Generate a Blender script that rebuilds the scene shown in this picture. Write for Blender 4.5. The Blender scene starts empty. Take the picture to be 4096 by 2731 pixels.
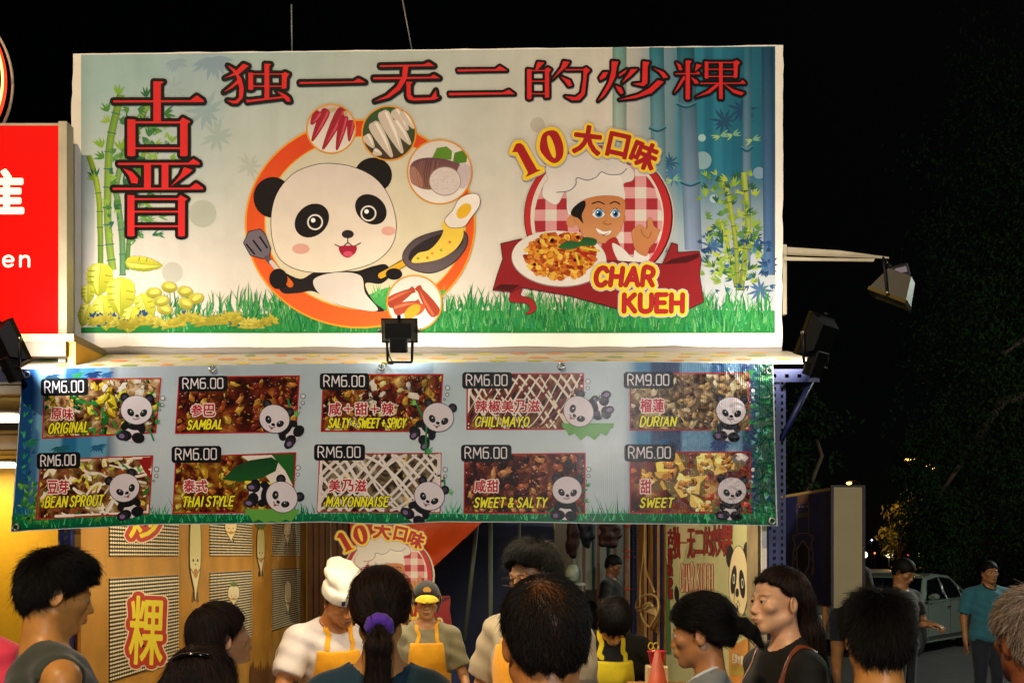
import bpy, math, random
import numpy as np
from mathutils import Vector, Matrix
from mathutils.geometry import tessellate_polygon

SC = bpy.context.scene
COL = SC.collection
R = math.radians
# ---------------------------------------------------------------- camera, night sky, exposure
FOC, CXP, YHP, HC = 4096 * 35 / 36, 2048.0, 2220.0, 1.76   # focal length and horizon in photograph pixels, eye height
cam_data = bpy.data.cameras.new('camera')
cam_data.lens, cam_data.sensor_width = 35, 36
cam_data.shift_y = (2220 - 1365.5) / 4096
cam_data.clip_start, cam_data.clip_end = 0.05, 3000
cam = bpy.data.objects.new('camera', cam_data)
cam.location = (0, 0, HC)
cam.rotation_euler = (R(90), 0, 0)
COL.objects.link(cam)
SC.camera = cam

world = bpy.data.worlds.new('World')
SC.world = world
world.use_nodes = True
wn = world.node_tree
sky = wn.nodes.new('ShaderNodeTexSky')
sky.sky_type = 'NISHITA'
sky.sun_disc = False
sky.sun_elevation = R(40)
sky.sun_rotation = R(30)
bg = wn.nodes['Background']
wn.links.new(sky.outputs['Color'], bg.inputs['Color'])
bg.inputs['Strength'].default_value = 0.00012

sun = bpy.data.lights.new('moon', 'SUN')
sun.energy, sun.angle, sun.color = 0.012, R(0.5), (1, 0.95, 0.9)
sun_o = bpy.data.objects.new('moon', sun)
sun_o.rotation_euler = (R(50), 0, R(150))
COL.objects.link(sun_o)

SC.view_settings.view_transform = 'Standard'
SC.view_settings.look = 'None'
SC.view_settings.exposure = 0
SC.view_settings.gamma = 1
SC.view_settings.use_curve_mapping = False
SC.render.engine = 'CYCLES'
SC.cycles.use_denoising = True
SC.cycles.max_bounces = 5
SC.cycles.diffuse_bounces = 3
SC.cycles.glossy_bounces = 3
SC.cycles.transmission_bounces = 3
SC.cycles.sample_clamp_indirect = 3
SC.cycles.use_light_tree = True

def W(x, y, d):
    """point seen at photograph pixel x, y and d metres in front of the camera"""
    return Vector(((x - CXP) * d / FOC, d, HC + (YHP - y) * d / FOC))

def lin(c):
    if isinstance(c, str):
        c = c.lstrip('#')
        c = [int(c[i:i + 2], 16) / 255 for i in (0, 2, 4)]
        return tuple(v / 12.92 if v <= 0.04045 else ((v + 0.055) / 1.055) ** 2.4 for v in c)
    return tuple(c)

# ---------------------------------------------------------------- materials
MATS = {}
def nd(nt, kind, **kw):
    n = nt.nodes.new(kind)
    for k, v in kw.items():
        setattr(n, k, v)
    return n

def mat(name, color=(0.5, 0.5, 0.5), rough=0.6, metal=0.0, emit=None, estr=0.0, attr=False, noise=0.0, nscale=20.0,
        bump=0.0, bscale=40.0, bstretch=(1, 1, 1), spec=0.5, sheen=0.0, alpha=1.0, coat=0.0, bdist=0.01, trans=0.0, sss=0.0,
        bump2=0.0, bscale2=8.0, bstretch2=(1, 1, 1)):
    if name in MATS:
        return MATS[name]
    m = bpy.data.materials.new(name)
    MATS[name] = m
    m.use_nodes = True
    nt = m.node_tree
    p = nt.nodes['Principled BSDF']
    L = nt.links.new
    c = lin(color)
    p.inputs['Base Color'].default_value = (*c[:3], 1)
    p.inputs['Roughness'].default_value = rough
    p.inputs['Metallic'].default_value = metal
    p.inputs['Specular IOR Level'].default_value = spec
    p.inputs['Sheen Weight'].default_value = sheen
    p.inputs['Coat Weight'].default_value = coat
    p.inputs['Alpha'].default_value = alpha
    p.inputs['Transmission Weight'].default_value = trans
    if sss:
        p.inputs['Subsurface Weight'].default_value = sss
        p.inputs['Subsurface Radius'].default_value = (0.012, 0.004, 0.002)
    geo = None
    src = None
    if attr:
        a = nd(nt, 'ShaderNodeAttribute', attribute_name='Col')
        src = a.outputs['Color']
    if noise or bump or bump2:
        tc = nd(nt, 'ShaderNodeTexCoord')
    if noise:
        n = nd(nt, 'ShaderNodeTexNoise')
        n.inputs['Scale'].default_value = nscale
        n.inputs['Detail'].default_value = 5
        L(tc.outputs['Object'], n.inputs['Vector'])
        mr = nd(nt, 'ShaderNodeMapRange')
        mr.inputs['From Min'].default_value = 0.3
        mr.inputs['From Max'].default_value = 0.7
        mr.inputs['To Min'].default_value = 1 - noise
        mr.inputs['To Max'].default_value = 1 + noise
        L(n.outputs['Fac'], mr.inputs['Value'])
        mx = nd(nt, 'ShaderNodeVectorMath', operation='SCALE')
        if src:
            L(src, mx.inputs[0])
        else:
            mx.inputs[0].default_value = c[:3]
        L(mr.outputs['Result'], mx.inputs['Scale'])
        src = mx.outputs['Vector']
    if src:
        L(src, p.inputs['Base Color'])
    prev = None
    for (b, bs, st) in ((bump2, bscale2, bstretch2), (bump, bscale, bstretch)):
        if not b:
            continue
        mp = nd(nt, 'ShaderNodeMapping')
        mp.inputs['Scale'].default_value = st
        L(tc.outputs['Object'], mp.inputs['Vector'])
        n = nd(nt, 'ShaderNodeTexNoise')
        n.inputs['Scale'].default_value = bs
        n.inputs['Detail'].default_value = 4
        L(mp.outputs['Vector'], n.inputs['Vector'])
        bn = nd(nt, 'ShaderNodeBump')
        bn.inputs['Strength'].default_value = b
        bn.inputs['Distance'].default_value = bdist
        L(n.outputs['Fac'], bn.inputs['Height'])
        if prev:
            L(prev.outputs['Normal'], bn.inputs['Normal'])
        prev = bn
        L(bn.outputs['Normal'], p.inputs['Normal'])
    if emit is not None:
        e = lin(emit)
        p.inputs['Emission Color'].default_value = (*e[:3], 1)
        p.inputs['Emission Strength'].default_value = estr
    return m

# ---------------------------------------------------------------- objects
def props(o, label=None, cat=None, group=None, kind=None):
    if label: o['label'] = label
    if cat: o['category'] = cat
    if group: o['group'] = group
    if kind: o['kind'] = kind
    return o

def thing(name, loc, label, cat, group=None, rz=0.0):
    o = bpy.data.objects.new(name, None)
    o.empty_display_size = 0.1
    o.location = loc
    o.rotation_euler = (0, 0, rz)
    COL.objects.link(o)
    return props(o, label, cat, group)

def world_m(o):
    m = o.matrix_basis.copy()
    while o.parent:
        m = o.parent.matrix_basis @ o.matrix_parent_inverse @ m
        o = o.parent
    return m

def link_mesh(name, me, mats, parent=None, smooth=False, local=False):
    o = bpy.data.objects.new(name, me)
    for m in (mats if isinstance(mats, (list, tuple)) else [mats]):
        me.materials.append(m)
    if smooth:
        me.polygons.foreach_set('use_smooth', [True] * len(me.polygons))
    COL.objects.link(o)
    if parent:
        o.parent = parent
        if not local:
            o.matrix_parent_inverse = world_m(parent).inverted()
    return o

class MB:
    """collects simple solids into one mesh"""
    def __init__(self):
        self.v, self.f, self.s, self.mi = [], [], [], []
    def add(self, verts, faces, smooth=False, mi=0):
        n = len(self.v)
        self.v += [tuple(p) for p in verts]
        self.f += [tuple(n + i for i in f) for f in faces]
        self.s += [smooth] * len(faces)
        self.mi += [mi] * len(faces)
        return self
    def box(self, a, b, mi=0, M=None, bev=0.0):
        x0, x1 = sorted((a[0], b[0])); y0, y1 = sorted((a[1], b[1])); z0, z1 = sorted((a[2], b[2]))
        if bev:
            bev = min(bev, (x1 - x0) / 2.1, (y1 - y0) / 2.1, (z1 - z0) / 2.1)
            pts = []
            for z, i in ((z0, 1), (z0 + bev, 0), (z1 - bev, 0), (z1, 1)):
                k = bev if i else 0
                X0, X1, Y0, Y1 = x0 + k, x1 - k, y0 + k, y1 - k
                c = bev * (0.4 if i else 1)
                pts += [(X0 + c, Y0, z), (X1 - c, Y0, z), (X1, Y0 + c, z), (X1, Y1 - c, z), (X1 - c, Y1, z), (X0 + c, Y1, z), (X0, Y1 - c, z), (X0, Y0 + c, z)]
            fs = [tuple(range(7, -1, -1)), tuple(range(24, 32))]
            for l in range(3):
                for k in range(8):
                    fs.append((l * 8 + k, l * 8 + (k + 1) % 8, l * 8 + 8 + (k + 1) % 8, l * 8 + 8 + k))
        else:
            pts = [(x0, y0, z0), (x1, y0, z0), (x1, y1, z0), (x0, y1, z0), (x0, y0, z1), (x1, y0, z1), (x1, y1, z1), (x0, y1, z1)]
            fs = [(3, 2, 1, 0), (4, 5, 6, 7), (0, 1, 5, 4), (1, 2, 6, 5), (2, 3, 7, 6), (3, 0, 4, 7)]
        if M is not None:
            pts = [M @ Vector(p) for p in pts]
        return self.add(pts, fs, False, mi)
    def tube(self, path, r, n=10, mi=0, caps=True, M=None):
        path = [Vector(p) for p in path]
        rs = r if isinstance(r, (list, tuple)) else [r] * len(path)
        rings = []
        up = Vector((0, 0, 1))
        side = None
        for i, p in enumerate(path):
            t = (path[min(i + 1, len(path) - 1)] - path[max(i - 1, 0)])
            t = t.normalized() if t.length > 1e-9 else Vector((0, 0, 1))
            if side is None:
                side = t.cross(up) if abs(t.dot(up)) < 0.95 else t.cross(Vector((1, 0, 0)))
            side = (side - t * side.dot(t))
            side = side.normalized() if side.length > 1e-6 else t.orthogonal().normalized()
            bi = t.cross(side)
            rings.append([p + (side * math.cos(2 * math.pi * k / n) + bi * math.sin(2 * math.pi * k / n)) * rs[i] for k in range(n)])
        pts = [q for g in rings for q in g]
        fs = []
        for i in range(len(rings) - 1):
            for k in range(n):
                fs.append((i * n + k, i * n + (k + 1) % n, (i + 1) * n + (k + 1) % n, (i + 1) * n + k))
        if caps:
            fs.append(tuple(range(n - 1, -1, -1)))
            fs.append(tuple(range((len(rings) - 1) * n, len(rings) * n)))
        if M is not None:
            pts = [M @ q for q in pts]
        return self.add(pts, fs, True, mi)
    def lathe(self, prof, n=20, M=None, mi=0):
        pts = [(r * math.cos(2 * math.pi * k / n), r * math.sin(2 * math.pi * k / n), z) for r, z in prof for k in range(n)]
        fs = [(i * n + k, i * n + (k + 1) % n, (i + 1) * n + (k + 1) % n, (i + 1) * n + k) for i in range(len(prof) - 1) for k in range(n)]
        if M is not None:
            pts = [M @ Vector(p) for p in pts]
        return self.add(pts, fs, True, mi)
    def prism(self, poly, a, b, fn, mi=0):
        """poly of 2-D points, fn(u, v, w) -> 3-D, extruded from w=a to w=b"""
        n = len(poly)
        pts = [fn(u, v, a) for u, v in poly] + [fn(u, v, b) for u, v in poly]
        tri = tessellate_polygon([[Vector((u, v, 0)) for u, v in poly]])
        fs = [tuple(t) for t in tri] + [tuple(i + n for i in reversed(t)) for t in tri]
        fs += [(i, (i + 1) % n, n + (i + 1) % n, n + i) for i in range(n)]
        return self.add(pts, fs, False, mi)
    def build(self, name, mats, parent=None, smooth=None, **kw):
        me = bpy.data.meshes.new(name)
        me.from_pydata(self.v, [], self.f)
        me.polygons.foreach_set('use_smooth', self.s if smooth is None else [smooth] * len(self.f))
        me.polygons.foreach_set('material_index', self.mi)
        me.update()
        o = link_mesh(name, me, mats, parent)
        return props(o, **kw)

def solid(name, mats, parent=None, fn=None, **kw):
    m = MB(); fn(m)
    return m.build(name, mats, parent, **kw)

# ---------------------------------------------------------------- flat printed artwork
def front_plane(d):
    return lambda x, y, l: ((x - CXP) * (d - l) / FOC, d - l, HC + (YHP - y) * (d - l) / FOC)

def side_plane(xw):
    s = 1 if xw > 0 else -1
    def f(x, y, l):
        X = xw - s * l
        d = X * FOC / (x - CXP)
        return (X, d, HC + (YHP - y) * d / FOC)
    return f

def T(x0, y0, s):
    """turns coordinates of a magnified crop into photograph pixels"""
    return lambda pts: [(x0 + px / s, y0 + py / s) for px, py in pts]

def smooth_path(pts, n=6, closed=False):
    out, N = [], len(pts)
    rng = range(N if closed else N - 1)
    for i in rng:
        p1, p2 = pts[i], pts[(i + 1) % N]
        p0 = pts[(i - 1) % N] if closed or i > 0 else p1
        p3 = pts[(i + 2) % N] if closed or i < N - 2 else p2
        for k in range(n):
            t = k / n
            out.append(tuple(0.5 * ((2 * b) + (c - a) * t + (2 * a - 5 * b + 4 * c - d) * t * t + (3 * b - a - 3 * c + d) * t ** 3)
                             for a, b, c, d in zip(p0, p1, p2, p3)))
    if not closed:
        out.append(tuple(pts[-1]))
    return out

GL = {}
def glyph(ch):
    """outline triangles and border edges of one character in the built-in font, in a unit box"""
    if ch in GL:
        return GL[ch]
    cu = bpy.data.curves.new('tmp', 'FONT')
    cu.body = ch
    cu.resolution_u = 3
    ob = bpy.data.objects.new('tmp', cu)
    COL.objects.link(ob)
    dg = bpy.context.evaluated_depsgraph_get()
    me = bpy.data.meshes.new_from_object(ob.evaluated_get(dg))
    vs = [(v.co.x, v.co.y) for v in me.vertices]
    fs = [tuple(p.vertices) for p in me.polygons]
    cnt = {}
    for f in fs:
        for i in range(len(f)):
            e = tuple(sorted((f[i], f[(i + 1) % len(f)])))
            cnt[e] = cnt.get(e, 0) + 1
    es = [e for e, c in cnt.items() if c == 1]
    bpy.data.objects.remove(ob)
    bpy.data.meshes.remove(me)
    bpy.data.curves.remove(cu)
    x0, x1 = min(v[0] for v in vs), max(v[0] for v in vs)
    y0, y1 = min(v[1] for v in vs), max(v[1] for v in vs)
    GL[ch] = (vs, fs, es, (x0, x1, y0, y1))
    return GL[ch]

# marker letters: strokes in a 0..1 x 0..1 box (y up), with the letter's width
SF = {
 'A': (.8, [[(0, 0), (.4, 1), (.8, 0)], [(.15, .33), (.65, .33)]]), 'B': (.65, [[(0, 0), (0, 1), (.4, 1), (.55, .88), (.55, .65), (.4, .54), (0, .54)], [(.4, .54), (.62, .4), (.62, .14), (.42, 0), (0, 0)]]),
 'C': (.7, [[(.68, .82), (.5, 1), (.22, .97), (.02, .7), (.02, .3), (.2, .03), (.48, 0), (.68, .17)]]), 'D': (.7, [[(0, 0), (0, 1), (.35, 1), (.65, .75), (.68, .35), (.4, 0), (0, 0)]]),
 'E': (.6, [[(.58, 1), (0, 1), (0, 0), (.58, 0)], [(0, .52), (.48, .52)]]), 'G': (.75, [[(.7, .85), (.5, 1), (.2, .96), (.02, .7), (.02, .3), (.2, .03), (.5, 0), (.7, .2), (.7, .45), (.42, .45)]]),
 'H': (.7, [[(0, 0), (0, 1)], [(.68, 0), (.68, 1)], [(0, .5), (.68, .5)]]), 'I': (.12, [[(.05, 0), (.05, 1)]]), 'K': (.68, [[(0, 0), (0, 1)], [(.62, 1), (.02, .42)], [(.2, .58), (.66, 0)]]),
 'L': (.55, [[(0, 1), (0, 0), (.53, 0)]]), 'M': (.9, [[(0, 0), (.08, 1), (.45, .3), (.82, 1), (.9, 0)]]), 'N': (.72, [[(0, 0), (0, 1), (.7, 0), (.7, 1)]]),
 'O': (.78, [[(.38, 1), (.12, .86), (.02, .5), (.12, .14), (.38, 0), (.64, .14), (.76, .5), (.64, .86), (.38, 1)]]), 'P': (.62, [[(0, 0), (0, 1), (.42, 1), (.6, .85), (.6, .62), (.42, .48), (0, .48)]]),
 'R': (.68, [[(0, 0), (0, 1), (.42, 1), (.6, .85), (.6, .64), (.42, .5), (0, .5)], [(.3, .5), (.66, 0)]]), 'S': (.62, [[(.6, .85), (.42, 1), (.15, .97), (.03, .76), (.2, .56), (.48, .44), (.6, .24), (.46, .02), (.18, 0), (0, .16)]]),
 'T': (.66, [[(0, 1), (.66, 1)], [(.33, 1), (.33, 0)]]), 'U': (.7, [[(0, 1), (0, .25), (.15, .02), (.5, .02), (.68, .25), (.68, 1)]]), 'W': (1.0, [[(0, 1), (.2, 0), (.5, .75), (.8, 0), (1, 1)]]),
 'Y': (.68, [[(0, 1), (.34, .5), (.68, 1)], [(.34, .5), (.34, 0)]]), 'Z': (.6, [[(0, 1), (.6, 1), (0, 0), (.6, 0)]]), '&': (.75, [[(.7, 0), (.15, .72), (.2, .95), (.42, .95), (.45, .72), (.05, .3), (.1, .05), (.4, .02), (.68, .4)]]),
 '+': (.6, [[(0, .5), (.6, .5)], [(.3, .8), (.3, .2)]]), '.': (.12, [[(.05, 0), (.05, .03)]]), ' ': (.02, []),
 '6': (.6, [[(.55, 1), (.12, 1), (0, .88), (0, .1), (.1, 0), (.5, 0), (.6, .1), (.6, .48), (.5, .58), (0, .58)]]), '0': (.6, [[(.1, 0), (.5, 0), (.6, .1), (.6, .9), (.5, 1), (.1, 1), (0, .9), (0, .1), (.1, 0)]]),
 '9': (.6, [[(.05, 0), (.48, 0), (.6, .12), (.6, .9), (.5, 1), (.1, 1), (0, .9), (0, .52), (.1, .42), (.6, .42)]]), '1': (.3, [[(0, .8), (.2, 1), (.2, 0)]]),
 'e': (.55, [[(.03, .34), (.53, .34), (.5, .55), (.28, .64), (.06, .52), (.01, .3), (.1, .06), (.32, 0), (.52, .1)]]), 'n': (.5, [[(0, 0), (0, .64)], [(0, .45), (.2, .62), (.42, .58), (.48, .4), (.48, 0)]]),
}

class Art:
    """flat print: polygons, strokes and characters on a plane, each piece a hair in front of the one below"""
    gain = 1.0
    def __init__(self, plane, level=0.0):
        self.pl, self.level, self.n = plane, level, 0
        self.v, self.f, self.c = [], [], []
    def _l(self):
        self.n += 1
        return self.level * 0.00015 + (self.n % 48) * 0.0000011
    def tri(self, pts, faces, col):
        l = self._l(); n = len(self.v)
        self.v += [self.pl(x, y, l) for x, y in pts]
        self.f += [tuple(n + i for i in f) for f in faces]
        self.c += [lin(c) for c in col] if isinstance(col, list) else [lin(col)] * len(pts)
    def poly(self, pts, col, col2=None, axis=1):
        pts = [tuple(p[:2]) for p in pts]
        fs = tessellate_polygon([[Vector((x, y, 0)) for x, y in pts]])
        if col2 is not None:
            a, b = lin(col), lin(col2)
            vals = [p[axis] for p in pts]; lo, hi = min(vals), max(vals)
            col = [tuple(a[k] + (b[k] - a[k]) * (v - lo) / max(hi - lo, 1e-6) for k in range(3)) for v in vals]
        self.tri(pts, fs, col)
        return self
    def circle(self, x, y, r, col, ry=None, rot=0, n=28, col2=None):
        ry = ry or r
        c, s = math.cos(rot), math.sin(rot)
        pts = [(x + r * math.cos(a) * c - ry * math.sin(a) * s, y + r * math.cos(a) * s + ry * math.sin(a) * c) for a in (2 * math.pi * k / n for k in range(n))]
        return self.poly(pts, col, col2)
    def ring(self, x, y, r, w, col, ry=None, n=48, a0=0, a1=2 * math.pi):
        k = (ry or r) / r
        pts = []
        for i in range(n + 1):
            a = a0 + (a1 - a0) * i / n
            for q in (r - w / 2, r + w / 2):
                pts.append((x + q * math.cos(a), y + q * k * math.sin(a)))
        self.tri(pts, [(2 * i, 2 * i + 1, 2 * i + 3, 2 * i + 2) for i in range(n)], col)
        return self
    def stroke(self, pts, w, col, closed=False, taper=None):
        N = len(pts)
        for i in range(N if closed else N - 1):
            a, b = pts[i], pts[(i + 1) % N]
            dx, dy = b[0] - a[0], b[1] - a[1]
            L = math.hypot(dx, dy)
            if L < 1e-6: continue
            wa = wb = w / 2
            if taper: wa, wb = w / 2 * taper(i / (N - 1)), w / 2 * taper((i + 1) / (N - 1))
            nx, ny = -dy / L, dx / L
            self.tri([(a[0] + nx * wa, a[1] + ny * wa), (b[0] + nx * wb, b[1] + ny * wb), (b[0] - nx * wb, b[1] - ny * wb), (a[0] - nx * wa, a[1] - ny * wa)], [(0, 1, 2, 3)], col)
        for i, p in enumerate(pts):
            r = w / 2 * (taper(i / (N - 1)) if taper else 1)
            if r > 0.2:
                self.circle(p[0], p[1], r, col, n=8)
        return self
    def outlined(self, polys, fill, line, w):
        """shapes with a heavy outline round all of them together"""
        for p in polys:
            self.stroke(p, w, line, closed=True)
        self.level += 1
        for p in polys:
            self.poly(p, fill)
        self.level -= 1
        return self
    def char(self, ch, x0, y0, x1, y1, fill, lines=(), bold=0, rot=0.0):
        """a printed character filling the box x0..x1, y0 (top)..y1 (bottom)"""
        vs, fs, es, (a, b, c, d) = glyph(ch)
        cx, cy = (x0 + x1) / 2, (y0 + y1) / 2
        sx, sy = (x1 - x0) / (b - a), (y1 - y0) / (d - c) if ch not in '一' else (x1 - x0) / (b - a)
        cr, sr = math.cos(rot), math.sin(rot)
        def mp(v):
            u, w = (v[0] - (a + b) / 2) * sx, -(v[1] - (c + d) / 2) * sy
            return (cx + u * cr - w * sr, cy + u * sr + w * cr)
        P = [mp(v) for v in vs]
        base = self.level
        for w, col in list(lines) + [(bold, fill)]:
            if w > 0:
                for i, j in es:
                    self.stroke([P[i], P[j]], w, col)
            self.level += 0.6
        used = {}
        self.tri(P, fs, fill)
        self.level = base
        return self
    def text(self, s, x0, y0, x1, y1, w, fill, lines=(), slant=0.0, rise=0.0, gap=.28, arc=None, gaps=None):
        """marker lettering: baseline box; w stroke width; lines = wider strokes below"""
        tot = sum(SF[c][0] for c in s) + gap * (len(s) - 1)
        h = y1 - y0
        sx = (x1 - x0) / tot
        base = self.level
        for w_, col in list(lines) + [(w, fill)]:
            u = 0
            for c in s:
                wd, st = SF[c]
                for path in st:
                    pts = [(x0 + (u + px) * sx + slant * h * (py - .5), y1 - py * h + rise * ((u + px) / tot)) for px, py in path]
                    if c in 'SOCGU&6PRBD90en' and c not in '690' and len(pts) > 4:
                        pts = smooth_path(pts, 3)
                    self.stroke(pts, w_, col)
                u += wd + gap
            self.level += 0.6
        self.level = base
        return self
    def build(self, name, material, parent, **kw):
        me = bpy.data.meshes.new(name)
        me.from_pydata(self.v, [], self.f)
        ca = me.color_attributes.new('Col', 'FLOAT_COLOR', 'POINT')
        ca.data.foreach_set('color', [q for c in self.c for q in (*[v * self.gain for v in c[:3]], 1.0)])
        me.update()
        o = link_mesh(name, me, material, parent)
        return props(o, **kw)

def leaf(art, x, y, L, w, ang, col, col2=None):
    """one pointed leaf starting at x, y"""
    c, s = math.cos(ang), math.sin(ang)
    pts = [(0, 0), (.25, .42), (.5, .5), (.75, .3), (1, 0), (.75, -.3), (.5, -.5), (.25, -.42)]
    art.poly([(x + (u * L) * c - v * w * s, y + (u * L) * s + v * w * c) for u, v in pts], col, col2)

def tree_copy(o, parent=None):
    c = o.copy()
    COL.objects.link(c)
    c.parent = parent
    for ch in [x for x in bpy.data.objects if x.parent == o and x != c]:
        tree_copy(ch, c)
    return c
# ================================================================ upper banner
def banner_material(name, rough, bump, fine, coat=0.0, attr=True, color=(.8, .78, .74), corr=0.0, right=0.0, spec=.3):
    m = mat(name, color=color, rough=rough, attr=attr, noise=0.05, nscale=9, bump=fine, bscale=90, bstretch=(1, 1, 4), bdist=0.004,
            bump2=bump, bscale2=4.6, bstretch2=(.7, 1, 1.9), coat=coat, spec=spec)
    nt = m.node_tree
    p = nt.nodes['Principled BSDF']
    for n in nt.nodes:
        if n.type == 'BUMP' and n.inputs['Strength'].default_value == bump:
            n.inputs['Distance'].default_value = 0.05
    if corr or right:
        tc = nt.nodes['Texture Coordinate']
        sep = nd(nt, 'ShaderNodeSeparateXYZ')
        nt.links.new(tc.outputs['Object'], sep.inputs[0])
        mr = nd(nt, 'ShaderNodeMapRange')
        mr.inputs['From Min'].default_value = 0.15; mr.inputs['From Max'].default_value = 1.0
        nt.links.new(sep.outputs['X'], mr.inputs['Value'])
        wv = nd(nt, 'ShaderNodeTexWave')
        wv.inputs['Scale'].default_value = 38; wv.inputs['Distortion'].default_value = 0.6
        nt.links.new(tc.outputs['Object'], wv.inputs['Vector'])
        last = [n for n in nt.nodes if n.type == 'BUMP'][-1]
        b1 = nd(nt, 'ShaderNodeBump'); b1.inputs['Distance'].default_value = 0.002
        mu = nd(nt, 'ShaderNodeMath', operation='MULTIPLY'); mu.inputs[1].default_value = corr
        nt.links.new(mr.outputs['Result'], mu.inputs[0])
        nt.links.new(mu.outputs[0], b1.inputs['Strength'])
        nt.links.new(wv.outputs['Fac'], b1.inputs['Height'])
        nt.links.new(last.outputs['Normal'], b1.inputs['Normal'])
        mr2 = nd(nt, 'ShaderNodeMapRange')
        mr2.inputs['From Min'].default_value = 0.55; mr2.inputs['From Max'].default_value = 1.02
        nt.links.new(sep.outputs['X'], mr2.inputs['Value'])
        mu2 = nd(nt, 'ShaderNodeMath', operation='MULTIPLY'); mu2.inputs[1].default_value = right
        nt.links.new(mr2.outputs['Result'], mu2.inputs[0])
        nz = nd(nt, 'ShaderNodeTexNoise'); nz.inputs['Scale'].default_value = 16; nz.inputs['Detail'].default_value = 3
        nz.inputs['Distortion'].default_value = 1.5
        nt.links.new(tc.outputs['Object'], nz.inputs['Vector'])
        b2 = nd(nt, 'ShaderNodeBump'); b2.inputs['Distance'].default_value = 0.02
        nt.links.new(mu2.outputs[0], b2.inputs['Strength'])
        nt.links.new(nz.outputs['Fac'], b2.inputs['Height'])
        nt.links.new(b1.outputs['Normal'], b2.inputs['Normal'])
        nt.links.new(b2.outputs['Normal'], p.inputs['Normal'])
        if coat:
            nt.links.new(b2.outputs['Normal'], p.inputs['Coat Normal'])
    return m

M_UP = banner_material('printed_banner_cloth', 0.6, 0.85, 0.2, spec=.12)
M_UPW = banner_material('white_banner_cloth', 0.6, 0.85, 0.2, spec=.12, attr=False, color='#ece6dc')

BD = 4.35
pl = front_plane(BD)
banner = thing('shop_banner', W(1700, 1390, BD), 'large printed banner with bamboo scene, orange ring and red Chinese title above the awning', 'banner')

# the sheet: uneven hem, a little thickness, edges that wander
rnd = random.Random(3)
def edge(a, b, n, amp):
    return [(a[0] + (b[0] - a[0]) * i / n + (rnd.uniform(-amp, amp) if 0 < i < n and abs(a[0] - b[0]) < abs(a[1] - b[1]) else 0),
             a[1] + (b[1] - a[1]) * i / n + (rnd.uniform(-amp, amp) if 0 < i < n and abs(a[0] - b[0]) >= abs(a[1] - b[1]) else 0)) for i in range(n)]
sheet = edge((292, 216), (3133, 181), 40, 1.6) + edge((3133, 181), (3128, 1386), 30, 2.5) + \
    [(3128, 1386), (2900, 1392), (2700, 1382), (2400, 1391), (2100, 1384), (1800, 1392), (1500, 1388), (1200, 1396), (900, 1390), (700, 1397), (500, 1383), (380, 1400), (300, 1390), (262, 1382)] + \
    edge((262, 1380), (292, 216), 30, 2.0)
def f(m):
    m.prism(sheet, 0.0, -0.006, lambda u, v, w: Vector(pl(u, v, w)))
solid('banner_sheet', M_UPW, banner, f)

Art.gain = .86
# ---- background scenery
def mixc(a, b, t):
    t = max(0, min(1, t)); return tuple(a[k] + (b[k] - a[k]) * t for k in range(3))
a = Art(pl, 1)
NX, NY = 230, 34
rn = random.Random(5)
cols, strip, trk = [], 0.5, []
for i in range(NX + 1):
    if i % 3 == 0: strip = rn.random()
    cols.append(strip)
cream, pale, teal, mist = lin('#d0c8bc'), lin('#dfd6ca'), lin('#9ab8b8'), lin('#8fb4ae')
blueA, blueB, deep = lin('#2f7f98'), lin('#185a74'), lin('#0c3354')
vs, cs = [], []
for j in range(NY + 1):
    y = 186 + (1332 - 186) * j / NY
    for i in range(NX + 1):
        x = 324 + (3101 - 324) * i / NX
        yt_ = 220 - (x - 324) / 2777 * 34; y = yt_ + (1332 - yt_) * j / NY
        fy = (y - 186) / 1146
        c = mixc(cream, pale, fy)
        lt = (1 - fy * 1.25) * (1 - (x - 330) / 2300)
        c = mixc(c, teal, lt * 1.25)
        if 640 < x < 900: c = mixc(c, lin('#9db3c4'), .5 * (1 - fy * 1.8))
        r = (x - 2430) / 330
        if r > 0:
            b = mixc(blueA, blueB, cols[i] * .8)
            b = mixc(b, deep, (x - 2930) / 260 * (1 - fy * .6))
            fade = min(1, r * (1.15 - .2 * cols[i]))
            low = max(0, (y - 700) / 450)
            c = mixc(c, mixc(b, lin('#a9b8c4'), low * 1.15), fade * (1 - .35 * low))
        jj = 1.06 + .05 * (cols[i] - .5)
        vs.append((x, y)); cs.append(tuple(q * jj for q in c))
a.tri(vs, [(j * (NX + 1) + i, j * (NX + 1) + i + 1, (j + 1) * (NX + 1) + i + 1, (j + 1) * (NX + 1) + i) for j in range(NY) for i in range(NX)], cs)
# soft disks of light
a.level = 3
for x, y, r, c in ((811, 855, 55, '#b9bcae'), (690, 1090, 42, '#c4c2b4'), (2810, 642, 36, '#88aab4'), (2808, 552, 15, '#9fc2c4'), (3036, 692, 24, '#7d9cb8'), (2856, 795, 17, '#a5c0c8'), (1560, 730, 34, '#c2bcac'), (2150, 500, 30, '#bdb6ab'), (1640, 770, 40, '#c2bcac')):
    a.circle(x, y, r, c)
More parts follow.
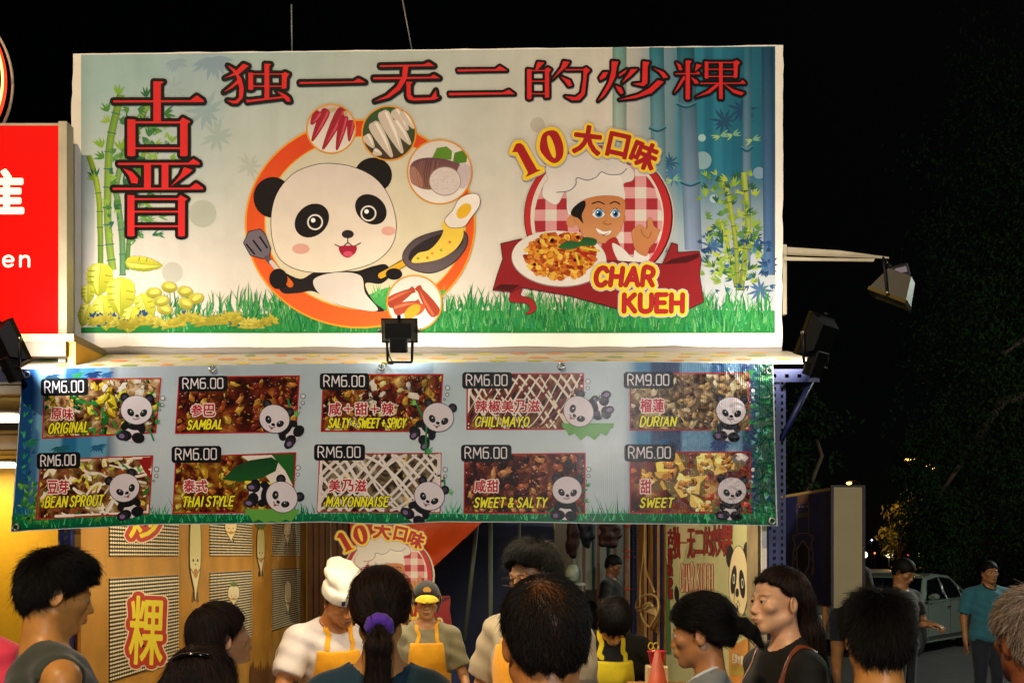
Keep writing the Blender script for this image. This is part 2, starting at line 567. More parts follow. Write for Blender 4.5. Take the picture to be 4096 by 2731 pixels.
# grey bamboo shadows, upper left and right
rl = random.Random(11)
def star(art, x, y, r, n, c, c2=None, a0=0, a1=6.28, w=.22):
    for k in range(n):
        an = a0 + (a1 - a0) * (k + rl.uniform(-.25, .25)) / n
        leaf(art, x, y, r * rl.uniform(.7, 1.1), r * w, an, c, c2)
for x, y, r, c in ((850, 205, 95, '#8ba6b8'), (820, 420, 90, '#98b0b6'), (870, 520, 80, '#a6b8b4'), (700, 215, 60, '#93abb8'), (690, 330, 60, '#a0b6b8'), (1000, 640, 60, '#b8bcb4')):
    star(a, x, y + 25, r, 10, c, a0=0.15 if y < 260 else 0, a1=3.0 if y < 260 else 6.28)
for x, y, r, c in ((2968, 440, 62, '#1f4a6e'), (2896, 486, 58, '#234f70'), (2990, 470, 40, '#2c5f7c'), (2680, 650, 42, '#2a5c7c'), (2690, 700, 50, '#44749a'), (3010, 980, 52, '#2b5788'), (3070, 1060, 60, '#27486e'), (2850, 985, 50, '#3a5f94'), (3040, 1160, 56, '#4a6c94'), (3020, 950, 40, '#2c5078')):
    star(a, x, y, r, 11, c, w=.2)
a.build('background_print', M_UP, banner)

# ---- blue bamboo trunks
a = Art(pl, 4)
for (xt, xb, w, c1, c2, yb) in ((2626, 2640, 58, '#2a7284', '#90b0bc', 1010), (2742, 2774, 70, '#1a6070', '#8496b4', 1000), (2990, 2985, 34, '#2a6c80', '#8094b0', 1080), (2478, 2478, 56, '#6d9a94', '#b6bdae', 720), (3070, 3078, 46, '#1b4a66', '#5474a0', 1100)):
    N = 16
    pts, cc = [], []
    for i in range(N + 1):
        t = i / N; y = 190 + (yb - 190) * t; x = xt + (xb - xt) * t
        for s, sh in ((-.5, .72), (-.2, 1.12), (.1, 1), (.5, .62)):
            pts.append((x + s * w, y)); cc.append(tuple(q * sh for q in mixc(lin(c1), lin(c2), t)))
    a.tri(pts, [(4 * i + k, 4 * i + k + 1, 4 * i + k + 5, 4 * i + k + 4) for i in range(N) for k in range(3)], cc)
a.level = 5
for x, y, w in ((2746, 425, 72), (2762, 738, 72), (2630, 520, 62), (2988, 600, 40)):
    a.stroke(smooth_path([(x - w * .52, y - 6), (x, y + 6), (x + w * .52, y - 8)], 4), 7, '#15506a')
    a.stroke(smooth_path([(x - w * .52, y - 14), (x, y - 2), (x + w * .52, y - 16)], 4), 4, '#4f93a2')
# greener bamboo in front of the blue wood
a.level = 6
G1, G2, G3 = '#9cb14a', '#5f8a33', '#2f5a35'
def stalk(art, pts, w, c1, c2, dark='#2f6a5a', node=70):
    pts = smooth_path(pts, 5)
    acc = 0
    for i in range(len(pts) - 1):
        p, q = pts[i], pts[i + 1]
        d = math.hypot(q[0] - p[0], q[1] - p[1]); nx, ny = -(q[1] - p[1]) / d * w / 2, (q[0] - p[0]) / d * w / 2
        t = i / len(pts)
        cA = mixc(lin(c1), lin(c2), t)
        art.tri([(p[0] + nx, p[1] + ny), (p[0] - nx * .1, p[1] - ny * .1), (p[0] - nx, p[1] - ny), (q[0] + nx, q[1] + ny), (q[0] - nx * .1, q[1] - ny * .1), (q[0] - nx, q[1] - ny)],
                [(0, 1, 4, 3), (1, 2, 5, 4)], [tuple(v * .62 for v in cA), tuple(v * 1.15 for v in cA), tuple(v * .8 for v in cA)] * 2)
        acc += d
        if acc > node:
            acc = 0
            art.level += 1
            art.stroke([(q[0] + nx * 1.12, q[1] + ny * 1.12), (q[0] - nx * 1.12, q[1] - ny * 1.12)], max(3, w * .16), dark)
            art.level -= 1
def sprig(art, x, y, s, ang, c, n=4):
    for k in range(n):
        leaf(art, x, y, s * rl.uniform(.75, 1.1), s * .2, ang + (k - (n - 1) / 2) * .42 + rl.uniform(-.1, .1), c)
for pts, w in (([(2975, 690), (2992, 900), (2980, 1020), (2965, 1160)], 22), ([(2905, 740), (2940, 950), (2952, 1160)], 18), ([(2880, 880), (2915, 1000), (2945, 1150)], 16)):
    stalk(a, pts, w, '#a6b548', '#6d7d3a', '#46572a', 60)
for k in range(190):
    t = rl.random(); x = 2810 + rl.uniform(0, 220); y = rl.uniform(690, 1130)
    if abs(x - 2945) < 60 + (y - 690) * .1 or rl.random() < .35:
        sprig(a, x, y, rl.uniform(26, 44), rl.uniform(-2.8, -.3) if y < 900 else rl.uniform(-3.2, .3), rl.choice(['#a9bb3f', '#8fae3c', '#5b8a35', '#7c9a3b', '#2d5a40']), 3)
for k in range(60):
    sprig(a, rl.uniform(2800, 3080), rl.uniform(930, 1160), rl.uniform(22, 36), rl.uniform(0, 6.28), rl.choice(['#2a4f80', '#35608c', '#24466e', '#4a7a94']), 3)
for x, y in ((2930, 540), (3010, 560), (2880, 545), (2690, 720)):
    sprig(a, x, y, 40, -.3, '#7fae92', 3); sprig(a, x, y, 36, 2.8, '#9dbf82', 3)
a.build('blue_bamboo_print', M_UP, banner)

# ---- green bamboo at the left end
a = Art(pl, 6)
ct = T(0, 150, 2.0909)
def S1(*p): return ct(p)
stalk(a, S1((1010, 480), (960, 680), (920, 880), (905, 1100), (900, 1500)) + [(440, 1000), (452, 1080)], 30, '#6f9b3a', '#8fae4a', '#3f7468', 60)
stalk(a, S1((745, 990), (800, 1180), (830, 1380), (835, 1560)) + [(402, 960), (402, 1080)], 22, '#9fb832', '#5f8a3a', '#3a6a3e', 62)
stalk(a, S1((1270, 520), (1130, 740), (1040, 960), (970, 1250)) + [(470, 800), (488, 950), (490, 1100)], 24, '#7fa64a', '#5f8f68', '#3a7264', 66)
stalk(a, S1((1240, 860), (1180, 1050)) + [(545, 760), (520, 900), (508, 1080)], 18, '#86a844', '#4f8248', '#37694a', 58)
a.level = 9
for x, y, s, an in ((990, 480, 62, -1.6), (905, 620, 60, -2.0), (915, 705, 50, -2.6), (855, 920, 66, -2.0), (870, 1010, 58, -2.5), (1010, 940, 66, -1.6), (1225, 500, 60, -1.7), (800, 1170, 60, -1.9), (800, 1190, 56, -2.4), (1240, 830, 56, -1.3), (1440, 880, 50, -1.5), (1370, 640, 70, -.1), (1150, 600, 56, .2), (1080, 590, 50, 2.6), (1180, 720, 60, -.9), (1300, 960, 60, -2.2), (1330, 1060, 56, .8), (1030, 1230, 60, -.9), (1190, 1380, 64, -.2), (1180, 1500, 52, -.6), (960, 1440, 54, -.9), (1210, 1000, 50, 2.2), (1420, 1000, 44, .1), (1000, 700, 50, -.1), (1260, 760, 44, -.4), (1110, 1130, 50, 1.7), (1400, 1120, 40, .3)):
    q = S1((x, y))[0]
    sprig(a, q[0], q[1], s / 1.35, an, rl.choice(['#4f8a34', '#7fae2f', '#3f7a3a', '#93b83a', '#2f6a44']), 4)
for k in range(120):
    y = rl.uniform(480, 960); x = rl.uniform(470, 690) - (y - 480) * .12
    sprig(a, x, y, rl.uniform(22, 44), rl.uniform(0, 6.28), rl.choice(['#5f9a3c', '#8fb848', '#3f7a4a', '#6fa060', '#2f6a58', '#4f8a34']), 3)
a.build('green_bamboo_print', M_UP, banner, kind='stuff')

# ---- grass strip
a = Art(pl, 10)
rg = random.Random(8)
a.poly([(324, 1332), (324, 1310), (700, 1290), (900, 1262), (1200, 1250), (1700, 1245), (2000, 1240), (2400, 1236), (3099, 1242), (3099, 1332)], '#3a9a4e', '#1a7a34')
a.level = 11
for k in range(2300):
    x = rg.uniform(640, 3092)
    if x < 1000 and rg.random() < .45: continue
    b = rg.uniform(1222, 1331)
    h = rg.uniform(24, 78) * (1.0 if b > 1262 else 1.25) * (1 + .25 * math.sin(x * .011) * math.sin(x * .037))
    lean = rg.uniform(-.45, .45)
    w = rg.uniform(2.0, 4.5)
    t = (x + lean * h, b - h)
    if t[0] > 3097: continue
    mid = (x + lean * h * .35, b - h * .6)
    a.tri([(x - w, b), (x + w, b), (mid[0] + w * .6, mid[1]), (mid[0] - w * .6, mid[1]), t], [(0, 1, 2, 3), (3, 2, 4)], rg.choice(['#2a8a44', '#369a4e', '#1f7838', '#479a4a', '#17683a', '#68ac6c', '#2a8f56']))
    if a.n % 97 == 0 and a.level < 14: a.level += 0.2
a.build('grass_print', M_UP, banner)

# ---- yellow-green leaves, lower left
a = Art(pl, 15)
c5 = T(0, 850, 1.96)
def big_leaf(art, x, y, L, w, ang, c1='#e0d84a', c2='#8f9a24', cut=True):
    c, s = math.cos(ang), math.sin(ang)
    up = [(0, 0), (.06, .3), (.2, .47), (.3, .44), (.33, .5), (.45, .46), (.5, .5), (.6, .42), (.66, .42), (.78, .28), (.84, .26), (1, 0)]
    lo = [(u, -v) for u, v in up[1:-1]][::-1]
    fn = lambda u, v: (x + u * L * c - v * w * s, y + u * L * s + v * w * c)
    P = [fn(u, v) for u, v in up + lo]
    art.poly(P, c1, c2)
    art.level += 1
    art.poly([fn(u, v) for u, v in ((.02, 0), (.15, .3), (.5, .3), (.95, 0), (.5, .04))], '#efe878', '#d3cf4a')
    art.stroke([fn(0, 0), fn(.95, 0)], 2.5, '#a8a83a')
    if cut:
        for u, sg in ((.25, 1), (.42, 1), (.58, 1), (.35, -1), (.55, -1)):
            art.stroke([fn(u, sg * .2), fn(u + .02, sg * .42)], 4.5, '#8e9a2a')
    art.level -= 1
for (x, y, L, w, an) in ((790, 395, 265, 215, 1.65), (690, 560, 165, 110, 1.6), (700, 715, 190, 130, 1.9), (800, 645, 285, 180, 1.45), (1100, 635, 240, 160, 1.2), (1040, 735, 215, 190, 1.75), (950, 505, 310, 235, 1.6), (980, 390, 300, 120, .1)):
    q = c5([(x, y)])[0]
    big_leaf(a, q[0], q[1], L / 1.96, w / 1.96, an)
    a.level += .4
a.level = 19
for x, y in ((1205, 630), (1325, 585), (1450, 620), (1535, 675), (1265, 695), (1455, 715), (1290, 760)):
    q = c5([(x, y)])[0]
    a.stroke([q, c5([(1345, 810)])[0]], 2, '#5a8a3a')
    a.level += 1
    a.circle(q[0], q[1], 32, '#c8c04c', ry=22, rot=rl.uniform(-.5, .5), col2='#8f8a2c')
    a.circle(q[0] + 3, q[1] - 4, 20, '#d8d062', ry=10, rot=rl.uniform(-.5, .5))
    a.level -= 1
a.level = 21
for k in range(20):
    x = rl.uniform(680, 2160); y = rl.uniform(800, 930)
    q = c5([(x, y)])[0]
    star(a, q[0], min(q[1], 1300), 30, 7, '#1f4a7a', w=.4, a0=-3.1, a1=.2)
a.level = 22
for k in range(30):
    x = 730 + k * 48 + rl.uniform(-14, 14); y = 880 - 22 * math.sin(k * .9) + rl.uniform(-15, 10) - (k > 14 and k < 24) * 25
    q = c5([(x, y)])[0]
    star(a, q[0], min(q[1], 1305), 40, 8, rl.choice(['#c9b93f', '#b3a83a', '#d6c957', '#a39a30']), '#8a8428', w=.36, a0=-3.4, a1=.6)
a.build('leaf_print', M_UP, banner)

# ---- the red title
RED, BLK = '#e02a2c', '#120d0e'
def hz(x0, x1, y, t=7, e=46, h=24, rise=0):      # thin level stroke ending in a wedge
    return [(x0, y), (x0 + 3, y + t * 1.2), (x1 - e, y + t + rise), (x1, y + t + rise), (x1 - 4, y + rise - 3), (x1 - e * .55, y - h + rise), (x1 - e * 1.02, y - 1 + rise)]
def vt(x, y0, y1, w, cap=12):                    # thick upright with a small head
    return [(x, y0), (x + w + cap, y0 + 3), (x + w + cap * .6, y0 + 14), (x + w, y0 + 22), (x + w, y1), (x + w * .5, y1 + 5), (x, y1)]
def bar(x0, x1, y, t=12): return [(x0, y), (x1, y), (x1, y + t), (x0, y + t)]
def box_r(x, y0, y1, w):                          # right-hand upright of a box, with a shoulder
    return [(x, y0), (x + w * .35, y0 - 22), (x + w + 22, y0 + 12), (x + w, y0 + 30), (x + w, y1), (x + w * .5, y1 + 6), (x, y1)]
def title(name, crop, strokes, w=26):
    A = Art(pl, 25)
    s = 1.0
    polys = [crop(p) for p in strokes]
    A.outlined(polys, RED, BLK, w)
    A.build('printed_character', M_UP, banner, label=name)
cA, cB = T(850, 200, 2.24), T(1750, 200, 1.68)
title('the character gu', ct, [hz(945, 1705, 528, 14, 110, 42), vt(1283, 368, 715, 62, 28), bar(1110, 1530, 703, 16), vt(1066, 685, 990, 66, 0), box_r(1507, 693, 990, 62), bar(1130, 1520, 920, 14)])
title('the character jin', ct, [hz(985, 1670, 1050, 14, 95, 34), [(1030, 1095), (1105, 1125), (1155, 1180), (1150, 1222), (1100, 1218), (1080, 1160)], bar(1205, 1262, 1055, 215), bar(1352, 1408, 1055, 215),
      [(1540, 1085), (1612, 1108), (1588, 1130), (1430, 1245), (1510, 1150)], hz(942, 1700, 1258, 14, 110, 42), vt(1066, 1318, 1660, 58, 0), box_r(1490, 1340, 1660, 56), bar(1110, 1500, 1345, 14), bar(1120, 1500, 1450, 14), bar(1120, 1500, 1572, 14)])
title('the character du', cA, [[(135, 140), (200, 175), (260, 260), (280, 350), (270, 430), (225, 480), (180, 480), (130, 452), (200, 458), (238, 430), (240, 340), (215, 240), (175, 185)],
      [(275, 125), (325, 145), (240, 215), (105, 255), (190, 210)], [(225, 270), (245, 285), (180, 340), (98, 382), (160, 330)], vt(322, 205, 355, 42, 0), bar(360, 640, 213, 9), [(622, 215), (650, 200), (688, 218), (665, 250), (662, 345), (622, 350)], bar(360, 630, 322, 9),
      vt(466, 125, 435, 42, 16), [(300, 445), (310, 472), (330, 468), (640, 430), (625, 418), (320, 450)], [(578, 370), (650, 400), (690, 430), (700, 465), (665, 462), (640, 430)]], 26)
title('the character yi', cA, [[(778, 290), (1262, 284), (1308, 258), (1372, 292), (780, 305)]])
title('the character wu', cA, [[(1498, 140), (1890, 132), (1938, 112), (1990, 146), (1500, 154)], [(1440, 248), (1948, 243), (1985, 222), (2038, 256), (1442, 265)],
      [(1708, 145), (1755, 145), (1740, 260), (1680, 360), (1580, 430), (1450, 462), (1560, 410), (1650, 330), (1700, 240)],
      [(1738, 285), (1795, 290), (1775, 310), (1775, 400), (1800, 432), (1960, 428), (2002, 362), (2008, 420), (2030, 430), (1985, 448), (1800, 456), (1755, 445), (1740, 415)]])
title('the character er', cB, [[(133, 132), (390, 130), (418, 108), (468, 140), (135, 146)], [(75, 290), (440, 286), (480, 268), (520, 298), (78, 306)]], 20)
title('the character de', cB, [[(672, 82), (718, 86), (672, 136), (655, 140)], vt(602, 130, 328, 30, 0), bar(630, 730, 136, 7), [(722, 130), (742, 118), (765, 132), (750, 150), (750, 320), (722, 322)], bar(630, 724, 208, 7), bar(630, 724, 292, 7),
      [(845, 76), (888, 82), (870, 110), (770, 200), (830, 120)], bar(860, 990, 130, 8), [(982, 128), (1000, 118), (1026, 138), (1005, 160), (990, 300), (955, 338), (905, 340), (855, 312), (930, 318), (965, 290), (980, 200)], [(828, 180), (890, 205), (905, 240), (880, 246), (858, 215)]], 20)
title('the character chao', cB, [[(1170, 76), (1216, 80), (1205, 110), (1195, 180), (1160, 250), (1120, 310), (1078, 344), (1110, 290), (1150, 220), (1170, 140)], [(1112, 152), (1145, 150), (1130, 185), (1095, 205), (1088, 190)],
      [(1220, 165), (1275, 130), (1260, 155), (1222, 180)], [(1196, 240), (1235, 255), (1250, 290), (1232, 298), (1212, 275)], [(1380, 78), (1425, 84), (1412, 110), (1410, 225), (1385, 245), (1312, 228), (1375, 222)], [(1300, 130), (1345, 130), (1300, 175), (1240, 222), (1280, 165)],
      [(1448, 122), (1520, 150), (1550, 185), (1520, 192), (1490, 150)], [(1480, 205), (1520, 215), (1440, 290), (1330, 325), (1220, 336), (1350, 300), (1430, 255)]], 20)
title('the character guo', cB, [[(1604, 85), (1632, 100), (1645, 135), (1625, 138)], [(1740, 95), (1778, 104), (1730, 145)], hz(1598, 1765, 158, 6, 26, 14), vt(1668, 72, 330, 28, 12), [(1655, 175), (1665, 190), (1620, 260), (1590, 290), (1625, 225)], [(1705, 185), (1745, 205), (1755, 225), (1730, 228)],
      vt(1796, 78, 190, 24, 0), bar(1815, 2000, 82, 7), [(1990, 78), (2012, 70), (2034, 86), (2018, 105), (2015, 186), (1992, 190)], bar(1815, 1995, 128, 6), bar(1815, 1995, 176, 7), bar(1892, 1916, 85, 245), hz(1765, 2070, 222, 6, 36, 18),
      [(1880, 225), (1890, 240), (1830, 290), (1735, 318), (1810, 280)], [(1920, 225), (1985, 265), (2062, 290), (2040, 305), (1990, 290)]], 20)

# ---- round orange emblem with food pictures and a panda
c2 = T(900, 350, 1.5682)
def P2(x, y): return (900 + x / 1.5682, 350 + y / 1.5682)
k = 1 / 1.5682
e = Art(pl, 24)
X, Y = P2(848, 855)
e.circle(X, Y, 462, '#e8a02a', ry=418, n=72); e.level += .6
e.circle(X, Y, 455, '#d8431c', ry=411, n=72, col2='#f2662a'); e.level += .6
X2, Y2 = P2(880, 850)
e.circle(X2, Y2, 404, '#e8a830', ry=348, n=72); e.level += .6
e.circle(X2, Y2, 399, '#cfc8b4', ry=343, n=72, col2='#e9d9b4'); e.level += .6
e.build('orange_ring_print', M_UP, banner)
g = Art(pl, 27)       # the lawn again inside the ring
g.poly([P2(*q) for q in ((900, 1300), (1010, 1255), (1250, 1262), (1390, 1275), (1300, 1370), (1100, 1400), (960, 1400))], '#5fae5a', '#2f9a48')
for i in range(70):
    x = rg.uniform(900, 1380); y = 1290 + rg.uniform(-10, 40); h = rg.uniform(30, 75); l = rg.uniform(-.4, .4)
    p0, p1, p2_ = P2(x - 4, y), P2(x + 4, y), P2(x + l * h, y - h)
    g.tri([p0, p1, p2_], [(0, 1, 2)], rg.choice(['#3fae55', '#2f9a48', '#6fbe6a']))
g.build('inner_grass_print', M_UP, banner)

def veg(art, x0, y0, x1, y1, w, c, c2, tip=.25):
    N = 8; pts = []
    dx, dy = x1 - x0, y1 - y0; L = math.hypot(dx, dy); nx, ny = -dy / L, dx / L
    prof = [(.0, .55), (.06, .9), (.18, 1), (.4, .92), (.65, .7), (.85, .45), (.97, tip), (1, 0)]
    for s in (1, -1):
        seq = prof if s == 1 else prof[::-1][1:]
        for t, r in seq:
            pts.append((x0 + dx * t + nx * s * r * w / 2, y0 + dy * t + ny * s * r * w / 2))
    art.poly([P2(*q) for q in pts], c)
    art.level += .3
    art.poly([P2(x0 + dx * t + nx * s * w, y0 + dy * t + ny * s * w) for t, s in ((.05, -.12), (.5, -.08), (.9, 0), (.5, -.3), (.06, -.34))], c2)
    art.level += .3
def clip_disc(art, x, y, r, bg1, bg2):
    X, Y = P2(x, y)
    art.circle(X, Y, (r + 6) * k, '#e39a2c', n=48); art.level += .5
    art.circle(X, Y, (r - 4) * k, bg1, n=48, col2=bg2); art.level += .5
def over_ring(art, x, y, r):
    """the print's rim drawn last, so that the contents end at it"""
    X, Y = P2(x, y); art.level += 1
    art.ring(X, Y, (r + 1) * k, 8 * k, '#e39a2c'); art.level += .5
d = Art(pl, 29)
clip_disc(d, 666, 260, 152, '#c6b6ae', '#e8ded6')
for q in ((640, 135, 545, 340, 62), (740, 130, 612, 392, 66), (752, 175, 700, 396, 60), (795, 205, 778, 340, 50), (590, 150, 540, 235, 60)):
    veg(d, q[0], q[1], q[2], q[3], q[4], '#9c1f30', '#cf4a5e')
d.poly([P2(*q) for q in ((645, 135), (690, 125), (700, 145), (660, 158))], '#b9a678'); d.poly([P2(*q) for q in ((745, 150), (770, 148), (768, 182), (748, 180))], '#b9a678')
over_ring(d, 666, 260, 152)
d.build('radish_picture', M_UP, banner)
d = Art(pl, 29)
clip_disc(d, 1028, 288, 168, '#2f5a34', '#4a3428')
for q in ((1060, 140, 1150, 270, 70), (1055, 210, 1165, 360, 72), (1110, 150, 1185, 260, 56), (985, 150, 1115, 415, 84), (925, 220, 1050, 440, 80), (880, 300, 935, 380, 60), (930, 400, 985, 420, 50)):
    veg(d, q[0], q[1], q[2], q[3], q[4], '#cfc0b2', '#efe6dc')
over_ring(d, 1028, 288, 168)
d.build('radish_picture', M_UP, banner, label='picture of white radishes in a round frame')
d = Art(pl, 29)
clip_disc(d, 1346, 530, 200, '#d9cfc8', '#ece4de')
d.poly([P2(*q) for q in ((1300, 440), (1330, 380), (1390, 370), (1425, 400), (1420, 455), (1350, 450))], '#5f8a2a'); d.level += .5
d.poly([P2(*q) for q in ((1430, 460), (1440, 410), (1490, 395), (1520, 420), (1515, 470), (1460, 478))], '#4f7f24'); d.level += .5
d.poly([P2(*q) for q in smooth_path([(1160, 500), (1200, 455), (1290, 440), (1400, 455), (1480, 490), (1440, 560), (1350, 600), (1300, 640), (1220, 630), (1165, 580)], 4, True)], '#6a4450', '#8a6048'); d.level += .5
d.poly([P2(*q) for q in smooth_path([(1160, 510), (1190, 500), (1230, 560), (1240, 625), (1200, 620), (1165, 590)], 4, True)], '#a8786a'); d.level += .5
for i in range(9): d.stroke([P2(1225 + i * 14, 462), P2(1200 + i * 16, 540), P2(1222 + i * 12, 625)], 2.2, rg.choice(['#4f2f34', '#a06a50', '#8a5a4a']))
d.level += .5
d.poly([P2(*q) for q in smooth_path([(1480, 480), (1540, 500), (1530, 600), (1480, 635), (1450, 560)], 4, True)], '#c9b9bc'); d.level += .5
d.circle(*P2(1380, 588), 101 * k, '#a08a84', ry=92 * k); d.level += .5
d.circle(*P2(1380, 588), 96 * k, '#d9ccc8', ry=86 * k); d.level += .5
for i in range(120):
    an, rr = rg.uniform(0, 6.28), 84 * math.sqrt(rg.random())
    d.circle(*P2(1380 + rr * math.cos(an), 588 + rr * .9 * math.sin(an)), 1.3, '#9a8484', n=5)
over_ring(d, 1346, 530, 200)
d.build('yam_picture', M_UP, banner)
d = Art(pl, 34)
clip_disc(d, 1188, 1350, 170, '#e2d6cc', '#f0e8e0')
veg(d, 1330, 1430, 1205, 1245, 78, '#a8422a', '#d06a48', .6)
veg(d, 1020, 1360, 1190, 1262, 76, '#a8442c', '#c96a48', .6)
veg(d, 1058, 1400, 1225, 1345, 74, '#b04a30', '#d87a52', .6)
d.circle(*P2(1200, 1395), 60 * k, '#c25a38', ry=34 * k, rot=-.5); d.level += .5
d.circle(*P2(1175, 1405), 60 * k, '#f0a830', ry=34 * k, rot=-.7)
over_ring(d, 1188, 1350, 170)
d.build('sweet_potato_picture', M_UP, banner)

# plain panda cub, a general one: round head, no costume
d = Art(pl, 30)
def shape(art, pts, c, c2=None, line=None, w=5, n=5, closed=True):
    q = smooth_path([P2(*p) for p in pts], n, closed)
    if line: art.stroke(q, w, line, closed=closed)
    art.level += .4; art.poly(q, c, c2); art.level += .4
shape(d, [(330, 1150), (470, 1200), (560, 1160), (700, 1150), (830, 1150), (930, 1120), (1010, 1110), (1040, 1170), (980, 1230), (880, 1230), (930, 1340), (1000, 1400), (880, 1400), (700, 1360), (560, 1280), (450, 1290), (350, 1280)], '#171315', '#2a2224')
shape(d, [(560, 1200), (700, 1160), (850, 1180), (880, 1290), (960, 1395), (840, 1392), (680, 1350), (580, 1280)], '#e0d6cc')
d.circle(*P2(300, 690), 122 * k, '#141012', ry=128 * k); d.circle(*P2(930, 550), 118 * k, '#141012', ry=110 * k); d.level += 1
shape(d, [(640, 478), (800, 500), (940, 570), (1030, 690), (1072, 850), (1050, 980), (960, 1080), (820, 1135), (640, 1160), (470, 1145), (350, 1080), (300, 960), (292, 800), (330, 660), (420, 550), (520, 500)], '#d9ccc4', '#f2e2cc', '#1a1416', 5)
d.level += 1
d.circle(*P2(545, 835), 118 * k, '#171214', ry=96 * k, rot=-.75); d.circle(*P2(915, 765), 108 * k, '#171214', ry=86 * k, rot=.7); d.level += .6
for x, y in ((565, 845), (900, 790)):
    d.circle(*P2(x, y), 50 * k, '#e8dfd6'); d.level += .5
    d.circle(*P2(x, y), 40 * k, '#120e10'); d.level += .5
    d.circle(*P2(x - 12, y - 12), 14 * k, '#ffffff'); d.level += .2
d.circle(*P2(770, 920), 38 * k, '#2c2326', ry=26 * k); d.level += .3
d.stroke([P2(*q) for q in smooth_path([(690, 985), (735, 1000), (770, 975), (805, 995), (850, 975)], 5)], 4, '#1a1416'); d.level += .5
d.stroke([P2(770, 940), P2(770, 975)], 4, '#1a1416'); d.level += .3
shape(d, [(715, 1000), (770, 992), (825, 998), (815, 1040), (770, 1068), (728, 1045)], '#a8203c')
d.circle(*P2(772, 1044), 30 * k, '#d8506a', ry=18 * k)
d.circle(*P2(476, 1012), 55 * k, '#e0a898', ry=32 * k); d.circle(*P2(1025, 900), 44 * k, '#e0a898', ry=28 * k)
d.level += .5
# turner and frying pan
q = [(118, 975), (150, 905), (220, 890), (250, 920), (285, 1010), (275, 1060), (235, 1072), (160, 1050)]
d.stroke([P2(*v) for v in q], 6, '#161214', closed=True); d.level += .5
d.poly([P2(*v) for v in q], '#6f6670'); d.level += .5
for sx in (0, 45, 88):
    d.stroke([P2(135 + sx * .95, 985 - sx * .55), P2(185 + sx * .9, 1045 - sx * .45)], 7, '#161214')
d.stroke([P2(262, 1068), P2(290, 1100)], 20, '#575058'); d.stroke([P2(290, 1095), P2(345, 1160)], 17, '#cfc6c2')
d.level += .5; d.stroke([P2(340, 1155), P2(410, 1235)], 26, '#d9641e'); d.level += .5
d.circle(*P2(335, 1200), 58 * k, '#171214', ry=64 * k); d.level += .5
d.stroke([P2(975, 1185), P2(1140, 1090)], 30, '#171214'); d.level += .5; d.stroke([P2(978, 1180), P2(1140, 1092)], 24, '#e0aa2a'); d.level += .5
d.circle(*P2(1060, 1170), 52 * k, '#171214', ry=36 * k); d.level += .5
shape(d, [(1118, 1080), (1130, 1020), (1200, 950), (1330, 905), (1460, 890), (1515, 925), (1510, 1000), (1440, 1090), (1340, 1150), (1250, 1160), (1160, 1130)], '#4a3e42', '#6a5c60', '#161214', 6)
shape(d, [(1150, 1075), (1180, 1010), (1290, 940), (1420, 905), (1490, 930), (1480, 990), (1400, 1050), (1280, 1090), (1190, 1095)], '#2f2629')
shape(d, [(1170, 1095), (1210, 1040), (1280, 1020), (1340, 960), (1370, 900), (1360, 860), (1400, 820), (1480, 850), (1495, 930), (1450, 1010), (1360, 1070), (1260, 1095)], '#e8c23a', '#f0cf5a')
shape(d, [(1400, 870), (1380, 830), (1430, 770), (1470, 700), (1540, 668), (1590, 680), (1595, 740), (1540, 820), (1500, 870), (1440, 880)], '#f4ece4', '#e8dcd2', '#161214', 4)
d.circle(*P2(1498, 775), 56 * k, '#e6b42a', ry=36 * k, rot=-.8)
for x, y, c in ((1410, 970, '#d8742a'), (1355, 1020, '#8faa3a'), (1270, 1068, '#d8742a'), (1210, 1072, '#8faa3a'), (1300, 1040, '#e09a2a')): d.circle(*P2(x, y), 9 * k, c)
d.build('panda_print', M_UP, banner)

# ---- the cook emblem, also used for the cut-out board inside
def checks(art, ring, cell, cols, P):
    """gingham squares clipped to an ellipse"""
    cx, cy, rx, ry = ring
    nx = int(rx * 2 / cell) + 2
    for i in range(nx):
        for j in range(int(ry * 2 / cell) + 2):
            x0, y0 = cx - rx + i * cell, cy - ry + j * cell
            if (i + j) % 2 and i % 2: c = cols[1]
            elif i % 2 == 0 and j % 2 == 0: c = cols[0]
            elif i % 2 == 0 or j % 2 == 0: c = cols[1]
            else: continue
            q = [(x0, y0), (x0 + cell, y0), (x0 + cell, y0 + cell), (x0, y0 + cell)]
            q = [p for p in q]
            out = []
            for (x, y) in q:
                r = math.hypot((x - cx) / rx, (y - cy) / ry)
                out.append((x, y) if r <= 1 else (cx + (x - cx) / r, cy + (y - cy) / r))
            if sum(1 for (x, y), (u, v) in zip(q, out) if (x, y) == (u, v)) >= 1:
                art.poly([P(*p) for p in out], c)

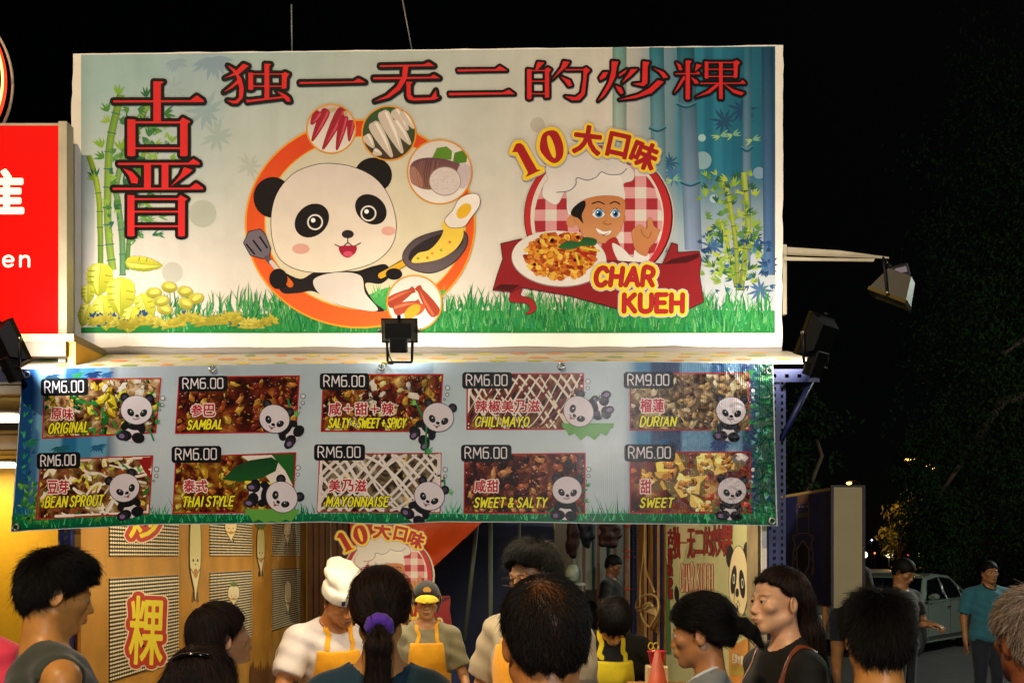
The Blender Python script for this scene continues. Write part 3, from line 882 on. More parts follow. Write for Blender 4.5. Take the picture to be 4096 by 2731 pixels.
def cook_emblem(plane, P, k, M, parent, lvl, full=True):
    d = Art(plane, lvl)
    sh = lambda pts, c, c2=None, line=None, w=4, n=5: (_sh(d, P, pts, c, c2, line, w, n))
    def _sh(art, P, pts, c, c2, line, w, n):
        q = smooth_path([P(*p) for p in pts], n, True)
        if line: art.stroke(q, w * k * 1.6, line, closed=True)
        art.level += .4; art.poly(q, c, c2); art.level += .4
    C_ = lambda x, y, r, col, ry=None, rot=0, n=32, col2=None: d.circle(*P(x, y), r * k, col, ry=(ry or r) * k, rot=rot, n=n, col2=col2)
    C_(815, 770, 500, '#c9bfb4', ry=478, n=60); d.level += .4
    C_(815, 770, 492, '#4a1216', ry=470, n=60); d.level += .4
    C_(812, 768, 484, '#b3262a', ry=466, n=60, col2='#c43030'); d.level += .4
    C_(806, 775, 440, '#ddd4c8', ry=450, n=60); d.level += .4
    checks(d, (815, 790, 424, 436), 74, ('#a82c34', '#d99a9c'), P); d.level += .6
    # hat
    sh([(620, 760), (600, 600), (540, 690), (450, 640), (455, 560), (480, 520), (470, 440), (560, 380), (720, 340), (900, 360), (1010, 430), (1050, 480), (1040, 530), (975, 560), (985, 660), (860, 632), (740, 655)], '#cfc8c4', '#eae4de', '#8a8488', 3)
    sh([(605, 590), (670, 560), (690, 520), (750, 540), (830, 480), (880, 495), (950, 495), (975, 560), (985, 660), (860, 632), (740, 655), (632, 740)], '#e8e2dc', '#d6cfca')
    d.stroke([P(*q) for q in smooth_path([(540, 610), (620, 600), (665, 560), (672, 515), (740, 530), (800, 510), (835, 475), (880, 492), (960, 490), (1000, 455)], 4)], 4 * k * 1.6, '#77737c')
    # face
    d.level += .6
    C_(640, 800, 36, '#c98a5c', ry=44, rot=.3); d.level += .3
    C_(980, 780, 14, '#b8784c', ry=30); d.level += .3
    sh([(640, 740), (720, 660), (860, 632), (980, 655), (985, 760), (960, 860), (900, 930), (830, 945), (740, 920), (690, 850)], '#c07a48', '#cf9260', '#7a4a30', 2)
    sh([(632, 745), (660, 700), (720, 665), (730, 700), (705, 760), (715, 815), (680, 780), (650, 770)], '#14100f')
    for x, rx in ((815, 42), (925, 34)):
        C_(x, 748, rx, '#f2ece6', ry=30); d.level += .3
        C_(x + 3, 750, rx * .6, '#2f86c4', ry=26); d.level += .3
        C_(x + 3, 752, rx * .32, '#10131a', ry=14); d.level += .3
        C_(x - 6, 742, 5, '#ffffff'); d.level += .3
        d.stroke([P(*q) for q in smooth_path([(x - rx, 748), (x, 715), (x + rx, 745)], 4)], 3.5 * k * 1.6, '#2a1a14')
        d.stroke([P(*q) for q in smooth_path([(x - rx, 685), (x, 672), (x + rx * .9, 688)], 4)], 5 * k * 1.6, '#17100e')
    d.stroke([P(*q) for q in smooth_path([(860, 800), (850, 815), (880, 822), (900, 815)], 4)], 3 * k * 1.6, '#8a5230')
    sh([(800, 845), (850, 868), (900, 862), (888, 885), (850, 895), (815, 880)], '#f2ece6', None, '#5a2418', 2)
    sh([(812, 872), (850, 888), (886, 872), (850, 895)], '#a03040')
    # jacket and hand
    sh([(860, 950), (925, 905), (960, 960), (1000, 1020), (1045, 1090), (870, 1070)], '#a8282c')
    sh([(905, 950), (970, 975), (1040, 1040), (1060, 985), (1140, 1010), (1150, 1050), (1090, 1080), (960, 1075)], '#e2dcd6', None, '#8a8488', 2)
    sh([(1060, 990), (1035, 880), (1050, 850), (1090, 825), (1135, 850), (1140, 790), (1165, 780), (1180, 830), (1205, 850), (1220, 865), (1190, 930), (1150, 980), (1130, 1030)], '#c98a58', '#c27c4c', '#7a4a30', 2)
    d.stroke([P(*q) for q in smooth_path([(1095, 850), (1110, 890), (1145, 910), (1165, 870)], 4)], 3 * k * 1.6, '#8a5230')
    if full:
        # ribbon
        sh([(245, 1250), (310, 1240), (300, 1290), (370, 1310), (405, 1370), (370, 1410), (335, 1410), (365, 1385), (340, 1340), (232, 1330)], '#8a1c20', '#a82a2a', '#241012', 3, 3)
        q = [(172, 950), (300, 920), (860, 1060), (1240, 1085), (1300, 945), (1335, 955), (1335, 1010), (1480, 1000), (1492, 1060), (1480, 1150), (1508, 1330), (1420, 1375), (940, 1375), (620, 1290), (300, 1235), (240, 1265), (120, 1255), (150, 1150), (185, 1050)]
        d.stroke([P(*v) for v in q], 6 * k * 1.6, '#2a0c0e', closed=True); d.level += .5
        d.poly([P(*v) for v in q], '#8f2024', '#8a1c22'); d.level += .5
        d.poly([P(*v) for v in ((1240, 1085), (1300, 1050), (1480, 1010), (1478, 1040), (1400, 1075))], '#4a1014')
        d.poly([P(*v) for v in ((122, 1248), (170, 1215), (300, 1222), (240, 1262))], '#4a1014'); d.level += .5
        # plate and food
        C_(555, 1050, 316, '#8a7a76', ry=186, rot=.06, n=50); d.level += .4
        C_(555, 1046, 312, '#e2dad2', ry=182, rot=.06, n=50); d.level += .4
        rf = random.Random(4)
        d.poly([P(565 + 226 * math.cos(t) * (1 + .07 * math.sin(t * 7)), 1030 + 142 * math.sin(t) * (1 + .08 * math.sin(t * 9))) for t in [6.2832 * i / 40 for i in range(40)]], '#b8661e'); d.level += .4
        for i in range(520):
            an, rr = rf.uniform(0, 6.28), math.sqrt(rf.random())
            x, y = 565 + 235 * rr * math.cos(an), 1030 + 150 * rr * math.sin(an)
            r = rf.uniform(9, 26)
            pts = [P(x + r * rf.uniform(.7, 1.15) * math.cos(q_), y + r * rf.uniform(.6, 1) * math.sin(q_)) for q_ in (0, .9, 1.8, 2.7, 3.6, 4.5, 5.4)]
            d.poly(pts, rf.choice(['#c8791e', '#d9962a', '#b35a1c', '#e0b040', '#9c3c16', '#c9641e', '#e8bf50', '#8f2a14', '#d58a34']))
        d.level += .6
        sh([(550, 975), (610, 930), (690, 935), (720, 905), (800, 920), (790, 960), (700, 965), (640, 985)], '#1f4a28', '#2f6a34')
        for p0, p1, c in (((700, 975), (820, 995), '#d8b83a'), ((670, 1000), (790, 1020), '#a8201c'), ((665, 1010), (685, 1085), '#d8c23a'), ((700, 1010), (770, 1060), '#b0281c'), ((600, 1000), (650, 990), '#cf8a2a')):
            d.stroke([P(*p0), P(*p1)], 15 * k, c)
    # curved caption
    d.level += 1
    cap = []
    d1 = [(245, 345), (270, 290), (300, 285), (320, 300), (410, 460), (440, 462), (335, 510), (350, 480), (280, 345)]
    o0 = smooth_path([(440, 240), (480, 205), (540, 210), (580, 290), (580, 370), (540, 415), (490, 405), (430, 330)], 4, True)
    for w_, c_ in ((40, '#b0a6a8'), (30, '#f0cc28')):
        d.stroke([P(*q) for q in d1], w_ * k * 1.5, c_, closed=True); d.stroke([P(*q) for q in o0], w_ * k * 1.5, c_, closed=True); d.level += .5
    d.poly([P(*q) for q in d1], '#a81e24')
    d.poly([P(*q) for q in o0], '#a81e24'); d.level += .5
    C_(505, 310, 20, '#f0cc28', ry=78, rot=-.28); d.level += .3
    for ch, x0, y0, x1, y1, r_ in (('大', 655, 175, 830, 355, .12), ('口', 880, 225, 1010, 375, .22), ('味', 1035, 280, 1200, 450, .38)):
        a_, b_ = P(x0, y0), P(x1, y1)
        d.char(ch, a_[0], a_[1], b_[0], b_[1], '#a81e24', [(64 * k, '#b8aeac'), (48 * k, '#f0cc28')], 17 * k, r_)
    if full:
        d.level += 2.5
        for s_, x0, y0, x1, y1, sl in (('CHAR', 800, 1110, 1180, 1222, .12), ('KUEH', 985, 1285, 1372, 1395, .02)):
            a_, b_ = P(x0, y0), P(x1, y1)
            d.text(s_, a_[0], a_[1], b_[0], b_[1], 27 * k, '#b3262a', [(84 * k, '#c9bfb8'), (66 * k, '#f2d02c'), (33 * k, '#5a1a1c')], slant=sl, gap=.3)
    return d.build('cook_emblem_print', M, parent)
P3 = lambda x, y: (1900 + x / 1.6505, 400 + y / 1.6505)
cook_emblem(pl, P3, 1 / 1.6505, M_UP, banner, 22)
Art.gain = 1.0
# ================================================================ hanging menu banner
M_MENU = banner_material('glossy_menu_vinyl', 0.27, 0.35, 0.1, coat=0.12, corr=0.5, right=0.9)
M_MENUW = banner_material('glossy_menu_vinyl_plain', 0.27, 0.35, 0.1, coat=0.12, attr=False, color='#b9c6cf', corr=0.5, right=0.9)
MD = 3.90
mp_ = front_plane(MD)
menu = thing('menu_banner', W(1580, 2095, MD), 'long glossy menu banner of ten priced dishes and cartoon panda cubs hanging below the awning', 'banner')

def lerp_path(ks, n=8):
    return smooth_path(ks, n)
top = [(86, 1474), (600, 1464), (1000, 1457), (1500, 1451), (2000, 1447), (2600, 1446), (3092, 1454)]
right = [(3092, 1454), (3098, 1600), (3102, 1800), (3106, 1950), (3111, 2103)]
bottom = [(3111, 2103), (2950, 2099), (2700, 2096), (2400, 2094), (2150, 2089), (1900, 2088), (1750, 2087), (1650, 2094), (1560, 2098), (1450, 2094), (1300, 2088), (1150, 2091), (1000, 2095), (800, 2096), (600, 2098), (420, 2108), (250, 2116), (120, 2122), (42, 2128)]
left = [(42, 2128), (50, 2040), (57, 1930), (66, 1830), (72, 1735), (78, 1640), (84, 1560), (86, 1474)]
out = lerp_path(top, 5)[:-1] + lerp_path(right, 5)[:-1] + lerp_path(bottom, 4)[:-1] + lerp_path(left, 4)[:-1]
solid('banner_sheet', M_MENUW, menu, lambda m: m.prism(out, 0.0, -0.004, lambda u, v, w: Vector(mp_(u, v, w))))

def xl(y): return 86 - (y - 1474) / 654 * 44 + (3 if 1550 < y < 2000 else 0)
def yb(x):
    for (a_, b_) in zip(bottom[1:], bottom[:-1]):
        if a_[0] <= x <= b_[0]: return a_[1] + (b_[1] - a_[1]) * (x - a_[0]) / (b_[0] - a_[0])
    return 2090
a = Art(mp_, 1)
rn = random.Random(21)
NX, NY = 200, 22
vs, cs, cols = [], [], []
for i in range(NX + 1):
    if i % 4 == 0: strip = rn.random()
    cols.append(strip)
for j in range(NY + 1):
    t = j / NY
    for i in range(NX + 1):
        s = i / NX
        yt = float(np.interp(s, [0, .17, .3, .47, .64, .84, 1], [1474, 1464, 1457, 1451, 1447, 1446, 1454])) + 2
        x0 = xl(yt + t * 640) + 3; x1 = 3092 + t * 16 - 3
        x = x0 + (x1 - x0) * s
        y = yt + (yb(min(x, 3110)) - 3 - yt) * t
        c = mixc(lin('#90a8ba'), lin('#bccedc'), 1 - abs(t - .55) * 1.3)
        c = mixc(c, lin('#a4aec0'), abs(s - .55))
        bl = (lin('#15326a'), lin('#3f7fb0'), lin('#1c5590'), lin('#6a9cc4'), lin('#0f2450'))[int(cols[i] * 4.99)]
        if x < 480: c = mixc(c, mixc(bl, lin('#2f93b4'), max(0, t * .9 - .1) * .6), min(1, (480 - x) / 60))
        if x > 2500: c = mixc(c, mixc(bl, lin('#44648c'), .3), min(1, (x - 2500) / 40))
        if x > 3000: c = mixc(c, lin('#0f4a38'), min(1, (x - 3000) / 40))
        if x < 150: c = mixc(c, lin('#143f78'), .7)
        vs.append((x, y)); cs.append(c)
a.tri(vs, [(j * (NX + 1) + i, j * (NX + 1) + i + 1, (j + 1) * (NX + 1) + i + 1, (j + 1) * (NX + 1) + i) for j in range(NY) for i in range(NX)], cs)
a.level = 2
rl.seed(5)
for x, y, r, c in ((205, 1500, 40, '#123a5a'), (310, 1492, 30, '#1f7a4a'), (370, 1490, 40, '#15326a'), (430, 1490, 34, '#2a5f9a'), (2930, 1490, 44, '#1f6a4a'), (2990, 1484, 40, '#2a8a4a'), (2880, 1490, 30, '#1a5a40'), (3060, 1500, 34, '#2f8a4a'), (2640, 1760, 46, '#23508a'), (2880, 1760, 50, '#2a3f7a'), (120, 1760, 40, '#1f6a5a'), (240, 1785, 46, '#1a5a6a'), (390, 1780, 40, '#1f5a8a')):
    star(a, x, y, r, 9, c, a0=0, a1=3.1)
for k in range(70):      # leaves up the right edge and left edge
    x = rl.uniform(3012, 3085); y = rl.uniform(1510, 2050)
    sprig(a, x, y, rl.uniform(16, 30), rl.uniform(0, 6.28), rl.choice(['#0f5a38', '#1f8a4a', '#6fb4c0', '#0a3a2a', '#2f9a5a', '#9fc8d8', '#123a6a']), 3)
for k in range(26):
    x = rl.uniform(86, 135); y = rl.uniform(1600, 1960)
    sprig(a, x, y, rl.uniform(16, 34), rl.uniform(-2.6, -.5), rl.choice(['#1f8a5a', '#2a6a9a', '#15406a', '#3fa06a']), 2)
a.level = 3.4
base_pts = [(48, 2060), (300, 2062), (600, 2055), (1000, 2058), (1500, 2050), (2000, 2056), (2500, 2052), (3104, 2050)]
low = [(x, yb(x) - 4) for x in range(3100, 48, -60)] + [(48, 2122)]
a.poly(base_pts + low, '#0f6a44', '#064a2e')
a.level = 4
for k in range(900):
    x = rl.uniform(60, 3095)
    b = rl.uniform(2048, yb(x) - 6); h = rl.uniform(22, 52)
    if rl.random() < .12: h *= 1.9
    ln = rl.uniform(-.5, .5); w = rl.uniform(1.6, 3.4)
    if not 60 < x + ln * h < 3100: continue
    a.tri([(x - w, b), (x + w, b), (x + ln * h, b - h)], [(0, 1, 2)], rl.choice(['#0f7a4a', '#1a9a5a', '#0a5a38', '#2fae6a', '#086048', '#4fc08a', '#0d6f50']))
a.level = 4.8
for k in range(90):      # broad ferny leaves, lower left corner
    x = 80 + abs(rl.gauss(0, 130)); y = rl.uniform(2000 if x > 140 else 1940, min(2108, yb(x) - 14))
    if x > 600: continue
    leaf(a, x, y, rl.uniform(22, 46), rl.uniform(9, 18), rl.uniform(-2.8, -.3), rl.choice(['#4f9a3a', '#2f7a3a', '#7fb84a', '#1f5a34']), '#1f6a3a')
a.build('scenery_print', M_MENU, menu)

def food_mat(name, c1, c2, c3, c4, scale=16, stretch=(1, 1, 1), seed=0.0):
    m = banner_material(name, 0.27, 0.35, 0.1, coat=0.12, attr=False, corr=0.5, right=0.9)
    nt = m.node_tree
    L = nt.links.new
    p = nt.nodes['Principled BSDF']
    tc = nt.nodes['Texture Coordinate']
    mp = nd(nt, 'ShaderNodeMapping'); mp.inputs['Scale'].default_value = stretch; mp.inputs['Location'].default_value = (seed, seed * 2, seed * .7)
    L(tc.outputs['Object'], mp.inputs['Vector'])
    n1 = nd(nt, 'ShaderNodeTexNoise'); n1.inputs['Scale'].default_value = scale; n1.inputs['Detail'].default_value = 8; n1.inputs['Distortion'].default_value = 1.2
    n1.inputs['Roughness'].default_value = .62
    L(mp.outputs['Vector'], n1.inputs['Vector'])
    v = nd(nt, 'ShaderNodeTexVoronoi'); v.inputs['Scale'].default_value = scale * 1.7
    mxv = nd(nt, 'ShaderNodeVectorMath', operation='MULTIPLY_ADD'); mxv.inputs[1].default_value = (.06, .06, .06)
    L(n1.outputs['Color'], mxv.inputs[0]); L(mp.outputs['Vector'], mxv.inputs[2])
    L(mxv.outputs[0], v.inputs['Vector'])
    ad = nd(nt, 'ShaderNodeMath', operation='MULTIPLY_ADD'); ad.inputs[1].default_value = .45
    L(v.outputs['Distance'], ad.inputs[0]); L(n1.outputs['Fac'], ad.inputs[2])
    sb = nd(nt, 'ShaderNodeMath', operation='SUBTRACT'); sb.inputs[1].default_value = .14
    L(ad.outputs[0], sb.inputs[0])
    r = nd(nt, 'ShaderNodeValToRGB')
    e = r.color_ramp.elements
    e[0].position = .42; e[0].color = (*lin(c1), 1); e[1].position = .88; e[1].color = (*lin(c4), 1)
    x = e.new(.55); x.color = (*lin(c2), 1); x = e.new(.7); x.color = (*lin(c3), 1)
    L(sb.outputs[0], r.inputs['Fac'])
    for l in list(nt.links):
        if l.to_node == p and l.to_socket.name == 'Base Color': nt.links.remove(l)
    L(r.outputs['Color'], p.inputs['Base Color'])
    return m

ITEMS = [
 dict(q=[(177, 1517), (643, 1513), (622, 1730), (170, 1752)], p=(163, 1513, 353, 1582, -4), pr='RM6.00', zh='原味', zb=(203, 1630, 294, 1680), en='ORIGINAL', eb=(197, 1695, 352, 1733), food=('#3a1a12', '#8a5a3a', '#c9a06a', '#e8d8c0')),
 dict(q=[(717, 1508), (1197, 1503), (1184, 1727), (702, 1732)], p=(715, 1503, 911, 1565, -2), pr='RM6.00', zh='参巴', zb=(762, 1615, 863, 1665), en='SAMBAL', eb=(752, 1682, 890, 1716), food=('#2a0806', '#5a160c', '#8a3416', '#c07a34')),
 dict(q=[(1294, 1498), (1771, 1497), (1758, 1725), (1285, 1724)], p=(1279, 1492, 1477, 1558, 0), pr='RM6.00', zh='咸+甜+辣', zb=(1313, 1608, 1578, 1661), en='SALTY + SWEET + SPICY', eb=(1317, 1674, 1622, 1709), food=('#2c0a06', '#6a1e0c', '#a85a1c', '#e0c070')),
 dict(q=[(1869, 1496), (2334, 1494), (2332, 1716), (1867, 1716)], p=(1849, 1488, 2048, 1554, 0), pr='RM6.00', zh='辣椒美乃滋', zb=(1899, 1598, 2162, 1649), en='CHILI MAYO', eb=(1904, 1668, 2116, 1704), food=('#2a120a', '#5a2a14', '#8a5a2a', '#b08a54')),
 dict(q=[(2520, 1493), (2996, 1492), (2997, 1719), (2521, 1719)], p=(2495, 1487, 2695, 1553, 0), pr='RM9.00', zh='榴蓮', zb=(2559, 1593, 2658, 1650), en='DURIAN', eb=(2564, 1667, 2704, 1703), food=('#2a1c14', '#6a5034', '#a08560', '#d0bc98')),
 dict(q=[(163, 1840), (611, 1822), (596, 2053), (144, 2074)], p=(147, 1809, 321, 1874, -5), pr='RM6.00', zh='豆芽', zb=(188, 1919, 277, 1974), en='BEAN SPROUT', eb=(184, 1988, 411, 2028), food=('#4a1c12', '#8a5030', '#b89a5a', '#e0d8c8')),
 dict(q=[(703, 1828), (1183, 1810), (1170, 2046), (692, 2053)], p=(686, 1783, 885, 1850, -2), pr='RM6.00', zh='泰式', zb=(733, 1917, 830, 1969), en='THAI STYLE', eb=(733, 1987, 934, 2025), food=('#3a1008', '#7a2c10', '#b07a24', '#d8c060')),
 dict(q=[(1279, 1816), (1764, 1812), (1760, 2048), (1269, 2046)], p=(1256, 1776, 1460, 1841, 0), pr='RM6.00', zh='美乃滋', zb=(1313, 1916, 1468, 1967), en='MAYONNAISE', eb=(1308, 1987, 1553, 2024), food=('#1c1410', '#5a4a34', '#a09078', '#d8d0c8')),
 dict(q=[(1859, 1818), (2341, 1812), (2339, 2052), (1856, 2051)], p=(1844, 1778, 2046, 1845, 0), pr='RM6.00', zh='咸甜', zb=(1896, 1917, 1996, 1969), en='SWEET & SALTY', eb=(1900, 1991, 2186, 2027), food=('#1f0806', '#4a140c', '#7a3420', '#b06a44')),
 dict(q=[(2520, 1808), (3000, 1807), (3002, 2050), (2521, 2050)], p=(2498, 1776, 2701, 1845, 0), pr='RM6.00', zh='甜', zb=(2560, 1915, 2606, 1974), en='SWEET', eb=(2564, 1992, 2692, 2027), food=('#3a0c0a', '#7a2a20', '#a8603a', '#e0b470')),
]
LBL = ['dish picture of the original flavour with yellow egg and green onion', 'dark red dish picture of the sambal flavour', 'dish picture of the salty, sweet and spicy flavour', 'dish picture with white and brown sauce strings', 'pale brown dish picture of the durian flavour',
       'dish picture with white bean sprouts', 'dish picture with a dark green leaf', 'dish picture under a net of white mayonnaise', 'dark brown dish picture of the sweet and salty flavour', 'red dish picture with pale yellow pieces']
rf = random.Random(9)
for i, it in enumerate(ITEMS):
    q = it['q']
    def B(u, v):      # u right, v down inside the picture
        x = (q[0][0] * (1 - u) + q[1][0] * u) * (1 - v) + (q[3][0] * (1 - u) + q[2][0] * u) * v
        y = (q[0][1] * (1 - u) + q[1][1] * u) * (1 - v) + (q[3][1] * (1 - u) + q[2][1] * u) * v
        return (x, y)
    d = Art(mp_, 6)
    d.poly(q, '#ffffff')
    it['food'] = tuple(tuple(v * (.55 if n_ < 3 else .8) for v in lin(c_)) for n_, c_ in enumerate(it['food']))
    pic = d.build('dish_picture', food_mat('dish_print_%d' % i, *it['food'], scale=(15, 9, 11, 12, 20, 14, 12, 14, 16, 7)[i], seed=i * 3.7), menu, label=LBL[i])
    d = Art(mp_, 7)
    d.stroke(q, 5, '#a81e2a', closed=True)
    d.build('picture_frame', M_MENU, menu)
    d = Art(mp_, 6.6)
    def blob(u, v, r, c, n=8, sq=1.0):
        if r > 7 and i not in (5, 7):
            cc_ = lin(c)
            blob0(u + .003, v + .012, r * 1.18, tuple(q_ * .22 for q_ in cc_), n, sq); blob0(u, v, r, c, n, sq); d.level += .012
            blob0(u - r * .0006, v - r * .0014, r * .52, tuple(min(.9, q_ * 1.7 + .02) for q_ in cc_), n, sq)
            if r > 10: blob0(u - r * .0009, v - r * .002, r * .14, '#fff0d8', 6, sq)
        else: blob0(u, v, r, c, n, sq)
    def blob0(u, v, r, c, n=8, sq=1.0):
        pts = []
        for k_ in range(n):
            an = 6.283 * k_ / n + rf.uniform(-.25, .25); rr = r * rf.uniform(.55, 1.3) * (1 + .45 * math.cos(2 * an + u * 40))
            uu = min(.99, max(.01, u + rr * math.cos(an) / 470)); vv = min(.98, max(.02, v + rr * sq * math.sin(an) / 225))
            pts.append(B(uu, vv))
        d.poly(pts, tuple(v * .7 for v in lin(c)) if i not in (5, 7, 9) else c)
    def strand(u0, v0, u1, v1, w, c, sag=.0, n=7):
        pts = []
        for k_ in range(n + 1):
            t = k_ / n
            uu, vv = u0 + (u1 - u0) * t, v0 + (v1 - v0) * t + sag * math.sin(t * 3.14)
            pts.append(B(min(.985, max(.015, uu)), min(.97, max(.03, vv))))
        d.stroke(pts, w, c)
    speck = {0: ['#d8c83a', '#e8e0d0', '#8a5a3a', '#1f6a2a', '#d0a878', '#c9a82a', '#6a3a24'], 1: ['#8a3a16', '#b8752c', '#3a0c08', '#6a1e10', '#a04a1c', '#c89a3a'], 2: ['#c8922c', '#e8d08a', '#4a0e08', '#8a2c10', '#d0a030', '#f0e8d8'],
             3: ['#6a2a14', '#8a4a20'], 4: ['#c8b088', '#8a6a44', '#e0d0ac', '#5a4028', '#b89a6c', '#a58858'], 5: ['#c9b83a', '#8a4a2a', '#e8e0cc', '#d8c870', '#5a2a1a', '#2f6a2a'], 6: ['#c89a2a', '#8a2c14', '#d8b83a', '#6a1c10', '#b0641c', '#e0c858'],
             7: ['#c9a83a', '#3a2c1c', '#6a5234'], 8: ['#8a3c24', '#5a1c10', '#a85a34', '#3a100a', '#c88a54'], 9: ['#a03a2a', '#6a1c18', '#c06a3c']}[i]
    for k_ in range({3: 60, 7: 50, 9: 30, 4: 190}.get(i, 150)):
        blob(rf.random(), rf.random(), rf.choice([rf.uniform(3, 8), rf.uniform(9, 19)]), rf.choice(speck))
    d.level += .6
    if i == 0:
        for _ in range(9): blob(rf.uniform(.3, .95), rf.uniform(.2, .95), rf.uniform(16, 26), rf.choice(['#d8c42c', '#e0d040', '#c9a824']))
        for _ in range(12): strand(*(lambda u, v, an: (u, v, u + .07 * math.cos(an), v + .13 * math.sin(an)))(rf.uniform(.3, .95), rf.uniform(.1, .9), rf.uniform(0, 3)), 9, rf.choice(['#1f7a34', '#2f8a3a']))
        for _ in range(6): blob(rf.uniform(.3, .9), rf.uniform(.05, .4), 14, '#e8e4dc')
    if i == 3:
        for k_ in range(13):
            strand(k_ * .09 - .1, 1, k_ * .09 + .25, 0, 10, '#6a1c10', rf.uniform(-.1, .1)); strand(k_ * .09 - .1, 0, k_ * .09 + .22 + rf.uniform(-.05, .05), 1, rf.uniform(7, 12), '#d8cdc4', rf.uniform(-.1, .1))
        for k_ in range(12): strand(k_ * .09 + .0, 0, k_ * .09 - .28, 1, rf.uniform(4, 8), '#ded6d0', rf.uniform(-.12, .12))
    if i == 5:
        for _ in range(34): strand(*(lambda u, v, an, l: (u, v, u + l * math.cos(an), v + 1.5 * l * math.sin(an)))(rf.random(), rf.random(), rf.choice([-1.1, -.1, .2, -.9, .7]), rf.uniform(.12, .35)), rf.uniform(6, 11), rf.choice(['#ded8d2', '#cfc8bc', '#e8e4e0']), rf.uniform(-.08, .08))
        for _ in range(14): blob(rf.uniform(.3, .7), rf.uniform(.05, .5), 9, rf.choice(['#a8b83a', '#d0cc4a']))
        d.poly([B(.86, .02), B(.99, .02), B(.99, .4), B(.93, .25)], '#8a1c1c')
    if i == 6:
        d.poly([B(.55, .02), B(.99, .02), B(.99, .98), B(.88, .7), (B(.75, .35))], '#d8d0cc'); d.poly([B(.8, .02), B(.99, .02), B(.99, .55), B(.92, .3)], '#1f5a24')
        d.level += .5
        d.poly([B(.4, .42), B(.5, .2), B(.62, .1), B(.8, .06), B(.86, .14), B(.84, .3), B(.72, .42), B(.55, .47)], '#0f3a1c', '#1c5228')
        strand(.6, .48, .8, .52, 14, '#d8cc4a'); strand(.7, .62, .82, .55, 15, '#b0281c'); blob(.8, .66, 16, '#d8c83a')
    if i == 7:
        for k_ in range(15):
            strand(k_ * .085 - .25, 1, k_ * .085 + .2, 0, rf.uniform(8, 15), '#cfc8c8', rf.uniform(-.16, .16)); strand(k_ * .085 - .2 + rf.uniform(-.05, .05), 0, k_ * .085 + .22 + rf.uniform(-.06, .06), 1, rf.uniform(7, 14), '#d8d2d1', rf.uniform(-.16, .16))
    if i == 9:
        for u, v, r in ((.36, .3, 60), (.48, .55, 52), (.66, .12, 46), (.8, .2, 38), (.6, .88, 34), (.14, .4, 26), (.62, .2, 30)):
            blob(u, v, r, rf.choice(['#d8b04a', '#e8c870', '#d0a040']), 11); d.level += .2
            for _ in range(7): blob(u + rf.uniform(-.05, .05), v + rf.uniform(-.12, .12), r * .3, rf.choice(['#f0dc98', '#c89038', '#b87a30']))
        blob(.93, .08, 22, '#ded4dc')
    if i in (1, 2, 8, 9):
        for _ in range(70): blob(rf.random(), rf.random(), rf.uniform(1.2, 2.6), '#f0e0d0', 5)
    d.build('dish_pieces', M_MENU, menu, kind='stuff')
    # price plate
    x0, y0, x1, y1, rise = it['p']
    d = Art(mp_, 9.5)
    r_ = 13
    pts = []
    for cx_, cy_, a0_ in ((x1 - r_, y0 + r_, -90), (x1 - r_, y1 - r_, 0), (x0 + r_, y1 - r_, 90), (x0 + r_, y0 + r_, 180)):
        for t in range(5):
            an = R(a0_ + t * 22.5)
            px, py = cx_ + r_ * math.cos(an), cy_ + r_ * math.sin(an)
            pts.append((px, py + rise * ((px - x0) / (x1 - x0) - .5)))
    d.poly(pts, '#101418')
    d.level += .6
    tx0, tx1, h = x0 + 17, x1 - 20, y1 - y0
    d.text(it['pr'], tx0, y0 + h * .17 - rise * .5, tx1, y1 - h * .2 - rise * .5, 4.6, '#d8d4e0', rise=rise, gap=.26)
    d.build('price_plate', M_MENU, menu, label='black price plate reading ' + it['pr'])
    # names
    d = Art(mp_, 9.5)
    x0, y0, x1, y1 = it['zb']
    n = len(it['zh']); cw = (x1 - x0) / n
    for k_, ch in enumerate(it['zh']):
        if ch == '+':
            cx_, cy_ = x0 + cw * (k_ + .5), (y0 + y1) / 2
            for w_, c_ in ((13, '#e8dcdc'), (5.5, '#a81e34')):
                d.stroke([(cx_ - cw * .3, cy_), (cx_ + cw * .3, cy_)], w_, c_); d.stroke([(cx_, cy_ - cw * .3), (cx_, cy_ + cw * .3)], w_, c_); d.level += .5
            d.level -= 1
        else:
            d.char(ch, x0 + cw * (k_ + .06), y0 + 2, x0 + cw * (k_ + .94), y1 - 2, '#a81e34', [(10, '#e8dcdc')], 2.6)
    x0, y0, x1, y1 = it['eb']
    rise = -8 if i in (0, 5) else (-3 if i in (1, 6) else 0)
    d.text(it['en'], x0, y0, x1, y1, 6.6, '#e6e22a', [(12.5, '#141a14')], slant=.2, rise=rise, gap=.34)
    d.build('dish_name', M_MENU, menu, label='Chinese and English name of the dish')

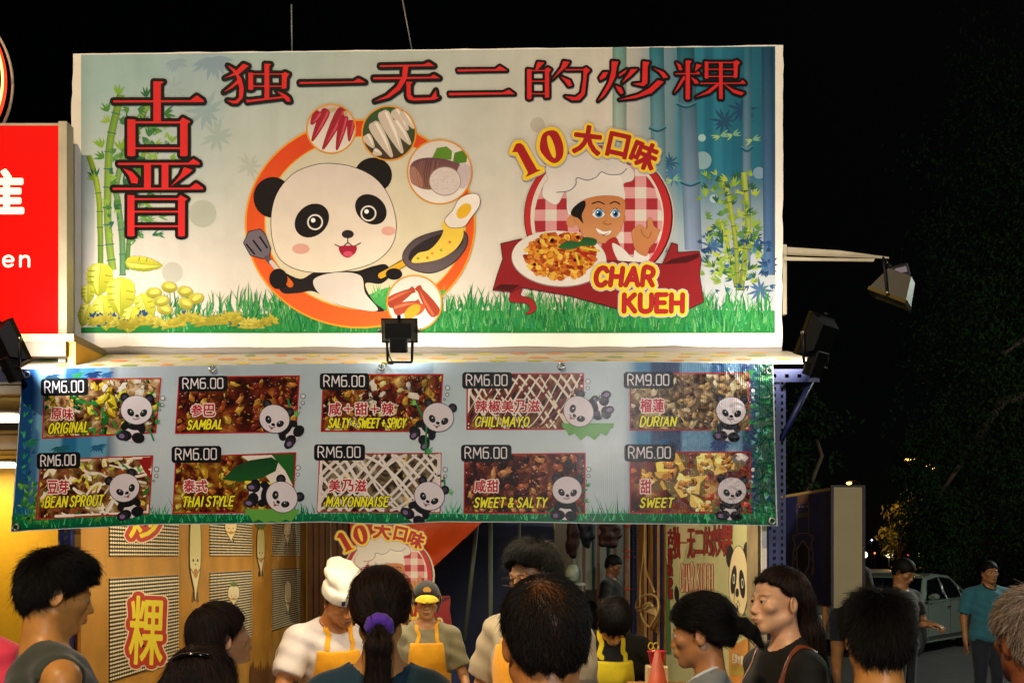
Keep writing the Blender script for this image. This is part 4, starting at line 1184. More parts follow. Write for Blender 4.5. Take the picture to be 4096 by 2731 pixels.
# ---- panda cubs
def cub(hx, hy, r, tilt, body, kind, holds):
    """hx, hy head centre; tilt in radians; body = direction (radians, y down) from head to belly"""
    d = Art(lambda x, y, l: mp_(x, min(y, yb(min(max(x, 45), 3110)) - 3), l), 12.5)
    ct_, st_ = math.cos(tilt), math.sin(tilt)
    H = lambda u, v: (hx + (u * ct_ - v * st_) * r, hy + (u * st_ + v * ct_) * r)
    bx, by = hx + math.cos(body) * r * 1.35, hy + math.sin(body) * r * 1.35
    cb, sb = math.cos(body), math.sin(body)
    Bd = lambda u, v: (hx + (u * cb - v * sb) * r, hy + (u * sb + v * cb) * r)     # u away from head, v sideways
    blk, wht = '#15161c', '#cdc8d6'
    if holds in (3, 6):
        gp = []
        for k_ in range(13):
            an = math.pi * k_ / 12
            gp.append((hx + (1.0 if holds == 3 else -1) * r * .6 + math.cos(an) * r * 1.7, hy + r * .75 + math.sin(an) * r * (1.15 if k_ % 2 else .75)))
        d.poly(gp, '#5a9a44'); d.level += .4
    d.circle(bx, by, r * .72, wht, ry=r * .6, rot=body); d.level += .4
    d.circle(*Bd(.95, 0), r * .36, blk, ry=r * .66, rot=body); d.level += .4
    for s in (1, -1):
        d.circle(*Bd(1.75, s * .42), r * .34, blk, ry=r * .42, rot=body); d.level += .2
    if kind == 'feet':
        for s in (1, -1):
            d.circle(*Bd(1.95, s * .5 - .2), r * .34, '#22202c', ry=r * .27, rot=body); d.level += .2
            d.circle(*Bd(1.98, s * .5 - .2), r * .2, '#75608c', ry=r * .13, rot=body); d.level += .2
    else:
        d.circle(*Bd(1.8, .62), r * .3, '#22202c', ry=r * .4, rot=body); d.level += .2
        d.circle(*Bd(1.82, .64), r * .15, '#75608c', ry=r * .18, rot=body); d.level += .2
    if holds == 1:
        p = [H(1.35, -.1), H(.1, .45), H(-1.2, 1.6)]
        d.stroke(p, 7, '#1c7a44'); d.stroke([H(.9, 1.2), H(1.2, 1.9)], 7, '#1c7a44')
        for p_ in (H(1.3, -.3), H(1.25, .8)):
            sprig(d, p_[0], p_[1], r * .4, -.8, '#2f8a44', 4)
    elif holds == 2:
        d.stroke(smooth_path([H(.4, -1.55), H(.75, -.9), H(.9, -.3)], 4), 7, '#1f7a40')
        p_ = H(1.3, -.6); sprig(d, p_[0], p_[1], r * .5, -1.5, '#5fae5a', 3)
    elif holds == 4:
        d.stroke([Bd(.4, 1.6), Bd(.9, .2), Bd(2.3, -1.1)], 7, '#1c7a44')
        p_ = Bd(2.2, -1.1); sprig(d, p_[0], p_[1], r * .55, -.6, '#3f9a50', 4); p_ = Bd(.4, 1.6); sprig(d, p_[0], p_[1], r * .5, 3.6, '#6fbe5a', 3)
    for s in (1, -1):
        d.circle(*Bd(1.15, s * .55), r * .3, blk, ry=r * .24, rot=body + s * .5); d.level += .2
    d.level += .4
    for s in (1, -1):
        x, y = H(s * .8, -.78)
        d.circle(x, y, r * .3, '#17181f'); d.level += .1; d.circle(x, y, r * .15, '#34323f'); d.level += .1
    d.level += .4
    d.circle(hx, hy, r * 1.04, '#3a3844', ry=r * .96, rot=tilt, n=36); d.level += .4
    d.circle(hx, hy, r * 1.0, wht, ry=r * .92, rot=tilt, n=36); d.level += .4
    for s in (1, -1):
        x, y = H(s * .42 + .05, .18)
        d.circle(x, y, r * .27, '#1b1b22', ry=r * .2, rot=tilt - s * .9); d.level += .2
        x, y = H(s * .38 + .05, .14)
        d.circle(x, y, r * .1, '#4a5a60'); d.level += .1; d.circle(x, y, r * .075, '#0a0a0c'); d.level += .1; d.circle(x - 2, y - 2, 2.2, '#e8e8f0'); d.level += .1
    x, y = H(.05, .38); d.circle(x, y, r * .13, '#16161c', ry=r * .1, rot=tilt); d.level += .1
    d.stroke(smooth_path([H(-.18, .55), H(0, .62), H(.22, .5)], 3), 3, '#16161c')
    if holds != 1: d.circle(*H(.03, .66), r * .08, '#a83a4a')
    d.build('panda_cub_print', M_MENU, menu)
    d = Art(mp_, 12)
    return d
for c in ((546, 1639, 62, .05, 1.75, 'sit', 1), (1098, 1675, 60, .35, .7, 'sit', 2), (1753, 1668, 61, .2, 2.35, 'feet', 4), (2314, 1645, 62, .9, -.2, 'feet', 3), (2924, 1642, 59, .08, 1.7, 'sit', 1),
          (497, 1950, 60, -.35, 1.3, 'sit', 2), (1127, 1987, 64, .75, 3.3, 'feet', 6), (1717, 1983, 60, .4, 2.2, 'sit', 2), (2268, 1959, 58, .05, 1.65, 'sit', 1), (2928, 1961, 57, .05, 1.65, 'sit', 1)):
    cub(*c)
d = Art(mp_, 8)
for x, y in ((650, 1592), (1212, 1584), (1790, 1551), (2352, 1525), (3012, 1562), (626, 1876), (1192, 1870), (1781, 1877), (2355, 1876), (3012, 1878)):
    for r_, dx, dy in ((10.5, 0, 0), (8, -1, 27), (5, -12, 46)):
        d.circle(x + dx, y + dy, r_, '#20242c', n=18)
        d.level += .3; d.circle(x + dx, y + dy, r_ - 2.4, '#c4ccd6', n=18); d.level -= .3
d.build('bubble_print', M_MENU, menu, kind='stuff')
# metal eyelets
M_STEEL = mat('zinc_plated_steel', '#b8b4a8', .3, 1.0)
M_DARKHOLE = mat('dark_opening', '#050505', .9)
for i, (x, y) in enumerate(((850, 1474), (1527, 1468), (2245, 1463), (62, 2108), (3088, 2083), (3078, 1482), (108, 1498))):
    m = MB()
    c = Vector(mp_(x, y, .009))
    m.tube([c + Vector((.0115 * math.cos(t), 0, .0115 * math.sin(t))) for t in [6.2832 * q_ / 16 for q_ in range(17)]], .0035, 6)
    m.build('eyelet', M_STEEL, menu)
# ================================================================ ground and stall
M_ASPH = mat('asphalt', '#2c2b2c', .85, noise=.35, nscale=3, bump=.6, bscale=60)
m = MB()
N = 24
g = [(-300 + 600 * i / N, -60 + 460 * j / N) for j in range(N + 1) for i in range(N + 1)]
m.add([(x, y, 0) for x, y in g], [(j * (N + 1) + i, j * (N + 1) + i + 1, (j + 1) * (N + 1) + i + 1, (j + 1) * (N + 1) + i) for j in range(N) for i in range(N)])
m.build('ground', M_ASPH, kind='structure')

M_BLUE = mat('blue_painted_steel', '#0d1e58', .5, noise=.25, nscale=14, spec=.6)
M_WOOD = mat('raw_plywood', '#a8783a', .6, noise=.25, nscale=6, bump=.2, bscale=30, bstretch=(1, 1, .08))
M_OCHRE = mat('yellow_wood_board', '#a8782c', .5, noise=.22, nscale=3.5, bump=.15, bscale=30, bstretch=(1, 1, .06))
M_CREAM = mat('cream_painted_steel', '#b4a88e', .5, noise=.12, nscale=12)
M_BLACK = mat('black_enamel', '#060505', .5, spec=.35, noise=.3, nscale=20)
M_GLASSY = mat('lamp_glass', '#fff2d8', .2, emit='#fff0d0', estr=12)
M_GLOFF = mat('unlit_lamp_glass', '#1c1c1e', .25)
M_TUBE = mat('lit_tube', '#ffffff', .4, emit='#fff4dc', estr=9)
M_WHITEP = mat('white_plastic', '#dcd8cc', .45)
M_ROPE = mat('red_plastic_tie', '#d8401c', .5)

def slotted(m, x0, x1, y, z0, z1, th=.003, pitch=.027, slot=.014, vertical=True, M=None, sw=.3):
    """perforated strip in the x-z plane (vertical) or along x"""
    if vertical:
        w = x1 - x0; a_, b_ = x0 + w * (.5 - sw / 2), x0 + w * (.5 + sw / 2)
        m.box((x0, y, z0), (a_, y + th, z1), M=M); m.box((b_, y, z0), (x1, y + th, z1), M=M)
        z = z0
        while z < z1:
            m.box((a_, y, z), (b_, y + th, min(z1, z + pitch - slot)), M=M); z += pitch
    else:
        h = z1 - z0; a_, b_ = z0 + h * (.5 - sw / 2), z0 + h * (.5 + sw / 2)
        m.box((x0, y, z0), (x1, y + th, a_), M=M); m.box((x0, y, b_), (x1, y + th, z1), M=M)
        x = x0
        while x < x1:
            m.box((x, y, a_), (min(x1, x + pitch - slot), y + th, b_), M=M); x += pitch
XL, XR = -1.733, 1.05
frame = thing('stall_frame', (XL, 3.97, 0), 'blue slotted steel frame with upright posts and long front beam holding up the awning', 'frame')
def post(x, y, z1=2.5, w=.042, face=1):
    m = MB()
    slotted(m, x, x + w, y, 0, z1)
    m.box((x if face < 0 else x + w - .003, y + .003, 0), ((x + .003) if face < 0 else x + w, y + w, z1))
    return m.build('post', M_BLUE, frame)
post(1.024, 3.965); post(1.066, 3.985, w=.03); post(-1.80, 3.965)
post(-1.80, 8.4); post(1.024, 8.45)
for d_ in (8.55, 7.2, 6.85):
    m = MB()
    Mx = Matrix.Translation((1.035, d_, 0)) @ Matrix.Rotation(R(90), 4, 'Z')
    slotted(m, 0, .09, 0, 0, 2.5, M=Mx)
    m.build('post', M_BLUE, frame)
m = MB()
zb_ = W(0, 1475, 3.955).z
slotted(m, -2.25, 1.222, 3.955, zb_ - .052, zb_ - .004, vertical=False, pitch=.05, slot=.016)
m.box((-2.25, 3.958, zb_ - .004), (1.222, 4.0, zb_))
m.build('beam', M_BLUE, frame)
m = MB()       # diagonal brace, right
m.tube([(1.20, 3.98, 2.46), (1.075, 3.98, 2.22)], .012, 4)
m.build('brace', M_BLUE, frame)
for s_ in ((XL, 8.4), ):
    pass
m = MB(); m.box((XL, 8.4, 2.42), (1.02, 8.43, 2.46)); m.build('crossbar', M_BLUE, frame)

# unseen roof sheet, added to block light; the banner's own back frame
M_ROOF = mat('grey_roof_sheet', '#8a8a86', .6)
roof = solid('unseen_stall_roof', M_ROOF, None, lambda m: m.box((XL - .05, 4.4, 2.66), (1.1, 8.5, 2.68)), label='unseen flat grey roof added to block light over the stall', cat='roof')
bf = thing('banner_frame', (0, 4.42, 2.7), 'cream angle-iron frame behind the big banner with an arm reaching out right', 'frame')
m = MB()
for x in (-1.9, -.9, .1, 1.14): m.box((x, 4.372, 2.6), (x + .035, 4.405, 3.92))
for z in (2.72, 3.4, 3.88): m.box((-1.9, 4.406, z), (1.175, 4.44, z + .035))
m.build('back_frame', M_CREAM, bf)
m = MB()
p = [W(3131, 978, 4.36), W(3147, 978, 4.36), W(3147, 1256, 4.36), W(3131, 1256, 4.36)]
m.add([*p, *[q + Vector((0, .03, 0)) for q in p]], [(3, 2, 1, 0), (4, 5, 6, 7), (0, 1, 5, 4), (1, 2, 6, 5), (2, 3, 7, 6), (3, 0, 4, 7)])
m.build('upright', M_CREAM, bf)
m = MB()
def slab(m, pts, th):
    n = len(pts)
    m.add([*pts, *[q + Vector((0, th, 0)) for q in pts]], [tuple(range(n - 1, -1, -1)), tuple(range(n, 2 * n))] + [(i, (i + 1) % n, n + (i + 1) % n, n + i) for i in range(n)])
slab(m, [W(3148, 988, 4.37), W(3360, 1002, 4.37), W(3556, 1028, 4.37), W(3556, 1034, 4.37), W(3440, 1030, 4.37), W(3148, 1020, 4.37)], .004)
slab(m, [W(3134, 1028, 4.34), W(3148, 1027, 4.34), W(3300, 1032, 4.34), W(3500, 1034, 4.34), W(3495, 1046, 4.34), W(3150, 1041, 4.34), W(3134, 1041, 4.34)], .006)
m.build('arm', M_CREAM, bf)

# awning: printed oilcloth sloping down to the front beam
M_AWN = mat('oilcloth', (.8, .76, .68), .45, attr=True, noise=.06, bump=.3, bscale=8, bdist=.02)
aw = thing('awning', W(1650, 1455, 3.95), 'sloping cream oilcloth awning with yellow, green and orange ovals between the two banners', 'awning')
A0, A1, A2, A3 = W(80, 1474, 3.945), W(3300, 1441, 3.945), W(3150, 1404, 4.36), W(178, 1416, 4.36)
def aw_pl(u, v, l):
    p = (A0 * (1 - u) + A1 * u) * (1 - v) + (A3 * (1 - u) + A2 * u) * v
    return (p.x, p.y - l, p.z + l * 2 + .004 * math.sin(u * 60) * v * 0)
m = MB()
n = 60
pts = []
for j in range(5):
    for i in range(n + 1):
        pts.append(aw_pl(i / n, j / 4, 0))
m.add(pts, [(j * (n + 1) + i, j * (n + 1) + i + 1, (j + 1) * (n + 1) + i + 1, (j + 1) * (n + 1) + i) for j in range(4) for i in range(n)])
m.add([aw_pl(0, 0, 0), aw_pl(1, 0, 0), Vector(aw_pl(1, 0, 0)) - Vector((0, 0, .012)), Vector(aw_pl(0, 0, 0)) - Vector((0, 0, .012))], [(0, 3, 2, 1)])
m.build('awning_sheet', mat('oilcloth_plain', '#c4baa4', .45, noise=.05, bump=.3, bscale=8, bdist=.02), aw)
d = Art(lambda u, v, l: aw_pl(u, v, l + .0004), 1)
ra = random.Random(12)
for j in range(3):
    for i in range(22):
        u = (i + .5 * (j % 2) + ra.uniform(-.15, .15)) / 22; v = .17 + j * .32 + ra.uniform(-.05, .05)
        if .02 < u < .98:
            d.circle(u, v, .0105 * ra.uniform(.7, 1.25), ra.choice(['#e0c020', '#d8c832', '#b8b83a', '#7f9a44', '#d88a4a', '#e0a83a']), ry=.075, rot=0, n=18)
d.build('oval_print', M_AWN, aw, kind='stuff')
# loose cloth folded under the banner
m = MB()
pts = []
for i in range(61):
    x = 265 + (3128 - 265) * i / 60
    pts += [W(x, 1380 + 3 * math.sin(i * .8), 4.365), W(x, 1404 + 4 * math.sin(i * .5 + 1), 4.32), W(x, 1420 + 3 * math.sin(i * .9), 4.355)]
m.add(pts, [(3 * i + k, 3 * i + k + 1, 3 * i + k + 4, 3 * i + k + 3) for i in range(60) for k in range(2)], True)
m.build('loose_hem', mat('grey_white_cloth', '#8a8278', .7), banner)

# ---------------------------------------------------------------- floodlights
def flood(cls, loc, aim, w, h, label, on=None, gear=True, energy=0, color=(1, .95, .87), depth=.05, legs=True, legh=.09, roll=0, glass=None, legdir=None, lk=1.0):
    t = thing(cls, loc, label, 'floodlight', 'floodlights on the banner')
    Mt = Matrix.Translation(loc) @ (Vector(aim).to_track_quat('Y', 'Z').to_matrix().to_4x4()) @ Matrix.Rotation(R(roll), 4, 'Y')
    m = MB()
    a_, b_ = w / 2, h / 2
    fr = [(-a_, .012, -b_), (a_, .012, -b_), (a_, .012, b_), (-a_, .012, b_)]
    bk = [(-a_ * .72, -depth, -b_ * .6), (a_ * .72, -depth, -b_ * .6), (a_ * .72, -depth, b_ * .6), (-a_ * .72, -depth, b_ * .6)]
    mid = [(-a_ * .96, 0, -b_ * .96), (a_ * .96, 0, -b_ * .96), (a_ * .96, 0, b_ * .96), (-a_ * .96, 0, b_ * .96)]
    V = [Mt @ Vector(q) for q in mid + bk]
    m.add(V, [(4, 7, 6, 5)] + [(i, i + 4, (i + 1) % 4 + 4, (i + 1) % 4) for i in range(4)])
    m.build('housing', M_BLACK, t)
    m = MB()
    m.box((-a_, -.002, b_ - .007), (a_, .014, b_), M=Mt); m.box((-a_, -.002, -b_), (a_, .014, -b_ + .007), M=Mt)
    m.box((-a_, -.001, -b_ + .007), (-a_ + .007, .0135, b_ - .007), M=Mt); m.box((a_ - .007, -.001, -b_ + .007), (a_, .0135, b_ - .007), M=Mt)
    m.build('rim', mat('worn_bronze_rim', '#5a5028', .3, .8), t)
    m = MB(); m.box((-a_ + .007, .004, -b_ + .007), (a_ - .007, .008, b_ - .007), M=Mt)
    m.build('glass', M_GLASSY if on else M_GLOFF, t)
    if gear:
        m = MB(); m.box((-w * .24, -depth - .012, -b_ * 1.75), (w * .24, -depth + .028, -b_ * .55), M=Mt, bev=.004)
        m.build('junction_box', M_BLACK, t)
    m = MB(); m.tube([Mt @ Vector((0, -.008, b_)), Mt @ Vector((0, -.008, b_ + .012))], .007, 10)
    m.build('lug', M_BLACK, t)
    base = Vector(loc)
    if legs:
        down = Vector(legdir or (0, 0, -1))
        for s_ in (-1, 1):
            m = MB(); q = Mt @ Vector((s_ * (a_ * lk + .006), 0, -b_ * .8 if lk < 1 else 0)); e = base + down * legh + (q - base) * .95
            m.tube([q, q * .5 + e * .5, e], [.006, .006, .005], 6)
            m.build('bracket_leg', M_BLACK, t)
        m = MB()
        e1 = base + down * legh + (Mt @ Vector((-(a_ * lk + .006), 0, -b_ * .8 if lk < 1 else 0)) - base) * .95; e2 = base + down * legh + (Mt @ Vector((a_ * lk + .006, 0, -b_ * .8 if lk < 1 else 0)) - base) * .95
        m.tube([e1, e2], .005, 6); m.build('bracket_foot', M_BLACK, t)
    for s_ in (-1, 1):
        m = MB(); m.tube([Mt @ Vector((s_ * (a_ + .002), 0, 0)), Mt @ Vector((s_ * (a_ + .014), 0, 0))], .008, 8)
        m.build('bolt', M_STEEL, t)
    if on:
        l = bpy.data.lights.new('floodlight_lamp', 'AREA')
        l.shape = 'RECTANGLE'; l.size, l.size_y = w * .9, h * .9
        l.energy = energy; l.color = color; l.spread = R(170)
        lo = bpy.data.objects.new('floodlight_lamp', l)
        lo.matrix_world = Mt @ Matrix.Translation((0, .02, 0)) @ Matrix.Rotation(R(90), 4, 'X')
        COL.objects.link(lo)
    return t, Mt
flood('floodlight', W(1598, 1322, 3.80), (0, 1, .25), .138, .092, 'small black floodlight on thin legs in front of the orange ring print', True, energy=2.6, legh=.085, lk=.62)
flood('floodlight', W(45, 1370, 3.80), (.62, .62, .42), .17, .16, 'black floodlight at the left end of the awning by the red sign', True, energy=7, legh=.1)
flood('floodlight', W(3262, 1345, 3.80), (-.6, .62, .38), .17, .165, 'black floodlight standing at the right end of the awning', True, energy=5.2, legh=.11)
flood('floodlight', W(3562, 1190, 4.30), (-.40, .22, -.88), .17, .17, 'unlit floodlight hanging from the cream arm right of the banner', False, gear=False, depth=.10, legh=.15, legdir=(-.12, 0, 1))
jb_ = [o for o in COL.objects if o.get('label', '').startswith('unlit floodlight')][0]
Mj = Matrix.Translation(W(3588, 1090, 4.30)) @ Matrix.Rotation(R(-14), 4, 'Y')
m = MB(); m.box((-.045, -.03, -.035), (.045, .03, .03), M=Mj, bev=.008); m.build('junction_box', M_BLACK, jb_)
m = MB(); m.box((-.02, -.0325, -.012), (.03, -.0305, .012), M=Mj); m.build('rating_plate', mat('pale_plate', '#8a8098', .5), jb_)
m = MB(); m.tube([W(3545, 1046, 4.33), W(3560, 1062, 4.30), W(3588, 1075, 4.29)], .005, 6); m.build('wire', M_BLACK, jb_)
# cords
cd = thing('power_cord', W(1545, 1470, 3.86), 'short black cord dropping from the middle floodlight to the banner edge', 'cord')
m = MB(); m.tube(smooth_path([tuple(W(1552, 1400, 3.8)), tuple(W(1560, 1430, 3.84)), tuple(W(1572, 1455, 3.88)), tuple(W(1530, 1452, 3.9)), tuple(W(1527, 1466, 3.9))], 5), .0025, 6); m.build('wire', M_BLACK, cd)

# thin rods standing above the banner
for x, y0, x1, lb in ((1166, 20, 1168, 'thin upright aerial rod rising behind the left half of the big banner'), (1610, 0, 1650, 'thin leaning aerial rod rising behind the middle of the big banner')):
    m = MB(); m.tube([W(x1, 215, 4.6), W(x, y0, 4.6)], .0035, 6)
    m.build('aerial_rod', mat('dull_grey_metal', '#8a8a86', .5, .3), label=lb, cat='aerial')

# ---------------------------------------------------------------- left wall with check panels
lw = thing('stall_side_wall', (XL, 4.0, 0), 'yellow wooden side wall on the left with check-patterned panels and cartoon vegetables', 'wall')
# vertical boards
yy = 4.0
nb = 0
edges_b = [4.0, 4.25, 5.2, 5.66, 6.68, 7.14, 8.4]
for y0, y1 in zip(edges_b[:-1], edges_b[1:]):
    m = MB(); m.box((XL - .025, y0 + .002, 0), (XL - .001 * (nb % 2), y1 - .002, 2.5))
    m.build('board', M_OCHRE, lw); nb += 1
def tooth_mat():
    m = mat('check_print', '#d8c49a', .5)
    nt = m.node_tree; L = nt.links.new
    tc = nd(nt, 'ShaderNodeTexCoord'); sp = nd(nt, 'ShaderNodeSeparateXYZ'); L(tc.outputs['Object'], sp.inputs[0])
    def mth(op, a_, b_=None):
        n_ = nd(nt, 'ShaderNodeMath', operation=op)
        for i_, v in enumerate((a_, b_)):
            if v is None: continue
            if isinstance(v, (int, float)): n_.inputs[i_].default_value = v
            else: L(v, n_.inputs[i_])
        return n_.outputs[0]
    u = mth('ABSOLUTE', mth('SUBTRACT', mth('FRACT', mth('MULTIPLY', sp.outputs['Y'], 1 / .027)), .5))
    v = mth('ABSOLUTE', mth('SUBTRACT', mth('FRACT', mth('MULTIPLY', sp.outputs['Z'], 1 / .0168)), .5))
    s_ = mth('ADD', mth('MULTIPLY', u, .62), v)
    k_ = mth('LESS_THAN', s_, .46)
    mx = nd(nt, 'ShaderNodeMix', data_type='RGBA'); L(k_, mx.inputs[0])
    mx.inputs[6].default_value = (*lin('#dcc9a0'), 1); mx.inputs[7].default_value = (*lin('#14201a'), 1)
    L(mx.outputs[2], nt.nodes['Principled BSDF'].inputs['Base Color'])
    return m
M_TOOTH = tooth_mat()
for y0, y1 in ((4.28, 5.165), (5.70, 6.62), (7.19, 8.17)):
    for z0, z1 in ((1.215, 1.661), (1.757, 2.3)):
        m = MB(); m.box((XL, y0, z0), (XL + .004, y1, z1)); m.build('check_panel', M_TOOTH, lw)
spl = side_plane(XL)
MA = mat('plain_print', (.5, .5, .5), .55, attr=True)
spl2 = lambda x, y, l: spl(x, y, l + .005)
for ch, bx, lb in (('粿', (520, 2385, 652, 2655), 'yellow and red brush character on the lower check panel'), ('炒', (520, 2010, 640, 2150), 'yellow and red brush character on the upper check panel')):
    d = Art(spl2, 1)
    d.char(ch, *bx, '#d8c62a', [(50, '#d8c0a0'), (40, '#a8301c')], 5.5, .04)
    d.build('brush_character', MA, lw, label=lb)
def radish(cx, y0, y1, w, leafy, c='#c8c07a'):
    d = Art(spl2, 1)
    h = y1 - y0
    body = smooth_path([(cx - w * .35, y0), (cx - w * .5, y0 + h * .3), (cx - w * .45, y0 + h * .6), (cx - w * .1, y0 + h * .86), (cx, y0 + h), (cx + w * .12, y0 + h * .86), (cx + w * .42, y0 + h * .6), (cx + w * .5, y0 + h * .3), (cx + w * .35, y0)], 4, True)
    d.stroke(body, 4, '#3a3020', closed=True); d.level += .5
    d.poly(body, c, '#d8c898'); d.level += .5
    for s in (-1, 1):
        d.circle(cx + s * w * .2, y0 + h * .5, w * .07, '#1a1410', ry=h * .018)
        d.stroke([(cx + s * w * .45, y0 + h * .6), (cx + s * w * .1, y0 + h * .68)], 3, '#3a3020')
        d.stroke([(cx + s * w * .2, y0 + h * .9), (cx + s * w * .25, y0 + h * 1.02)], 3, '#3a3020')
    d.circle(cx, y0 + h * .55, w * .06, '#1a1410', ry=h * .01)
    d.circle(cx + w * .02, y0 + h * .66, w * .2, '#b07a2c', ry=h * .06)
    if leafy:
        for k_ in range(5): leaf(d, cx, y0, h * .3, w * .22, -1.57 + (k_ - 2) * .35, '#5a6a34')
    d.build('vegetable_cartoon', MA, lw)
radish(782, 2080, 2400, 44, False)
radish(924, 2060, 2165, 46, False, '#d0b070'); radish(935, 2345, 2420, 44, True, '#d8c8a0'); radish(1044, 2120, 2300, 30, True, '#b0a860'); radish(1150, 2070, 2180, 28, False, '#c89a6a'); radish(1152, 2330, 2455, 26, False, '#d8cca8')
# picket-like dark grass print low on the wall
d = Art(spl2, 1)
for k_ in range(22):
    x = 1000 + k_ * 9.5
    d.poly([(x, 2731), (x, 2690 - 20 * math.sin(k_)), (x + 5, 2650 - 14 * math.sin(k_ * 2)), (x + 10, 2690), (x + 10, 2731)], '#6a4420')
d.build('picket_print', MA, lw)

# ---------------------------------------------------------------- back of the stall
M_BROWN = mat('brown_ribbed_board', '#7a5230', .55, noise=.15, nscale=5)
bw = thing('ribbed_back_wall', (-1.5, 8.4, 0), 'brown ribbed back wall behind the man in the white hat', 'wall')
for k_ in range(13):
    x = -1.72 + k_ * .05
    m = MB(); m.box((x, 8.36 + .008 * (k_ % 2), 0), (x + .048, 8.40, 2.5), bev=.006); m.build('board', M_BROWN, bw)
m = MB(); m.tube([W(1322, 2040, 8.3), W(1327, 2500, 8.3)], .006, 6); m.build('pipe', M_CREAM, bw)

def cutout():
    dd = 7.4
    sg = thing('cutout_sign', W(1540, 2560, dd), 'round cut-out cook sign with yellow Chinese caption hanging at the back of the stall', 'sign')
    fp = front_plane(dd)
    P = lambda x, y: (1339 + (x - 225) * .3655, 2092 + (y - 180) * .353)
    o = [P(815 + 505 * math.cos(t), 775 + 490 * math.sin(t)) for t in [6.2832 * i / 48 for i in range(48)]]
    solid('board', mat('sign_board_white', '#cfc4ae', .6), sg, lambda m: m.prism(o, 0, -.02, lambda u, v, w: Vector(fp(u, v, w))))
    cook_emblem(fp, P, .36, MA, sg, 2, full=True)
cutout()

M_ORANGE = mat('orange_tarpaulin', '#f85a18', .5, bump=.5, bscale=4, bdist=.03, noise=.12, nscale=5)
M_NAVY = mat('navy_tarpaulin', '#26386e', .55, bump=.5, bscale=3, bdist=.04, noise=.25, nscale=3)
def cloth(name, pts, m_, label, cat, seed=1, amp=.04, parent=None, nsub=14):
    """quad sheet with soft folds: pts = 4 world corners"""
    rr = random.Random(seed); ph = [rr.uniform(0, 6) for _ in range(4)]
    m = MB(); v = []
    a_, b_, c_, e_ = [Vector(p) for p in pts]
    nrm = (b_ - a_).cross(e_ - a_).normalized()
    for j in range(nsub + 1):
        for i in range(nsub + 1):
            u, w = i / nsub, j / nsub
            p = (a_ * (1 - u) + b_ * u) * (1 - w) + (e_ * (1 - u) + c_ * u) * w
            v.append(p + nrm * amp * (math.sin(u * 9 + ph[0] + w * 2) * .5 + math.sin(u * 4 + w * 7 + ph[1]) * .5))
    m.add(v, [(j * (nsub + 1) + i, j * (nsub + 1) + i + 1, (j + 1) * (nsub + 1) + i + 1, (j + 1) * (nsub + 1) + i) for j in range(nsub) for i in range(nsub)], True)
    return m.build(name, m_, parent, label=label, cat=cat) if not parent else m.build(name, m_, parent)
cloth('orange_tarpaulin', [W(1400, 2030, 8.1), W(1990, 2030, 8.1), W(1712, 2288, 8.2), W(1400, 2420, 8.2)], M_ORANGE, 'orange tarpaulin stretched diagonally behind the cut-out cook sign', 'tarpaulin', 2, .03)
cloth('navy_tarpaulin', [W(1380, 2010, 9.2), W(2215, 2010, 9.6), W(2215, 3050, 9.6), W(1380, 3050, 9.2)], M_NAVY, 'dark navy tarpaulin wall behind the stall, right of the orange one', 'tarpaulin', 3, .06)
cloth('grey_sheet', [W(1900, 2040, 8.9), W(1960, 2040, 8.9), W(1870, 2150, 8.9), W(1830, 2165, 8.9)], mat('translucent_grey_sheet', '#7f8a84', .5), 'small pale grey plastic sheet below the orange tarpaulin', 'sheet', 4, .01)
M_POLE = mat('dull_pole', '#6f756c', .5)
for a_, b_, r_, lb in (((1912, 2060, 8.6), (1858, 2560, 8.6), .018, 'leaning grey tent pole in front of the navy tarpaulin'), ((1962, 2060, 8.5), (1962, 2900, 8.5), .02, 'upright grey tent pole in front of the navy tarpaulin'), ((2076, 2060, 8.8), (2082, 2900, 8.8), .014, 'thin dark tent pole behind the man with glasses')):
    m = MB(); m.tube([W(*a_), W(*b_)], r_, 8); m.build('tent_pole', M_POLE, label=lb, cat='pole')

# right side: boards and the hung poster banner
rw = thing('plywood_side_wall', (XR, 5, 0), 'plywood and blue angle-iron side wall on the right of the stall', 'wall')
def sx(x): return XR * FOC / (x - CXP)
for x0, x1 in ((2549, 2577), (2593, 2628), (2646, 2664)):
    m = MB(); m.box((XR, sx(x1), 0), (XR + .02, sx(x0), 2.5)); m.build('board', M_WOOD, rw)
m = MB(); m.box((XR, 4.42, 0), (XR + .02, 6.8, 2.5)); m.build('board', M_WOOD, rw)
m = MB(); m.box((XR - .012, sx(3043), 0), (XR + .012, sx(2998), 2.5)); m.build('board', mat('grey_plank', '#8a7a5c', .7, noise=.3, nscale=8), rw)
m = MB(); m.box((1.0, 3.99, 0), (1.022, 4.0, 2.4)); m.build('white_strip', M_WHITEP, rw)
pr = Vector((XR - .01, 9.0, 0))
tp = thing('wooden_pole', pr, 'bare wooden pole with red plastic ties at the far end of the right wall', 'pole')
m = MB(); m.tube([pr, pr + Vector((0, 0, 2.6))], .026, 8); m.build('pole', mat('pale_wood_pole', '#8a6440', .6, noise=.2), tp)
for y in (2104, 2204, 2226, 2355):
    z = W(2506, y, 9.0).z
    m = MB(); m.tube([(pr.x + .034 * math.cos(t), pr.y + .034 * math.sin(t), z) for t in [6.2832 * i / 12 for i in range(13)]], .007, 6); m.tube([(pr.x, pr.y - .03, z), (pr.x + .07, pr.y - .03, z - .005)], .006, 6); m.build('tie', M_ROPE, tp)

